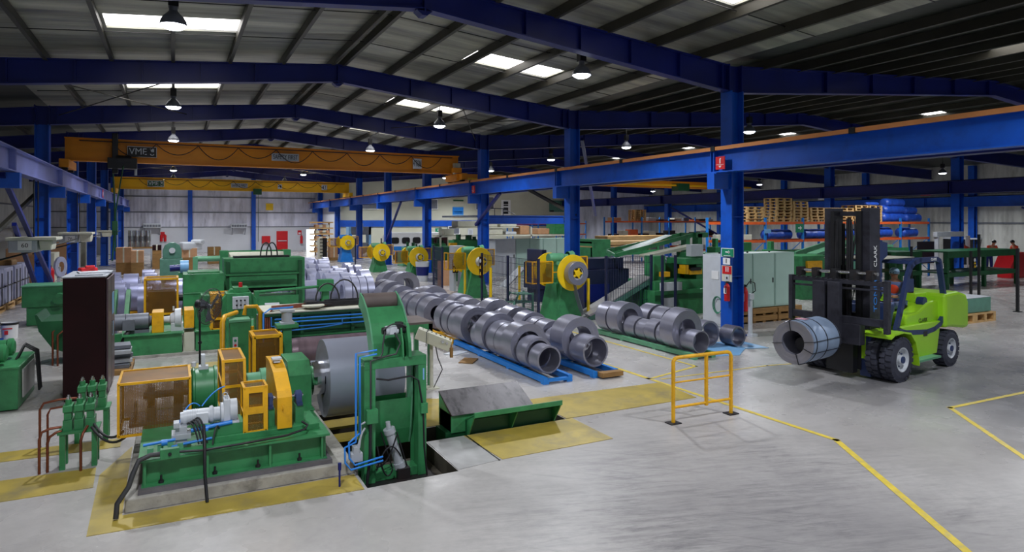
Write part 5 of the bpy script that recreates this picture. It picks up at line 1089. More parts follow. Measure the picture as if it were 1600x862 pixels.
# hood with sloping front
MB().prism([(-.72, .95), (-.70, 1.14), (-.80, 1.20), (-1.2, 1.22), (-1.65, 1.38), (-2.1, 1.44), (-2.1, .95)], 'y', -.68, .68).build('engine_hood', 'lime', fk, bevel=.04)
MB().box(-2.35, -1.6, -.35, .45, 1.36, 1.56).build('radiator_cover', 'lime', fk, bevel=.02)
# counterweight
MB().prism([(-2.05, .84), (-2.03, 1.56), (-2.65, 1.58), (-3.0, 1.50), (-3.12, 1.32), (-3.12, .78), (-2.95, .76), (-2.3, .84)], 'y', -.84, .84).build('counterweight', 'lime', fk, bevel=.06)
MB().box(-3.14, -3.11, -.7, .7, .95, 1.25).build('rear_lamp_panel', 'fork', fk)
for s in (-1, 1): text('brand_lettering', 'CLARK', (-1.40, s * .683, 1.04), (0, s, 0), .085, 'black', fk, depth=.003, width=.36)
# overhead guard: legs, roof bars
for s in (-1, 1):
    y = s * .75
    pts = [(-.16, y, .97), (-.30, y, 1.25), (-.62, y, 2.02), (-.72, y, 2.18), (-.86, y, 2.26), (-1.08, y, 2.30), (-1.80, y, 2.30), (-1.92, y, 2.26), (-2.14, y, 1.50), (-2.18, y, 1.25), (-2.12, y, 1.08), (-1.96, y, .94), (-1.68, y, .85), (-1.35, y, .82), (-.5, y, .88), (-.2, y, .95)]
    m = MB()
    for a, b in zip(pts, pts[1:]): m.bar(a, b, .07, .10)
    for q in pts: m.cyl((q[0], q[1] - .035, q[2]), (q[0], q[1] + .035, q[2]), .05, n=10)
    m.build('guard_leg', 'fork', fk)
    text('guard_lettering', 'CLARK', (-1.62, s * .792, 2.30), (0, s, 0), .06, 'white', fk, depth=.003, width=.25)
m = MB()
for k in range(7): m.box(-1.88, -.9, -.58 + .18 * k, -.52 + .18 * k, 2.26, 2.30)
m.box(-1.92, -1.84, -.75, .75, 2.25, 2.31).box(-.98, -.88, -.75, .75, 2.22, 2.29)
m.build('overhead_guard_bars', 'fork', fk)
MB().box(-1.86, -.1, -.70, .30, 2.31, 2.325).build('roof_sheet', 'cream', fk)
MB().cyl((-1.3, -.4, 2.325), (-1.3, -.4, 2.41), .04).build('beacon_lamp', 'orange', fk)
# seat, steering, dash
MB().box(-1.62, -1.2, -.10, .38, 1.22, 1.31).prism([(-1.66, 1.28), (-1.60, 1.30), (-1.68, 1.76), (-1.76, 1.74)], 'y', -.08, .36).build('driver_seat', 'black', fk, bevel=.03)
MB().prism([(-.50, .95), (-.25, .95), (-.32, 1.38), (-.60, 1.42), (-.62, 1.36)], 'y', -.5, .5).build('dashboard', 'fork', fk, bevel=.02)
MB().tube([(-.80 + .04 * math.cos(a), .15 + .17 * math.sin(a), 1.55 + .14 * math.cos(a)) for a in [k * PI / 10 for k in range(21)]], .013, 6).cyl((-.80, .15, 1.55), (-.56, .15, 1.38), .02).build('steering_wheel', 'black', fk)
m = MB()
for k in range(3): m.cyl((-.58, -.2 - .08 * k, 1.36), (-.66, -.2 - .08 * k, 1.58), .01).cyl((-.66, -.2 - .08 * k, 1.58), (-.67, -.2 - .08 * k, 1.62), .02)
m.build('control_lever', 'black', fk)
MB().cyl((-1.62, .48, 1.40), (-1.62, .62, 1.40), .10).build('air_cleaner', 'fork', fk)
MB().box(-1.02, -.74, .64, .68, 1.66, 1.92).build('mirror_plate', 'fork', fk)
# mast: outer channels, inner channels, crossbars, chains, cylinders
for s in (-1, 1):
    y = s * .38
    MB().box(-.12, .26, y - .09, y + .09, .10, 3.36).build('mast_upright', 'mast', fk, bevel=.006)
    MB().box(.0, .32, y - s * .12 - .045, y - s * .10 + .045, .16, 3.30).build('inner_upright', 'black', fk)
for z in (.3, 1.15, 2.0, 3.20): MB().box(-.10, .10, -.32, .32, z, z + .09).build('mast_crossbar', 'mast', fk)
for y in (-.12, .0): MB().cyl((.16, y, .3), (.16, y, 2.2), .05).cyl((.16, y, 2.2), (.16, y, 3.05), .032).build('lift_cylinder', 'black', fk)
for y in (-.16, .05, .1): MB().box(.30, .33, y - .02, y + .02, 1.2, 3.15).build('lift_chain', 'iron', fk)
MB().tube([(.30, .12, 3.1), (.33, .16, 2.8), (.34, .16, 2.0), (.34, .10, 1.9)], .02, 6).tube([(.30, .18, 3.1), (.33, .22, 2.8), (.30, .10, 2.0), (.34, -.1, 1.8)], .016, 6).tube([(.3, -.2, 3.1), (.33, -.2, 2.2), (.36, -.1, 1.7)], .016, 6).build('mast_hose', 'black', fk)
text('mast_lettering', 'CLARK', (.06, .472, 2.40), (0, 1, 0), .11, 'white', fk, up=(1, 0, 0), depth=.003, width=.42)
text('mast_lettering', 'TONN', (.06, .472, 1.62), (0, 1, 0), .12, 'bpipe', fk, up=(1, 0, 0), depth=.003, width=.62)
MB().prism([(-.42, 2.66), (-.12, 2.70), (-.12, 2.0), (-.2, 1.6), (-.2, 2.3), (-.42, 2.4)], 'y', .42, .46).box(-.42, -.1, .30, .46, 2.6, 2.66).build('mast_side_plate', 'fork', fk)
# carriage frame and boom
fr = MB().box(.58, .66, -1.0, 1.0, 1.86, 1.95).box(.58, .66, -1.0, 1.0, 1.10, 1.24).box(.56, .68, -1.02, -.94, 1.04, 1.97).box(.56, .68, .94, 1.02, .98, 1.97).box(.60, .64, -.95, .95, 1.76, 1.80)
fr.build('load_backrest', 'mast', fk, bevel=.006)
m = MB()
for k in range(18): m.box(.575, .665, -.93 + .108 * k, -.90 + .108 * k, 1.95, 1.965)
m.build('backrest_notches', 'iron', fk)
MB().box(.66, .78, -.42, -.16, .72, 1.90).box(.66, .78, -.10, .14, .68, 1.90).box(.5, .68, -.5, .5, .7, 1.1).build('boom_plate', 'mast', fk, bevel=.008)
MB().cyl((.50, -.9, 2.08), (.50, .75, 2.08), .035).build('side_shift_rod', 'chrome', fk)
for y in (-.85, -.5, -.1, .3, .62): MB().box(.42, .58, y - .06, y + .06, 1.96, 2.14).build('rod_bracket', 'iron', fk)
MB().cyl((.7, .0, .80), (1.9, .06, .78), .13, n=20).build('coil_boom', 'iron', fk)
MB().box(.40, .56, -.25, .30, .12, .75).build('boom_mount', 'black', fk)
MB().cyl((.36, .25, .18), (.36, .25, 1.0), .03).build('tilt_cylinder', 'chrome', fk)
MB().box(-.02, .3, .30, .50, .05, .9).build('mast_foot', 'fork', fk)
fk.location = FO; fk.rotation_euler = (0, 0, FA)
# the coil on the boom
Rt = Matrix.Rotation(FA, 4, 'Z')
wc = thing('wrapped_coil', 'grey wrapped steel coil with black straps hung on the forklift boom', 'steel coil', (0, 0, 0))
c = coil_mesh('coil_body', 'steel', (1, 0, 0), -.5, .5, .40, .22, (0, 0, 0), wc)
MB().lathe((0, 0, 0), (1, 0, 0), [(-.485, .403), (.485, .403)], 44).build('blue_grey_wrap', 'wrap' if 'wrap' in M else 'ltblue', wc)
m = MB()
for x in (-.46, 0, .38):
    m.lathe((0, 0, 0), (1, 0, 0), [(x - .012, .404), (x - .012, .409), (x + .012, .409), (x + .012, .404)], 44)
m.build('steel_strap', 'black', wc)
m = MB()
for a in (.15, 1.75, 3.3, 5.0, 5.9):
    cy, sz = math.cos(a), math.sin(a); q = lambda x, r: (x, r * cy, r * sz)
    for p1, p2 in ((q(-.5, .41), q(.5, .41)), (q(.507, .21), q(.507, .41)), (q(-.507, .21), q(-.507, .41))): m.bar(p1, p2, .022, .008)
m.build('eye_strap', 'black', wc)
MB().cbox((.15, -.02, .408), (.16, .2, .004)).build('pink_stamp', 'stamp', wc)
wc.location = (10.72, 8.50, .84); wc.rotation_euler = (0, 0, math.radians(190))

# ================================================================== PEOPLE
def skin_mesh(name, mt, nodes, edges, parent, root=0, sub=2):
    me = bpy.data.meshes.new(name); me.from_pydata([n[:3] for n in nodes], edges, []); me.update()
    o = bpy.data.objects.new(name, me); COL.objects.link(o); me.materials.append(M[mt])
    md = o.modifiers.new('skin', 'SKIN'); md.use_smooth_shade = True
    for i, n in enumerate(nodes):
        r = n[3] if isinstance(n[3], tuple) else (n[3], n[3]); me.skin_vertices[0].data[i].radius = r; me.skin_vertices[0].data[i].use_root = i == root
    s = o.modifiers.new('smooth', 'SUBSURF'); s.levels = sub; s.render_levels = sub
    o.parent = parent; return o
def person(name_label, pose, cap='hair', top='denim', vest=None, legs='denim'):
    # pose: dict of joints in local space, facing +x
    t = thing('person', name_label, 'person', (0, 0, 0), None); P = pose
    V = lambda k: Vector(P[k])
    nodes = []; idx = {}; edges = []
    def N(k, r, p=None): idx[k] = len(nodes); nodes.append((*(p if p is not None else V(k)), r)); return idx[k]
    def E(a, b): edges.append((idx[a], idx[b]))
    N('pelvis', (.13, .11)); N('waist', (.125, .095)); N('chest', (.155, .11)); N('neck', .052); N('headlow', .07); N('headtop', .085)
    for a, b in (('pelvis', 'waist'), ('waist', 'chest'), ('chest', 'neck'), ('neck', 'headlow'), ('headlow', 'headtop')): E(a, b)
    for s in ('l', 'r'):
        N('sh' + s, .058); N('el' + s, .043); N('wr' + s, .030); N('pa' + s, .036); E('chest', 'sh' + s); E('sh' + s, 'el' + s); E('el' + s, 'wr' + s); E('wr' + s, 'pa' + s)
        N('hip' + s, .090); N('kn' + s, .062); N('an' + s, .042); N('toe' + s, .040); E('pelvis', 'hip' + s); E('hip' + s, 'kn' + s); E('kn' + s, 'an' + s); E('an' + s, 'toe' + s)
    body = skin_mesh('body', 'skin', nodes, edges, t)
    hd = V('headtop'); hf = Vector((1, 0, 0))
    MB().lathe(hd + Vector((.085, 0, -.03)), (1, 0, -.3), [(0, .02), (.02, .016), (.03, 0)], 8).build('nose', 'skin', t)
    MB().cyl(hd + Vector((.08, .03, .0)), hd + Vector((.088, .03, 0)), .010, n=8).cyl(hd + Vector((.08, -.03, .0)), hd + Vector((.088, -.03, 0)), .010, n=8).build('eye', 'black', t)
    MB().box(*(hd.x + .07, hd.x + .082), hd.y - .02, hd.y + .02, hd.z - .075, hd.z - .065).build('mouth', 'red', t)
    for s in (-1, 1): MB().lathe(hd + Vector((0, s * .080, -.02)), (0, s, 0), [(0, .03), (.012, .026), (.015, 0)], 10).build('ear', 'skin', t)
    MB().lathe(hd + Vector((-.012, 0, .0)), (-.1, 0, 1), [(-.03, .098), (.03, .100), (.07, .085), (.10, .05), (.112, 0)], 20).build('cap' if cap != 'black' else 'hair', cap, t)
    # hands: five short skinned fingers from the palm
    for s in ('l', 'r'):
        p = V('pa' + s); d = (p - V('wr' + s)).normalized(); sd = d.cross(Vector((0, 0, 1)))
        sd = sd.normalized() if sd.length > .1 else Vector((0, 1, 0)); nrm = sd.cross(d)
        nn = [(*p, .022)]; ee = []
        for k, (off, L) in enumerate(((-.027, .065), (-.009, .078), (.009, .075), (.027, .058))):
            b = p + d * .03 + sd * off; i = len(nn); nn += [(*b, .010), (*(b + d * L * .5 - nrm * .01), .009), (*(b + d * L * .8 - nrm * .035), .008)]; ee += [(0, i), (i, i + 1), (i + 1, i + 2)]
        b = p - d * .01 + sd * .035; i = len(nn); nn += [(*b, .011), (*(b + d * .035 + sd * .018 - nrm * .02), .009)]; ee += [(0, i), (i, i + 1)]
        skin_mesh('hand', 'skin', nn, ee, t, sub=1)
    # clothes: a slightly larger shell over trunk and arms, and over the legs
    up_ = [(*V('pelvis'), (.145, .125)), (*V('waist'), (.14, .11)), (*V('chest'), (.17, .125)), (*(V('chest').lerp(V('neck'), .55)), .075)]; ue = [(0, 1), (1, 2), (2, 3)]
    for s in ('l', 'r'): i = len(up_); up_ += [(*V('sh' + s), .070), (*V('el' + s), .056), (*V('el' + s).lerp(V('wr' + s), .85), .042)]; ue += [(2, i), (i, i + 1), (i + 1, i + 2)]
    skin_mesh('shirt', top, up_, ue, t)
    lg = [(*V('pelvis'), (.142, .12))]; le = []
    for s in ('l', 'r'): i = len(lg); lg += [(*V('hip' + s), .100), (*V('kn' + s), .075), (*V('kn' + s).lerp(V('an' + s), .92), .056)]; le += [(0, i), (i, i + 1), (i + 1, i + 2)]
    skin_mesh('trousers', legs, lg, le, t)
    for s in ('l', 'r'): a, b = V('an' + s), V('toe' + s); MB().cbox((a + b) / 2 + Vector((.01, 0, -.02)), ((b - a).length + .12, .09, .085)).build('shoe', 'black', t, bevel=.02)
    if vest: skin_mesh('safety_vest', vest, [(*V('waist'), (.15, .12)), (*V('chest'), (.182, .135)), (*(V('chest').lerp(V('neck'), .5)), .09)], [(0, 1), (1, 2)], t)
    return t
sit = dict(pelvis=(-.02, 0, .12), waist=(.0, 0, .30), chest=(.04, 0, .50), neck=(.07, 0, .66), headlow=(.09, 0, .72), headtop=(.10, 0, .80),
           shl=(.05, .17, .56), ell=(.20, .24, .34), wrl=(.42, .18, .32), pal=(.50, .15, .33), shr=(.05, -.17, .56), elr=(.20, -.24, .34), wrr=(.42, -.18, .32), par=(.50, -.15, .33),
           hipl=(.04, .09, .10), knl=(.46, .12, .14), anl=(.50, .12, -.26), toel=(.64, .13, -.29), hipr=(.04, -.09, .10), knr=(.46, -.12, .14), anr=(.50, -.12, -.26), toer=(.64, -.13, -.29))
dv = person('driver in grey-blue overalls and orange vest seated in the forklift', sit, 'hair', 'denim', 'vest')
dv.location = FO + Rt @ Vector((-1.40, .15, 1.20)); dv.rotation_euler = (0, 0, FA)
def stand(bend=.15):
    b = bend
    return dict(pelvis=(0, 0, .95), waist=(.03 + b * .2, 0, 1.12), chest=(.05 + b * .8, 0, 1.34), neck=(.08 + b * 1.2, 0, 1.50), headlow=(.10 + b * 1.4, 0, 1.57), headtop=(.12 + b * 1.5, 0, 1.65),
           shl=(.05 + b, .19, 1.42), ell=(.12 + b, .25, 1.15), wrl=(.32 + b, .18, 1.08), pal=(.40 + b, .16, 1.07), shr=(.05 + b, -.19, 1.42), elr=(.12 + b, -.25, 1.15), wrr=(.32 + b, -.18, 1.08), par=(.40 + b, -.16, 1.07),
           hipl=(0, .09, .90), knl=(.03, .11, .48), anl=(.0, .11, .09), toel=(.14, .13, .05), hipr=(0, -.09, .90), knr=(.03, -.11, .48), anr=(.0, -.11, .09), toer=(.14, -.13, .05))
for k, (u, Y, rz, tp, lab) in enumerate(((1521, 21.0, 2.0, 'vest', 'worker in orange top bending by the green table, next to the white tube'), (1545, 21.5, -2.2, 'vest', 'worker with orange top and blue sleeves leaning over the green table'), (1590, 20.5, 2.6, 'vest', 'worker in orange top at the far end of the green table'))):
    q = at(u, 386, Y); w_ = person(lab, stand(.25 if k < 2 else .1), 'black', tp, None, 'navy'); w_.location = (q.x, q.y, 0); w_.scale = (1.13,) * 3; w_.rotation_euler = (0, 0, rz)

# ================================================================== GREY AND MINT CABINETS BY THE COLUMN
t = thing('control_cabinet', 'tall narrow pale grey cabinet beside the blue column', 'cabinet', (14.1, 14.1, 0))
MB().box(13.90, 14.42, 13.55, 14.60, .08, 2.12).box(13.93, 14.4, 13.6, 14.55, 0, .08).build('cabinet_body', 'ltgrey', t, bevel=.008)
d = MB().box(13.885, 13.90, 13.60, 14.55, .14, 2.08).build('door', 'ltgrey', t, bevel=.004); MB().box(13.87, 13.886, 13.66, 13.69, 1.0, 1.2).build('handle', 'iron', d)
MB().box(13.87, 13.884, 13.95, 14.22, 1.42, 1.66).build('paper_notice', 'white', t)
for k, (x0, x1) in enumerate(((14.46, 15.6), (15.62, 16.55), (16.57, 17.45))):
    t = thing('electrical_cabinet', 'pale mint cabinet on wooden pallets, %s from the blue column' % ordn[k], 'cabinet', ((x0 + x1) / 2, 14.7, .44), 'mint cabinets on pallets')
    MB().box(x0, x1, 14.3, 15.1, .46, 2.12).build('cabinet_body', 'mint', t, bevel=.01); d = MB().box(x0 + .03, x1 - .03, 14.285, 14.3, .5, 2.08).build('door', 'mint', t, bevel=.004)
    MB().box(x1 - .1, x1 - .07, 14.265, 14.285, 1.2, 1.35).build('handle', 'iron', d); MB().cyl((x0 + .1, 14.6, 2.12), (x0 + .1, 14.6, 2.16), .03).build('lifting_eye', 'iron', t)
def pallet_proto():
    # a pallet 1.2 x .8 x .144 about the origin
    t = thing('wooden_pallet', 'x', 'pallet', (0, 0, 0))
    m = MB()
    for k in range(7): m.box(-.6, .6, -.4 + k * .116, -.4 + k * .116 + .10, .12, .144)
    m.build('deck_board', 'wood', t)
    m = MB()
    for y in (-.4, -.05, .3):
        for x in (-.6, -.07, .46): m.box(x, x + .14, y, y + .10, .022, .10)
        m.box(-.6, .6, y, y + .1, 0, .022)
    for x in (-.6, -.07, .46): m.box(x, x + .14, -.4, .4, .10, .12)
    m.build('block_and_runner', 'wood', t)
    return t
pal0 = pallet_proto(); usedp = [False]
def pallet(x, y, z, lab, grp=None, rz=0, sc=None):
    if not usedp[0]:
        usedp[0] = True; pal0.location = (x, y, z); pal0.rotation_euler = (0, 0, rz); pal0['label'] = lab
        if sc: pal0.scale = sc
        if grp: pal0['group'] = grp
        return pal0
    return dup(pal0, (x, y, z), rz, lab, grp, sc if sc else (1, 1, 1))
for j in range(2):
    for i, x in enumerate((14.98, 16.08, 17.18)):
        z = .225 * j; b = thing('wooden_bearer', '%s heavy timber bearer under the mint cabinets, %s from the column' % (('lower', 'upper')[j], ordn[i]), 'bearer', (x, 14.7, z), 'timber bearers under the mint cabinets')
        MB().box(x - .53, x + .53, 14.22, 15.1, z + .055, z + .215).build('timber_beam', 'wood2', b, bevel=.008)
        for q in (-.5, -.08, .38): MB().box(x + q, x + q + .12, 14.25, 15.05, z, z + .055).build('runner', 'wood2', b)

# ================================================================== PRESS LINE behind the fence
t = thing('punch_press', 'green punch press with yellow tool head and grey control boxes', 'press', (15.6, 17.3, 0))
m = MB(); front(m, 1023, 455, 1106, 493, 16.6, 1.6); front(m, 1023, 440, 1106, 456, 16.8, 1.4); front(m, 1022, 400, 1040, 440, 17.2, .5); front(m, 1088, 395, 1106, 445, 17.0, 1.0); front(m, 1072, 404, 1104, 412, 16.9, 1.0)
m.build('press_body', 'green', t, bevel=.01)
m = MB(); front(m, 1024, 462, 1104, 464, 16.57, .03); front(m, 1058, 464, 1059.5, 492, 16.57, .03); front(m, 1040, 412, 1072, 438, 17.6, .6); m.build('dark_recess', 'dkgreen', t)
m = MB(); front(m, 1071, 414, 1076, 428, 16.9, .3); front(m, 1078, 421, 1097, 428, 16.9, .6); front(m, 1036, 425, 1047, 432, 16.9, .2); m.build('tool_head', 'yellow', t)
m = MB(); front(m, 1080, 418, 1096, 422, 16.85, .7); m.build('die_plate', 'black', t)
m = MB(); front(m, 1035.5, 442, 1066, 453, 16.45, .15); b = m.build('push_button_box', 'ltgrey', t, bevel=.01)
m = MB(); front(m, 1036, 466, 1058, 479, 16.5, .1); m.build('lower_control_box', 'grey', t, bevel=.01)
m = MB(); front(m, 1080, 382, 1099, 400, 16.8, .25); m.build('upper_control_box', 'ltgrey', t, bevel=.01)
# inclined stacking conveyor above it
t = thing('inclined_conveyor', 'green inclined conveyor frame sloping over the press', 'conveyor', (16, 19, 0))
A0, A1 = at(962, 399, 18.4), at(1083, 367, 18.4); B0, B1 = at(948, 392, 20.0), at(1065, 366, 20.0)
MB().bar(A0, A1, .06, .14).bar(B0, B1, .06, .14).bar(A1, B1, .1, .14).bar(A0, B0, .06, .1).bar(A1 + Vector((.2, 0, .05)), A1 + Vector((.2, 0, -2.8)), .2, .3).bar(B1 + Vector((.2, 0, .05)), B1 + Vector((.2, 0, -2.8)), .2, .3).bar(A1, A1 + Vector((.6, 0, 0)), .3, .18).build('conveyor_frame', 'green', t)
MB().add([A0 + Vector((.6, .1, .06)), A1 + Vector((-.9, .1, .0)), B1 + Vector((-.9, -.1, .0)), B0 + Vector((.6, -.1, .06))], [(0, 1, 2, 3)]).build('belt', 'mint', t)
C0, C1 = at(1006, 400, 18.0), at(1080, 384, 18.0); MB().bar(C0, C1, .5, .1).build('lower_belt', 'cream', t)
t = thing('strip_feed_ramp', 'grey sheet ramp with green side rails rising to the press', 'ramp', (12.8, 17.3, 0))
a0, a1 = Vector((11.35, 17.35, .06)), Vector((14.0, 17.45, 1.26))
MB().prism([(a0.x, a0.z), (a1.x, a1.z), (a1.x + .08, a1.z), (a1.x + .08, a1.z - .04), (a1.x, a1.z - .04), (a0.x, a0.z - .04)], 'y', 17.1, 17.75).build('ramp_sheet', 'splate', t)
MB().bar(a0 + Vector((.1, -.28, -.08)), a1 + Vector((0, -.35, -.14)), .04, .14).bar(a0 + Vector((.1, .36, -.08)), a1 + Vector((0, .3, -.14)), .04, .14).build('side_rail', 'teal', t)
for k in (0.45, .85): q = a0.lerp(a1, k); MB().box(q.x - .04, q.x + .04, 17.1, 17.7, 0, q.z - .1).build('leg', 'dkgreen', t)
m = MB()
pts = [(10.95, 1.20), (11.1, .7), (11.25, .28), (11.5, .13), (11.7, .2), (12.4, .5)]
m2 = MB()
for a, b in zip(pts, pts[1:]): m2.prism([(a[0], a[1]), (b[0], b[1]), (b[0] + .006, b[1] + .012), (a[0] + .012, a[1])], 'y', 16.95, 17.18)
o = m2.build('steel_strip', 'steel'); tag(o, 'bright steel strip hanging in a loop from the nearest decoiler', 'strip')
t = thing('green_step_stool', 'small green steel steps inside the fence', 'steps', (10.3, 19, 0))
q = gr(815, 497); MB().bar((q.x - .5, q.y, 0), (q.x - .1, q.y, .8), .05, .05).bar((q.x - .5, q.y + .6, 0), (q.x - .1, q.y + .6, .8), .05, .05).bar((q.x + .4, q.y, 0), (q.x + .4, q.y, .8), .05, .05).bar((q.x + .4, q.y + .6, 0), (q.x + .4, q.y + .6, .8), .05, .05).build('step_frame', 'teal', t)
for k in range(3): MB().box(q.x - .42 + .15 * k, q.x + .42, q.y, q.y + .6, .22 + .26 * k, .25 + .26 * k).build('tread', 'teal', t)
t = thing('feed_straightener', 'dark blue feed unit between the first two decoilers', 'machine', (12.8, 22.5, 0))
MB().box(12.2, 13.3, 21.6, 22.6, .5, 1.5).box(12.3, 13.2, 21.7, 22.5, 0, .5).box(12.4, 12.6, 21.5, 22.7, 1.5, 2.0).build('feeder_body', 'post', t, bevel=.02); MB().prism([(11.6, .5), (12.4, 1.2), (12.4, 1.26), (11.5, .5)], 'y', 22.8, 23.4).build('feed_chute', 'grey', t)
t = thing('blue_dark_press', 'dark blue fenced press in front of the second green column', 'press', (13.2, 19.2, 0))
MB().box(12.6, 14.5, 18.9, 20.0, 0, 1.4).box(12.7, 14.4, 19.1, 19.9, 1.4, 1.78).build('press_body', 'post', t, bevel=.02); MB().box(12.55, 13.6, 18.85, 18.9, .3, .9).build('front_panel', 'navy', t)
t = thing('teal_press', 'teal machine between the third and second decoiler', 'press', (13.4, 31, 0))
MB().box(12.3, 13.9, 31.2, 32.6, 0, 1.1).box(12.2, 13.9, 31.4, 32.4, 1.1, 1.75).build('press_body', 'dkgreen', t, bevel=.02); MB().cyl((13.0, 30.5, 1.2), (13.3, 30.5, .6), .16).build('exhaust_hose', 'cream', t)
t = thing('grey_gate_press', 'grey upright press frame with warning signs by the second decoiler', 'press', (12, 27, 0))
m = MB(); front(m, 709, 385, 713, 455, 25.4, .5); front(m, 722, 385, 726, 455, 25.4, .5); front(m, 709, 384, 726, 392, 25.4, .5); m.build('gate_frame', 'grey', t, bevel=.01)
m = MB(); front(m, 707.5, 406, 716, 426, 25.37, .03); m.build('warning_board', 'maroon', t)
m = MB(); front(m, 708.5, 408, 711, 415, 25.34, .02); front(m, 712.5, 408, 715, 415, 25.34, .02); m.build('white_disc', 'white', t); m = MB(); front(m, 708.5, 418, 711, 424, 25.34, .02); front(m, 712.5, 418, 715, 424, 25.34, .02); m.build('yellow_triangle', 'sign_y', t)
q = gr(698, 450); o = MB().cyl((q.x + .6, q.y + 1.5, 0), (q.x + .6, q.y + 1.5, 1.15), .45, n=24).build('cardboard_drum', 'card'); tag(o, 'round cardboard drum behind the fence', 'drum')

# ================================================================== WIRE FENCE
def fence(pts, z1, lab, mesh=True):
    t = thing('wire_fence', lab, 'fence', (*pts[0], 0))
    for k, (x, y) in enumerate(pts):
        MB().box(x - .035, x + .035, y - .035, y + .035, 0, z1).box(x - .08, x + .08, y - .08, y + .08, 0, .012).build('post', 'post', t)
    for a, b in zip(pts, pts[1:]):
        if not mesh: continue
        A = Vector((*a, 0)); B = Vector((*b, 0)); L = (B - A).length; m = MB(); n = max(2, int(L / .09))
        for k in range(1, n): q = A.lerp(B, k / n); m.bar((q.x, q.y, .15), (q.x, q.y, z1 - .05), .010, .010)
        for z in (.15, .55, .95, 1.35, 1.75, z1 - .05):
            if z < z1: m.bar((A.x, A.y, z), (B.x, B.y, z), .010, .010)
        m.build('wire_mesh_panel', 'post', t)
    return t
fence([(9.62, 16.9), (9.62, 18.9), (9.62, 20.9)], 1.98, 'navy wire fence in front of the nearest decoiler')
fence([(10.35, 26.6), (10.7, 28.6)], 1.98, 'navy wire fence by the second decoiler')
fence([(12.1, 16.95), (13.9, 16.95)], 2.0, 'navy wire fence panel across the feed ramp')
fence([(13.9, 16.4), (14.35, 16.3), (15.7, 16.2)], 2.0, 'open navy fence posts in front of the punch press', mesh=False)
for k, (u, v0, v1, Y) in enumerate(((727, 395, 452, 24.2), (767, 418, 476, 19.9), (812, 415, 455, 22.0), (920, 435, 470, 17.4))):
    a, b = at(u, v0, Y), at(u, v1, Y); o = MB().box(a.x - .035, a.x + .035, Y, Y + .07, 0, a.z).build('yellow_light_curtain', 'disc'); tag(o, 'slim yellow light curtain post, %s from the far side' % ordn[k], 'post')
a = at(764.5, 415, 20.8); t = thing('warning_sign', 'maroon warning sign column on the fence post near the second decoiler', 'sign', (9.8, 20.8, 1.2))
b_ = sx(764.5, 402, 9.74); MB().box(9.56, 9.585, 20.80, 21.0, 1.1, 1.85).build('sign_panel', 'maroon', t); MB().cyl((9.56, 20.9, 1.70), (9.55, 20.9, 1.70), .07).build('white_disc', 'white', t); MB().prism([(20.84, 1.42), (20.96, 1.42), (20.9, 1.54)], 'x', 9.55, 9.56).prism([(20.84, 1.2), (20.96, 1.2), (20.9, 1.32)], 'x', 9.55, 9.56).build('yellow_triangle', 'sign_y', t)

# ================================================================== MINT CABINET ROW, boxes and mezzanine beyond the decoilers
xs = [16.0, 17.3, 18.2, 19.1, 20.0, 20.9]
for k in range(5):
    t = thing('storage_cabinet', 'pale mint cabinet, %s of the row beyond the decoilers' % ordn[k], 'cabinet', ((xs[k] + xs[k + 1]) / 2, 33.4, 0), 'mint cabinets beyond the decoilers')
    MB().box(xs[k] + .01, xs[k + 1] - .01, 33, 33.8, 0, 2.08).build('cabinet_body', 'ltgrey' if k == 0 else 'mint', t); d = MB().box(xs[k] + .04, xs[k + 1] - .04, 32.98, 33, .1, 2.0).build('door', 'ltgrey' if k == 0 else 'mint', t); MB().box(xs[k + 1] - .14, xs[k + 1] - .1, 32.95, 32.98, 1.0, 1.2).build('handle', 'iron', d)
struct('mezzanine_beam', MB().box(14.0, 19.2, 30.9, 30.95, 2.96, 3.36).box(14.0, 19.2, 30.8, 31.05, 2.94, 2.98).box(14.0, 19.2, 30.8, 31.05, 3.34, 3.38), 'blue', 'short blue mezzanine beam between two columns')
struct('mezzanine_floor', MB().box(14.0, 19.2, 31.05, 36, 3.3, 3.4), 'motor', 'mezzanine deck')
struct('mezzanine_column', MB().box(14.05, 14.25, 30.85, 31.05, 0, 2.95), 'blue', 'slim post under the mezzanine beam')
t = thing('mezzanine_railing', 'small dark hand rail on the mezzanine edge', 'railing', (15.5, 31, 3.4))
MB().tube([(14.6, 31, 3.38), (14.6, 31, 3.75), (15.5, 31, 3.75), (16.2, 31, 3.45)], .02, 5).tube([(15.0, 31, 3.38), (15.0, 31, 3.75)], .02, 5).tube([(15.5, 31, 3.38), (15.5, 31, 3.75)], .02, 5).build('hand_rail', 'post', t)
for k, (x0, x1, z0, z1, mt, kind) in enumerate(((15.8, 18.6, 2.71, 3.1, 'cream', 'long cream roll cover'), (18.8, 20.0, 2.71, 3.1, 'cream', 'square cream bale'), (17.95, 19.0, 2.21, 2.6, 'cream', 'low cream bale'), (20.25, 20.95, 2.21, 2.8, 'card', 'brown carton'), (21.6, 22.5, 2.21, 2.6, 'card', 'small open carton'), (14.9, 15.6, 2.21, 2.6, 'cream', 'cream crate'), (22.8, 23.8, 2.21, 3.0, 'green', 'green stored gearcase'), (19.2, 20.0, 2.21, 2.4, 'ltgrey', 'crumpled white bag'))):
    o = MB().box(x0, x1, 38, 39, z0, z1).build('stored_' + kind.split()[-1], mt, bevel=.05); tag(o, kind + ' on the storage shelf beyond the mint cabinets', kind.split()[-1])
t = thing('storage_shelf', 'two-tier storage shelf beyond the mint cabinets', 'shelf', (19, 38.5, 0)); MB().box(14.6, 24.2, 37.9, 39.2, 2.1, 2.2).box(15.7, 20.1, 37.9, 39.2, 2.64, 2.70).build('shelf_board', 'cream', t)
for x in (14.6, 17.8, 21.0, 24.1): MB().box(x, x + .1, 37.9, 38, 0, 2.7 if x < 22 else 2.15).build('upright', 'cream', t)
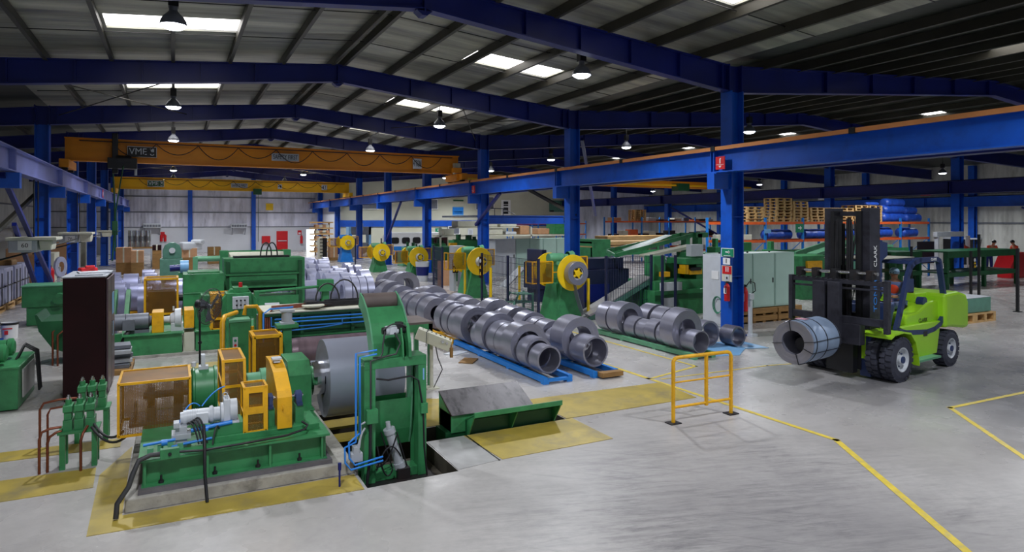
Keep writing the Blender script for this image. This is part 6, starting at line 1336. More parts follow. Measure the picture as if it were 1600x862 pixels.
# vehicle body with rounded windows
t = thing('white_minibus', 'white minibus body with dark windows beyond the decoilers', 'minibus', (20, 48, 0))
P0, P1 = at(608, 367, 48.5), at(712, 367, 48.5)
bx0, bx1 = P0.x, P1.x
MB().prism([(bx0, .5), (bx0, 1.9), (bx0 + .25, 2.2), (bx1 - .2, 2.2), (bx1, 2.0), (bx1, .5)], 'y', 48.5, 50.3).build('body_shell', 'white', t, bevel=.06); MB().box(bx0, bx1, 48.47, 48.5, .5, 1.15).build('blue_side_panel', 'skyblue', t)
for k in range(6):
    x0 = bx0 + .15 + k * (bx1 - bx0 - .3) / 6; m = MB(); w = .62; r = .14; cx_, cz_ = x0 + w / 2, 1.60; pts = []
    for sxn, szn, a0_ in ((1, 1, 0), (-1, 1, PI / 2), (-1, -1, PI), (1, -1, 1.5 * PI)):
        for j in range(4): a = a0_ + j * PI / 6; pts.append((cx_ + sxn * (w / 2 - r) + r * math.cos(a), cz_ + szn * (.24 - r) + r * math.sin(a)))
    m.prism(pts, 'y', 48.45, 48.48).build('side_window', 'black', t)
for x in (bx0 + .7, bx1 - .8): MB().cyl((x, 48.45, .36), (x, 48.7, .36), .36, n=22).build('wheel', 'rubber', t)
for k, (u0, u1, v0, v1, mt, lb) in enumerate(((680, 699, 371, 392, 'maroon', 'brown cupboard standing behind the green machines'), (699, 718, 368, 395, 'cream', 'olive beige cupboard behind the green machines'))):
    a, b = at(u0, v0, 45), at(u1, v1, 45); t = thing('cupboard', lb, 'cupboard', ((a.x + b.x) / 2, 45.4, 0)); MB().box(a.x, b.x, 45, 45.8, 0, a.z).build('cupboard_body', mt, t); MB().box(a.x + .05, (a.x + b.x) / 2 - .01, 44.97, 45, .1, a.z - .1).box((a.x + b.x) / 2 + .01, b.x - .05, 44.97, 45, .1, a.z - .1).build('door', mt, t)
def small_machine(u, v, Y, lab, s=1.0, mt='green'):
    a = at(u, v, Y); t = thing('valve_machine', lab, 'machine', (a.x, Y, 0))
    MB().box(a.x - .8 * s, a.x + .8 * s, Y, Y + 1.2, 0, a.z - .7).box(a.x - .55 * s, a.x + .55 * s, Y + .1, Y + 1, a.z - .7, a.z - .35).build('machine_bed', mt, t, bevel=.03)
    MB().cyl((a.x - .3 * s, Y + .3, a.z - .4), (a.x - .3 * s, Y + .3, a.z), .1 * s).cyl((a.x + .15 * s, Y + .3, a.z - .4), (a.x + .15 * s, Y + .3, a.z - .05), .13 * s).cyl((a.x + .4 * s, Y + .3, a.z - .4), (a.x + .4 * s, Y + .3, a.z - .15), .08 * s).box(a.x - .5 * s, a.x + .5 * s, Y + .2, Y + .5, a.z - .5, a.z - .3).build('valve_group', 'dkgreen', t)
    MB().box(a.x - .75 * s, a.x - .45 * s, Y - .05, Y + .2, a.z - .75, a.z - .5).build('yellow_guard', 'yellow', t)
small_machine(685, 372, 38, 'dark green machine topped with valves in front of the brown cupboard')
small_machine(730, 366, 36.2, 'green machine with two valve stacks beside the blue column', 1.5)
small_machine(645, 378, 43, 'pale green motor unit just behind the third decoiler', .9, 'ltgreen')

# ================================================================== BLUE AND ORANGE RACKING with pallets and bundles
def racking(x0, nb, bw, y, zs, lab, dp=1.1, hp=3.3):
    t = thing('pallet_racking', lab, 'racking', (x0, y, 0))
    for k in range(nb + 1):
        x = x0 + k * bw
        MB().box(x - .05, x + .05, y, y + .08, 0, hp).box(x - .05, x + .05, y + dp, y + dp + .08, 0, hp).bar((x, y, .3), (x, y + dp, 1.2), .03, .03).bar((x, y + dp, 1.3), (x, y, 2.2), .03, .03).build('upright_frame', 'skyblue', t)
    for z in zs:
        for k in range(nb):
            for yy in (y - .03, y + dp): MB().box(x0 + k * bw + .05, x0 + (k + 1) * bw - .05, yy, yy + .06, z - .12, z).build('load_beam', 'orange', t)
    return t
racking(22.3, 6, 2.6, 22.0, (1.2, 2.2, 3.05), 'blue and orange racking carrying the pallet stacks', hp=3.25)
racking(29.2, 4, 2.7, 40.0, (.8, 1.9, 3.1), 'blue and orange racking along the far ribbed wall', hp=3.4)
racking(27.0, 3, 2.6, 52.0, (.9, 1.9, 2.9), 'distant racking full of tools', hp=3.1)
stk = ((24.4, 5, 0), (26.35, 8, .05), (27.5, 7, -.1), (28.75, 5, 0), (29.9, 5, .05), (31.0, 5, .05), (32.2, 6, 0), (33.35, 6, 0))
for i, (x, n, j) in enumerate(stk):
    for k in range(n):
        pallet(x + R_.uniform(-.03, .03), 22.55 + R_.uniform(-.03, .03), 3.05 + .145 * k, 'wooden pallet, %s up in the %s stack on the racking' % (ordn[k], ordn[i]), 'pallets stacked on the racking', 0, (.9, 1, 1))
for k in range(6): pallet(31.9 + R_.uniform(-.04, .04), 40.6, 3.1 + .145 * k, 'dark pallet, %s up in the stack on the far racking' % ordn[k], 'pallets on the far racking', 0, (.9, 1, 1))
def bundle(x, y, z, L, r, mt, lab, rz=0):
    m = MB(); n = 18; prof = [(-L / 2, 0), (-L / 2 + .02, r * .7), (-L / 2 + .12, r)] + [(-L / 2 + .12 + (L - .24) * k / 6, r * (1 + .06 * math.sin(k * 2.3))) for k in range(1, 6)] + [(L / 2 - .12, r), (L / 2 - .02, r * .65), (L / 2, 0)]
    m.lathe((0, 0, 0), (1, 0, 0), prof, n); m.v = [(a, b * 1.15, max(c, -r * .8)) for a, b, c in m.v]; o = m.build('tarpaulin_bundle', mt, fix=False); o.location = (x, y, z + r * .8); o.rotation_euler = (0, 0, rz); return tag(o, lab, 'bundle', 'wrapped bundles on the racking')
for i, (x, z, L, r, mt, lb) in enumerate(((35.1, 3.06, 1.9, .28, 'tarp', 'bottom blue bundle at the pallet side'), (36.9, 3.06, 1.5, .26, 'tarp', 'bottom blue bundle at the open end'), (35.2, 3.50, 1.8, .26, 'tarp', 'middle blue bundle at the pallet side'), (36.7, 3.50, 1.2, .22, 'tarp', 'middle blue bundle at the open end'), (35.3, 3.90, 1.7, .24, 'tarp', 'topmost blue bundle'), (33.5, 3.94, 1.1, .10, 'tarp', 'blue sheet folded over the last pallet stack'),
        (26.2, 2.22, 1.8, .26, 'tarp', 'dark blue bundle on the middle tier below the tall pallet stack'), (28.8, 2.22, 1.9, .26, 'tarp', 'blue bundle on the middle tier, third bay'), (31.4, 2.22, 1.9, .26, 'tarp', 'blue bundle on the middle tier, fourth bay'), (34.0, 2.22, 1.9, .30, 'tarp', 'blue bundle on the middle tier, fifth bay'), (36.6, 2.22, 1.4, .28, 'tarp', 'round blue bundle at the end of the middle tier'))):
    bundle(x, 22.5, z, L, r, mt, lb + ' of the racking')
for i, (x, z, w, h, mt, kd) in enumerate(((23.3, 2.2, 1.6, .26, 'cream', 'cream slotted crate'), (23.5, 1.2, 1.2, .3, 'iron', 'dark steel bin'), (25.9, 1.2, 1.0, .35, 'card', 'brown carton'), (28.8, 1.2, 1.8, .4, 'iron', 'long dark bin'), (31.4, 1.2, 1.7, .4, 'dkgreen', 'dark green bin'), (34.0, 1.2, 1.9, .3, 'red', 'red crate'), (34.0, 1.5, 1.8, .12, 'yellow', 'flat yellow tray'), (34.0, 1.62, 1.6, .2, 'ltgreen', 'green folded cover'))):
    o = MB().box(x - w / 2, x + w / 2, 22.1, 23.0, z + .01, z + h).build('storage_' + kd.split()[-1], mt, bevel=.02); tag(o, kd + ' on the lower racking tiers', kd.split()[-1])
for j, z in enumerate((.8, 1.9, 3.1)):
    for i in range(12):
        x = 29.6 + i * .86; w = R_.uniform(.4, .75); h = R_.uniform(.2, .55)
        if j == 2 and i in (1, 2, 3): continue
        q_ = ((x - 29.2 + 1.35) % 2.7) - 1.35
        if abs(q_) < w / 2 + .1: x += math.copysign(w / 2 + .12 - abs(q_), q_)
        o = MB().box(x - w / 2, x + w / 2, 40.15, 40.9, z + .005, z + h * (.5 if j == 2 else 1)).build('tool_box', R_.choice(['card', 'grey', 'iron', 'cream', 'maroon', 'teal', 'motor', 'orange']), bevel=.02)
        tag(o, 'tool box, %s along the %s tier of the far racking' % (ordn[i], ('lower', 'middle', 'top')[j]), 'box', 'tool boxes on the far racking')
# ================================================================== GREEN TABLES AND BENCHES around the right side
def bench(u0, v0, u1, Y, z1, z2, mt, lab, dp=1.4, legs=(0, 1)):
    a, b = at(u0, v0, Y), at(u1, v0, Y); t = thing('steel_work_bench', lab, 'bench', ((a.x + b.x) / 2, Y + dp / 2, 0))
    MB().box(a.x, b.x, Y, Y + dp, z1 - .06, z1).build('bench_top', 'cream' if mt == 'green' else mt, t); MB().box(a.x, b.x, Y - .03, Y, z1 - .30, z1 - .02).box(a.x, b.x, Y - .03, Y, z2 - .2, z2).build('apron', mt, t); MB().box(a.x, b.x, Y, Y + dp, z2 - .05, z2).build('lower_shelf', mt, t)
    for x in (a.x, (a.x + b.x) / 2, b.x - .15):
        for y in (Y, Y + dp - .15): MB().box(x, x + .15, y, y + .15, 0, z1 - .06).build('leg', mt, t)
    return t
bench(1480, 395, 1592, 17.2, 1.72, .75, 'dkgreen', 'long dark green two-tier table beside the workers', 1.6)
bench(1398, 395, 1440, 18.2, 1.70, .8, 'dkgreen', 'dark green frame bench behind the forklift guard', 1.6)
t = thing('green_press_brake', 'green sheet machine with sloping arm behind the forklift mast', 'machine', (19, 17, 0))
m = MB(); front(m, 1254, 400, 1298, 478, 17.6, 1.2); m.build('machine_body', 'green', t, bevel=.02); m = MB(); front(m, 1262, 408, 1285, 424, 17.5, .1); m.build('yellow_gear', 'yellow', t)
A0, A1 = at(1268, 398, 18.6), at(1345, 372, 18.6); MB().bar(A0, A1, .5, .12).bar(A0 + Vector((0, .8, 0)), A1 + Vector((0, .8, 0)), .1, .2).build('sloping_arm', 'ltgreen', t)
m = MB(); front(m, 1345, 368, 1362, 420, 18.6, .6); m.build('arm_tower', 'teal', t, bevel=.02)
for k, (u0, u1, v0, Y, h, mt, lb) in enumerate(((1160, 1180, 392, 19.5, 0, 'green', 'small green motor housing above the mint cabinets, first'), (1205, 1215, 390, 19.6, 0, 'green', 'small green motor housing above the mint cabinets, second'), (1118, 1128, 386, 20.0, 0, 'green', 'green housing beyond the grey cabinet'))):
    a, b = at(u0, v0, Y), at(u1, v0, Y); o = MB().box(a.x, b.x, Y, Y + .5, 0, a.z).box(a.x + .1, b.x - .1, Y + .1, Y + .3, a.z, a.z + .35).build('motor_housing', mt, bevel=.01); tag(o, lb, 'machine')
o = thing('roller_conveyor', 'long green conveyor running behind the mint cabinets', 'conveyor', (20, 20.5, 0)); a, b = at(1085, 400, 20.4), at(1420, 400, 20.4)
MB().box(a.x, b.x, 20.4, 20.5, 1.55, 1.75).box(a.x, b.x, 21.3, 21.4, 1.55, 1.75).build('side_rail', 'green', o)
for k in range(9): x = a.x + (b.x - a.x) * k / 8.3; MB().box(x, x + .12, 20.45, 21.35, 0, 1.55).build('leg', 'dkgreen', o)
m = MB()
for k in range(60): x = a.x + (b.x - a.x) * (k + .5) / 60; m.cyl((x, 20.5, 1.68), (x, 21.3, 1.68), .05, n=8)
m.build('carrying_roller', 'iron', o)
o = thing('sheet_rack_table', 'beige plank tables with green frame behind the fence', 'table', (16.5, 24, 0)); a, b = at(925, 380, 23.5), at(1030, 380, 23.5)
MB().box(a.x, b.x, 23.5, 24.6, 2.12, 2.20).box(a.x, b.x, 23.5, 24.6, 1.95, 2.0).build('plank_layer', 'wood', o); MB().box(a.x, a.x + .9, 23.4, 24.6, 1.5, 2.3).box(a.x, b.x, 23.45, 23.5, 1.6, 1.8).build('green_frame', 'green', o)
for x in (a.x, b.x - .1): MB().box(x, x + .1, 23.5, 23.6, 0, 1.95).build('leg', 'green', o)
o = MB().box(19.0, 22.9, 26.5, 27.6, 1.9, 2.35).build('timber_stack', 'wood', bevel=.01); tag(o, 'pale timber stack on trestles behind the press', 'timber stack'); o2 = MB().box(19.2, 19.4, 26.6, 27.4, 0, 1.9).box(22.4, 22.6, 26.6, 27.4, 0, 1.9).build('trestle', 'motor'); tag(o2, 'trestles below the pale timber stack', 'trestle')
# sheet stack on pallets behind the forklift
t = thing('sheet_metal_stack', 'grey-wrapped sheet stack standing on pallets behind the forklift', 'sheet stack', (21, 12, 0)); a, b = at(1475, 480, 11.4), at(1551, 480, 11.4)
MB().box(19.2, 22.6, 11.25, 12.9, .30, .74).build('wrapped_sheets', 'teal', t, bevel=.02); MB().box(19.2, 22.6, 11.25, 12.9, .745, .76).build('plastic_cover', 'ltgrey', t)
for k in range(3): pallet(19.9 + 1.15 * k, 12.0, 0, 'wooden pallet under the wrapped sheets, %s from the forklift' % ordn[k], 'pallets under the wrapped sheets', 0, (.95, 2.0, 2.0))
for k, (u, v0, v1) in enumerate(((1529.5, 366, 462), (1517, 392, 465), (1590, 388, 487), (1424, 385, 455))):
    q = gr(u, v1); a = at(u, v0, q.y); o = MB().box(q.x - .04, q.x + .04, q.y - .04, q.y + .04, 0, a.z).box(q.x - .1, q.x + .1, q.y - .1, q.y + .1, 0, .02).build('barrier_post', 'black'); tag(o, 'slim black barrier post, %s' % ('tallest by the green table', 'in front of the warning sign', 'at the end of the green table', 'behind the forklift roof')[k], 'post')
a = at(1523, 407, 17.12); t = thing('warning_sign', 'black warning sign with white disc on the green table frame', 'sign', (a.x, 17.12, a.z - .4)); MB().box(a.x - .12, a.x + .12, 17.12, 17.165, a.z - .35, a.z + .15).build('sign_panel', 'black', t); MB().cyl((a.x, 17.11, a.z + .03), (a.x, 17.12, a.z + .03), .08).build('white_disc', 'white', t); MB().prism([(a.x - .08, a.z - .16), (a.x + .08, a.z - .16), (a.x, a.z - .06)], 'y', 17.10, 17.12).prism([(a.x - .08, a.z - .31), (a.x + .08, a.z - .31), (a.x, a.z - .21)], 'y', 17.10, 17.12).build('yellow_triangle', 'sign_y', t)
a = at(1512, 368, 22.5); o = MB().cyl((a.x, 22.5, 1.3), (a.x, 22.5, a.z), .12, n=16).cyl((a.x, 22.5, 0), (a.x, 22.5, 1.3), .05).build('gas_strut_tube', 'white'); tag(o, 'white upright tube beside the outer column', 'tube')
t = thing('dark_press_canopy', 'dark machine with white sloping hood behind the workers', 'machine', (44, 27, 0)); a, b = at(1520, 365, 26), at(1585, 370, 26)
MB().box(a.x, b.x + 3, 26, 28, 0, a.z - .4).build('machine_body', 'black', t); MB().box(a.x, b.x, 25.7, 28, a.z - .4, a.z - .3).prism([(b.x, a.z - .4), (b.x + 2.2, a.z + .7), (b.x + 2.6, a.z + .7), (b.x + .4, a.z - .4)], 'y', 25.7, 28).build('white_hood', 'ltgrey', t)
o = MB().prism([(at(1570, 440, 19.2).x, .5), (at(1580, 440, 19.2).x, 1.35), (at(1592, 440, 19.2).x, 1.4), (at(1596, 440, 19.2).x, .5)], 'y', 18.95, 19.8).box(at(1574, 440, 19.2).x, at(1594, 440, 19.2).x, 19.0, 19.7, 0, .5).build('red_hopper', 'red', bevel=.02); tag(o, 'red sloped hopper beyond the green table', 'hopper')
a, b = at(1423, 377, 22), at(1452, 410, 22); t = thing('black_notice_stand', 'large black board at the end of the racking', 'board', ((a.x + b.x) / 2, 21.6, 0)); MB().box(a.x, b.x, 21.6, 21.66, b.z, a.z).build('black_panel', 'black', t); MB().box(a.x, a.x + .06, 21.6, 21.66, 0, b.z).box(b.x - .06, b.x, 21.6, 21.66, 0, b.z).build('leg', 'black', t)
a, b = at(1455, 362, 20.8), at(1497, 369, 20.8); o = MB().box(a.x, b.x, 20.5, 20.7, b.z, a.z).box(b.x - .8, b.x - .5, 20.7, 20.9, b.z, a.z).box(a.x + .1, a.x + .2, 20.5, 20.7, 0, b.z).build('cable_duct_box', 'grey', bevel=.01); tag(o, 'grey wall box and duct in front of the far blue column', 'duct')
for k, (u, v, mt) in enumerate(((1387, 299, 'red'), (1446, 299, 'red'), (1284, 307, 'white'))):
    a = sx(u, v, 49.6); o = MB().box(49.58, 49.62, a.y - .35, a.y + .35, a.z - .3, a.z + .3).build('wall_sign', mt); tag(o, ('red square sign on the outer runway above the blue bundles', 'red double sign on the outer runway nearer the column', 'white notice board on the outer runway above the pallets')[k], 'sign')
a = at(1201, 361, 21.9); tag(MB().box(a.x - .2, a.x + .2, 21.93, 21.97, a.z - .1, a.z + .1).build('rack_label', 'ltblue'), 'small pale blue tag on the racking upright', 'sign')
a = at(1251, 356, 21.9); t = thing('exit_sign', 'green exit sign on the racking upright below the pallets', 'sign', (a.x, 21.9, a.z)); MB().box(a.x - .28, a.x + .28, 21.95, 21.97, a.z - .22, a.z + .2).build('sign_panel', 'sign_g', t); MB().box(a.x - .12, a.x + .05, 21.94, 21.95, a.z - .03, a.z + .03).prism([(a.x + .02, a.z - .1), (a.x + .14, a.z), (a.x + .02, a.z + .1)], 'y', 21.94, 21.95).build('white_arrow', 'white', t)

# ================================================================== OFFICE WALL posters and signs
def poster(u0, v0, u1, v1, parts, lab, Y=61.98, cat='poster'):
    a, b = at(u0, v0, Y), at(u1, v1, Y); t = thing('wall_poster', lab, cat, ((a.x + b.x) / 2, Y, b.z)); MB().box(a.x, b.x, Y - .03, Y, b.z, a.z).build('poster_sheet', parts[0], t)
    W_, H_ = b.x - a.x, a.z - b.z
    for k, (fx0, fz0, fx1, fz1, mt) in enumerate(parts[1:]): MB().box(a.x + W_ * fx0, a.x + W_ * fx1, Y - .04, Y - .03, b.z + H_ * fz0, b.z + H_ * fz1).build('printed_block', mt, t)
poster(708, 310, 724, 321, ('cream', (.0, .6, 1, .85, 'dkgreen')), 'small cream poster with dark green heading')
poster(707, 323, 724, 340, ('ltblue', (0, .3, 1, .95, 'skyblue'), (.1, .55, .9, .6, 'white'), (.1, .42, .9, .46, 'white'), (0, 0, 1, .08, 'sign_y')), 'bright blue framed poster below the cream one')
poster(783, 312, 797.5, 336, ('white', (.25, .72, .75, .9, 'black'), (.25, .60, .75, .68, 'black'), (.25, .30, .75, .5, 'black'), (.25, .08, .75, .24, 'black')), 'tall white notice with dark rows above the mezzanine')
poster(858, 313, 881, 331, ('teal', (.35, .5, .55, .85, 'mint'), (.05, .0, .3, .14, 'black')), 'grey-green window panel near the second column')
poster(731, 357, 739, 368, ('ltgrey', (.2, .2, .8, .8, 'grey')), 'small grey notice near the office windows', cat='sign')
a = at(685.5, 359.5, 61.95); t = thing('exit_sign', 'green exit sign glued to the cream wall', 'sign', tuple(a)); MB().box(a.x - .35, a.x + .35, 61.95, 61.99, a.z - .2, a.z + .2).build('sign_panel', 'sign_g', t); MB().box(a.x - .15, a.x + .15, 61.93, 61.95, a.z - .04, a.z + .06).build('white_arrow', 'white', t)

# ================================================================== END WALL equipment
def wall_fan(u, v, lab):
    a = at(u, v, YB - .3); t = thing('wall_air_unit', lab, 'air unit', (a.x, YB - .5, a.z)); MB().box(a.x - .75, a.x + .75, YB - .9, YB - .1, a.z - .1, a.z + .3).build('unit_body', 'ltgrey', t, bevel=.02)
    m = MB()
    for k in range(6): m.box(a.x - .7 + .24 * k, a.x - .5 + .24 * k, YB - .92, YB - .9, a.z - .02, a.z + .2)
    m.build('air_grille', 'motor', t); MB().bar((a.x - .6, YB - .85, a.z - .1), (a.x - .6, YB, a.z - .8), .05, .05).bar((a.x + .6, YB - .85, a.z - .1), (a.x + .6, YB, a.z - .8), .05, .05).build('bracket', 'motor', t)
wall_fan(238, 354, 'white air unit on the end wall above the steel drums'); wall_fan(373, 354, 'grey air unit on brackets near the slim blue post')
a, b = at(409, 368.5, YB - .02), at(422, 380, YB - .02); t = thing('fire_hose_cabinet', 'red hose cabinet beside the red fire door', 'cabinet', ((a.x + b.x) / 2, YB - .1, b.z)); MB().box(a.x, b.x, YB - .25, YB - .02, b.z, a.z).build('cabinet_body', 'red', t); MB().box(a.x + .05, b.x - .05, YB - .27, YB - .25, b.z + .05, a.z - .05).build('door', 'red', t)
a = at(468, 363, YB); t = thing('extinguisher_sign', 'small red sign on the end wall by the doorway', 'sign', (a.x, YB, a.z)); MB().box(a.x - .2, a.x + .2, YB - .03, YB, a.z - .22, a.z + .22).build('sign_panel', 'red', t); MB().box(a.x - .12, a.x + .12, YB - .04, YB - .03, a.z - .15, a.z).build('sign_symbol', 'white', t)
a = at(471, 380, YB - .15); extinguisher(a.x, YB - .15, a.z, 'red extinguisher on the end wall by the doorway', .9, .14)
a = at(421, 323, YB); tag(MB().box(a.x - .35, a.x + .35, YB - .1, YB - .04, a.z - .35, a.z + .35).build('wall_sign', 'sign_y'), 'pale yellow safety sign high on the end wall', 'sign')
for k, u in enumerate((252, 258)): a = at(u, 377, YB - .13); extinguisher(a.x, YB - .13, a.z, 'red extinguisher on the end wall above the boxes, %s' % ('outer one' if k == 0 else 'one nearer the teal machine'), .7, .12)
a = at(254, 367, YB - .02); tag(MB().box(a.x - .18, a.x + .18, YB - .03, YB, a.z - .3, a.z + .3).build('wall_sign', 'red'), 'red sign over the pair of extinguishers', 'sign')

# ================================================================== CLUTTER down the hall
def carton(u0, v0, u1, v1, Y, lab, mt='card', dp=1.0, nm='cardboard_box', cat='box'):
    a, b = at(u0, v0, Y), at(u1, v1, Y); t = thing(nm, lab, cat, ((a.x + b.x) / 2, Y + dp / 2, 0)); MB().box(a.x, b.x, Y, Y + dp, max(b.z, 0), a.z).build('box_body', mt, t, bevel=.01)
    MB().box((a.x + b.x) / 2 - .04, (a.x + b.x) / 2 + .04, Y - .004, Y + dp, max(b.z, 0) + .01, a.z + .004).build('tape_strip', 'cream', t)
    if b.z > .1: MB().box(a.x, b.x, Y, Y + dp, 0, b.z).build('box_stand', 'wood2', t)
carton(181, 387, 205, 410, 44, 'large brown carton by the end of the column row'); carton(284, 388, 308, 402, 46, 'brown carton behind the blue motor'); carton(205, 392, 224, 410, 42, 'narrow brown carton among the racks'); carton(238, 383, 252, 391, 48, 'small dark brown carton near the teal machine', 'maroon'); carton(325, 386, 345, 398, 52, 'wooden crate by the end wall', 'wood2')
a = at(298, 384, 46.4)
tag(MB().cbox((a.x, 46.4, a.z), (1.2, .8, .5), rz=.3).cbox((a.x + .4, 46.3, a.z + .25), (.7, .6, .3), rz=-.4).build('plastic_bag_heap', 'ltgrey', bevel=.1), 'crumpled pale plastic bags on the carton behind the blue motor', 'bag')
t = thing('drum_rack', 'tall rack frame holding silver drums', 'rack', (0, 50, 0)); a, b = at(198, 380, 50), at(238, 378, 50)
MB().box(a.x, b.x, 50, 51.4, 1.25, 1.35).build('rack_deck', 'wood2', t)
for x, yl in ((a.x, 50), (b.x - .1, 50), (a.x, 51.3), (b.x - .1, 51.3)): MB().box(x, x + .1, yl, yl + .1, 0, 1.25).build('rack_leg', 'grey', t)
for k, u in enumerate((205, 214, 222, 231)): q = at(u, 378, 50.6); tag(MB().cyl((q.x, 50.6, 1.36), (q.x, 50.6, 2.45), .19, n=20).lathe((q.x, 50.6, 1.36), (0, 0, 1), [(.35, .19), (.36, .2), (.37, .19), (.72, .19), (.73, .2), (.74, .19)], 20).cyl((q.x, 50.6, 2.44), (q.x, 50.6, 2.47), .2).build('steel_drum', 'chrome'), 'silver drum on the tall rack, %s from the column row' % ordn[k], 'drum', 'silver drums on the rack')
# columns of thin vertical stands in the far bay, slotted racks by the doorway
t = thing('slotted_goods_rack', 'brown slotted goods rack beside the daylight doorway', 'rack', (10.5, 60, 0)); a, b = at(492, 350, 60), at(513, 398, 60)
MB().box(a.x, a.x + .12, 60, 60.1, 0, a.z - .2).box(b.x, b.x + .12, 60, 60.1, 0, a.z + .1).box((a.x + b.x) / 2, (a.x + b.x) / 2 + .12, 60, 60.1, 0, a.z).build('rack_post', 'wood2', t)
for k in range(6): MB().box(a.x - .3, b.x + .4, 59.8, 61, .3 + .52 * k, .42 + .52 * k).build('rack_shelf', 'wood', t)
for k in range(5):
    for j in range(4): x = a.x + .05 + (b.x - a.x) * j / 4; tag(MB().box(x, x + .3, 59.9, 60.8, .43 + .52 * k, .70 + .52 * k).build('goods_box', 'cream' if (k + j) % 2 else 'card', bevel=.01), 'goods box, %s along shelf %s of the slotted rack' % (ordn[j], ordn[k]), 'box', 'boxes on the slotted rack')
t = thing('slotted_panel_stack', 'dark and cream slotted panel stand before the blue decoiler', 'stand', (11, 55, 0)); a, b = at(499, 372, 55), at(511, 402, 55)
MB().box(a.x + (b.x - a.x) * .45, b.x, 55, 55.8, 0, a.z).build('dark_panel', 'iron', t); MB().box(a.x, a.x + (b.x - a.x) * .42, 55, 55.8, 0, a.z).build('cream_panel', 'cream', t)
m = MB()
for k in range(9): m.box(a.x + .05, b.x, 54.97, 55, .2 + .27 * k, .26 + .27 * k)
m.build('slot', 'black', t)
carton(516, 384, 528, 402, 52, 'tan panel box below the blue decoiler guard')
t = thing('far_press', 'tall grey press behind the blue decoiler', 'press', (13, 56, 0)); a, b = at(545, 355, 56), at(580, 400, 56)
MB().box(a.x, b.x, 56, 57, 1.9, 2.6).box(a.x + .2, b.x - .3, 56, 57, 0, 1.2).cyl((a.x + .9, 55.9, 2.2), (a.x + .9, 55.9, 2.9), .3).build('press_frame', 'motor', t); MB().box(b.x - .2, b.x, 56, 57, 0, 2.6).box(a.x, a.x + .2, 56, 57, 0, 2.6).build('blue_post', 'ltblue', t)
o = MB().prism([(12.3, .5), (14.3, 1.6), (14.3, 1.75), (12.3, .65)], 'y', 47, 47.6).box(13.0, 13.1, 47.1, 47.5, 0, .95).build('feed_ramp', 'ltgrey'); tag(o, 'pale feed ramp beside the blue decoiler', 'ramp')
fence([(11.0, 44.5), (12.8, 44.5)], 1.9, 'dark fence near the blue decoiler', mesh=False)

# ================================================================== LOW SIDE AISLE beyond the lilac runway
def fr_(u0, v0, u1, v1, Y, dp, nm, mt, par, bv=.01):
    m = MB(); front(m, u0, v0, u1, v1, Y, dp); return m.build(nm, mt, par, bevel=bv)
for k, (Y, tray, hous, plate, hop, num) in enumerate(((24.6, (8, 371, 88, 375), (12, 375, 58, 394), (28, 376, 50, 391), (60, 375, 83, 391), '60'),
        (35.0, (90, 363, 144, 366), (92, 366, 121, 379), (102, 368, 117, 378), (124, 366, 143, 378), '76'), (50.0, (138, 360, 176, 362), (140, 362, 156, 371), (144, 363, 153, 370), (158, 361, 174, 370), '61'))):
    a = at(plate[0], plate[3], Y); b = at(plate[2], plate[1], Y)
    t = thing('hanging_hopper_station', 'cream hopper station with white number placard, %s along the column row' % ordn[k], 'hopper station', (a.x, Y, a.z), 'hopper stations along the columns')
    fr_(*tray, Y - .1, 1.3, 'top_tray', 'cream', t); fr_(*hous, Y, 1.0, 'motor_housing', 'grey', t, .03)
    A, B = at(hop[0], hop[3], Y), at(hop[2], hop[1], Y); w = B.x - A.x
    MB().prism([(A.x, B.z), (B.x, B.z), (B.x - w * .1, A.z), (A.x + w * .1, A.z)], 'y', Y, Y + .8).build('hopper', 'cream', t, bevel=.04)
    MB().box(a.x, b.x, Y - .05, Y - .01, a.z, b.z).build('number_plate', 'white', t)
    text('plate_number', num, ((a.x + b.x) / 2, Y - .055, (a.z + b.z) / 2), (0, -1, 0), .13, 'black', t, depth=.002)
    x_ = -3.85; tz = at(hop[2], tray[1], Y).z
    MB().cyl((x_, Y + .3, tz - .05), (x_, Y + .3, 4.39), .02, n=6).cyl((x_, Y + 1.0, tz - .05), (x_, Y + 1.0, 4.39), .02, n=6).tube([(a.x - 1.2, Y, a.z - .5), (a.x, Y + .2, a.z - .15), (-3.6, Y + 8, 2.35)], .03, 6).build('hanger_rod', 'black', t)
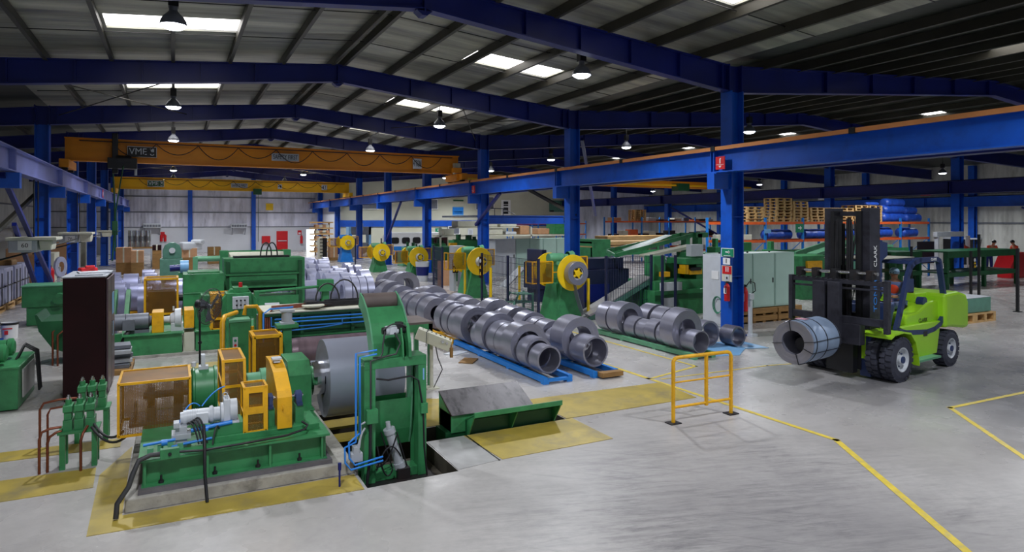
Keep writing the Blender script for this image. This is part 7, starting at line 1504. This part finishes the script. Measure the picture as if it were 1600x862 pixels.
for k in range(7):
    y = 22.4 + 1.5 * k; t = thing('wrapped_stack', 'grey wrapped metal stack on a pallet, %s along the aisle' % ordn[k], 'wrapped stack', (-5.6, y, 0), 'wrapped stacks in the aisle')
    MB().box(-6.2, -5.2, y, y + 1.25, .2, 1.45).build('wrapped_block', 'pale', t, bevel=.04); MB().box(-6.22, -5.18, y + .3, y + .34, .2, 1.31).box(-6.22, -5.18, y + .9, y + .94, .2, 1.31).box(-6.22, -5.18, y - .01, y + 1.26, .8, .84).build('strap', 'black', t); MB().box(-6.25, -5.15, y, y + 1.25, 0, .06).box(-6.25, -5.15, y, y + .15, .06, .18).box(-6.25, -5.15, y + 1.1, y + 1.25, .06, .18).box(-6.25, -5.15, y, y + 1.25, .16, .2).build('pallet_base', 'wood', t)
    if k % 2: MB().cbox((-5.7, y + .6, 1.55), (.7, .8, .22), rz=.3 * k).build('scrap_heap', 'wood2', t, bevel=.06)
for k in range(5):
    y = 24 + 6.5 * k; tag(MB().cyl((-9.0, y, 2.25), (-9.0, y + 5.5, 2.25), .38, n=24).box(-9.4, -8.6, y + 1, y + 1.2, 0, 1.9).box(-9.4, -8.6, y + 4, y + 4.2, 0, 1.9).build('white_duct', 'white'), 'fat white duct on stands by the aisle wall, %s' % ordn[k], 'duct', 'white ducts in the aisle')
p = sx(82, 445, -4.0); extinguisher(-4.05, p.y, p.z, 'red extinguisher beside the first column of the machine side', .7, .11)
t = thing('reel_fan', 'pale round cable reel behind the first column', 'reel', (-4.0, 31.5, 0)); MB().lathe((-4.0, 31.0, 1.3), (1, -.4, 0), [(0, .36), (.02, .40), (.1, .40), (.1, .2)], 24).build('reel_disc', 'pale', t); MB().box(-4.05, -3.95, 30.9, 31.1, 0, 1.3).build('reel_stand', 'grey', t)
for k in range(6):
    y = 36 + 4.5 * k; tag(MB().box(-6.6, -5.4, y, y + 1.6, 0, R_.uniform(1.2, 2.0)).build('storage_crate', R_.choice(['card', 'grey', 'cream', 'wood2', 'ltblue']), bevel=.03), 'tall crate in the low aisle, %s past the wrapped stacks' % ordn[k], 'crate', 'crates in the low aisle')
tag(MB().tube([(-2.2, 31.0, 5.48), (-2.15, 31.3, 4.2), (-2.2, 32.3, 3.0), (-2.3, 32.4, 1.4)], .03, 6).box(-2.3, -2.1, 32.2, 32.4, 2.5, 3.1).build('hanging_pendant', 'dkgreen'), 'hanging green crane pendant above the strip rolls', 'pendant')
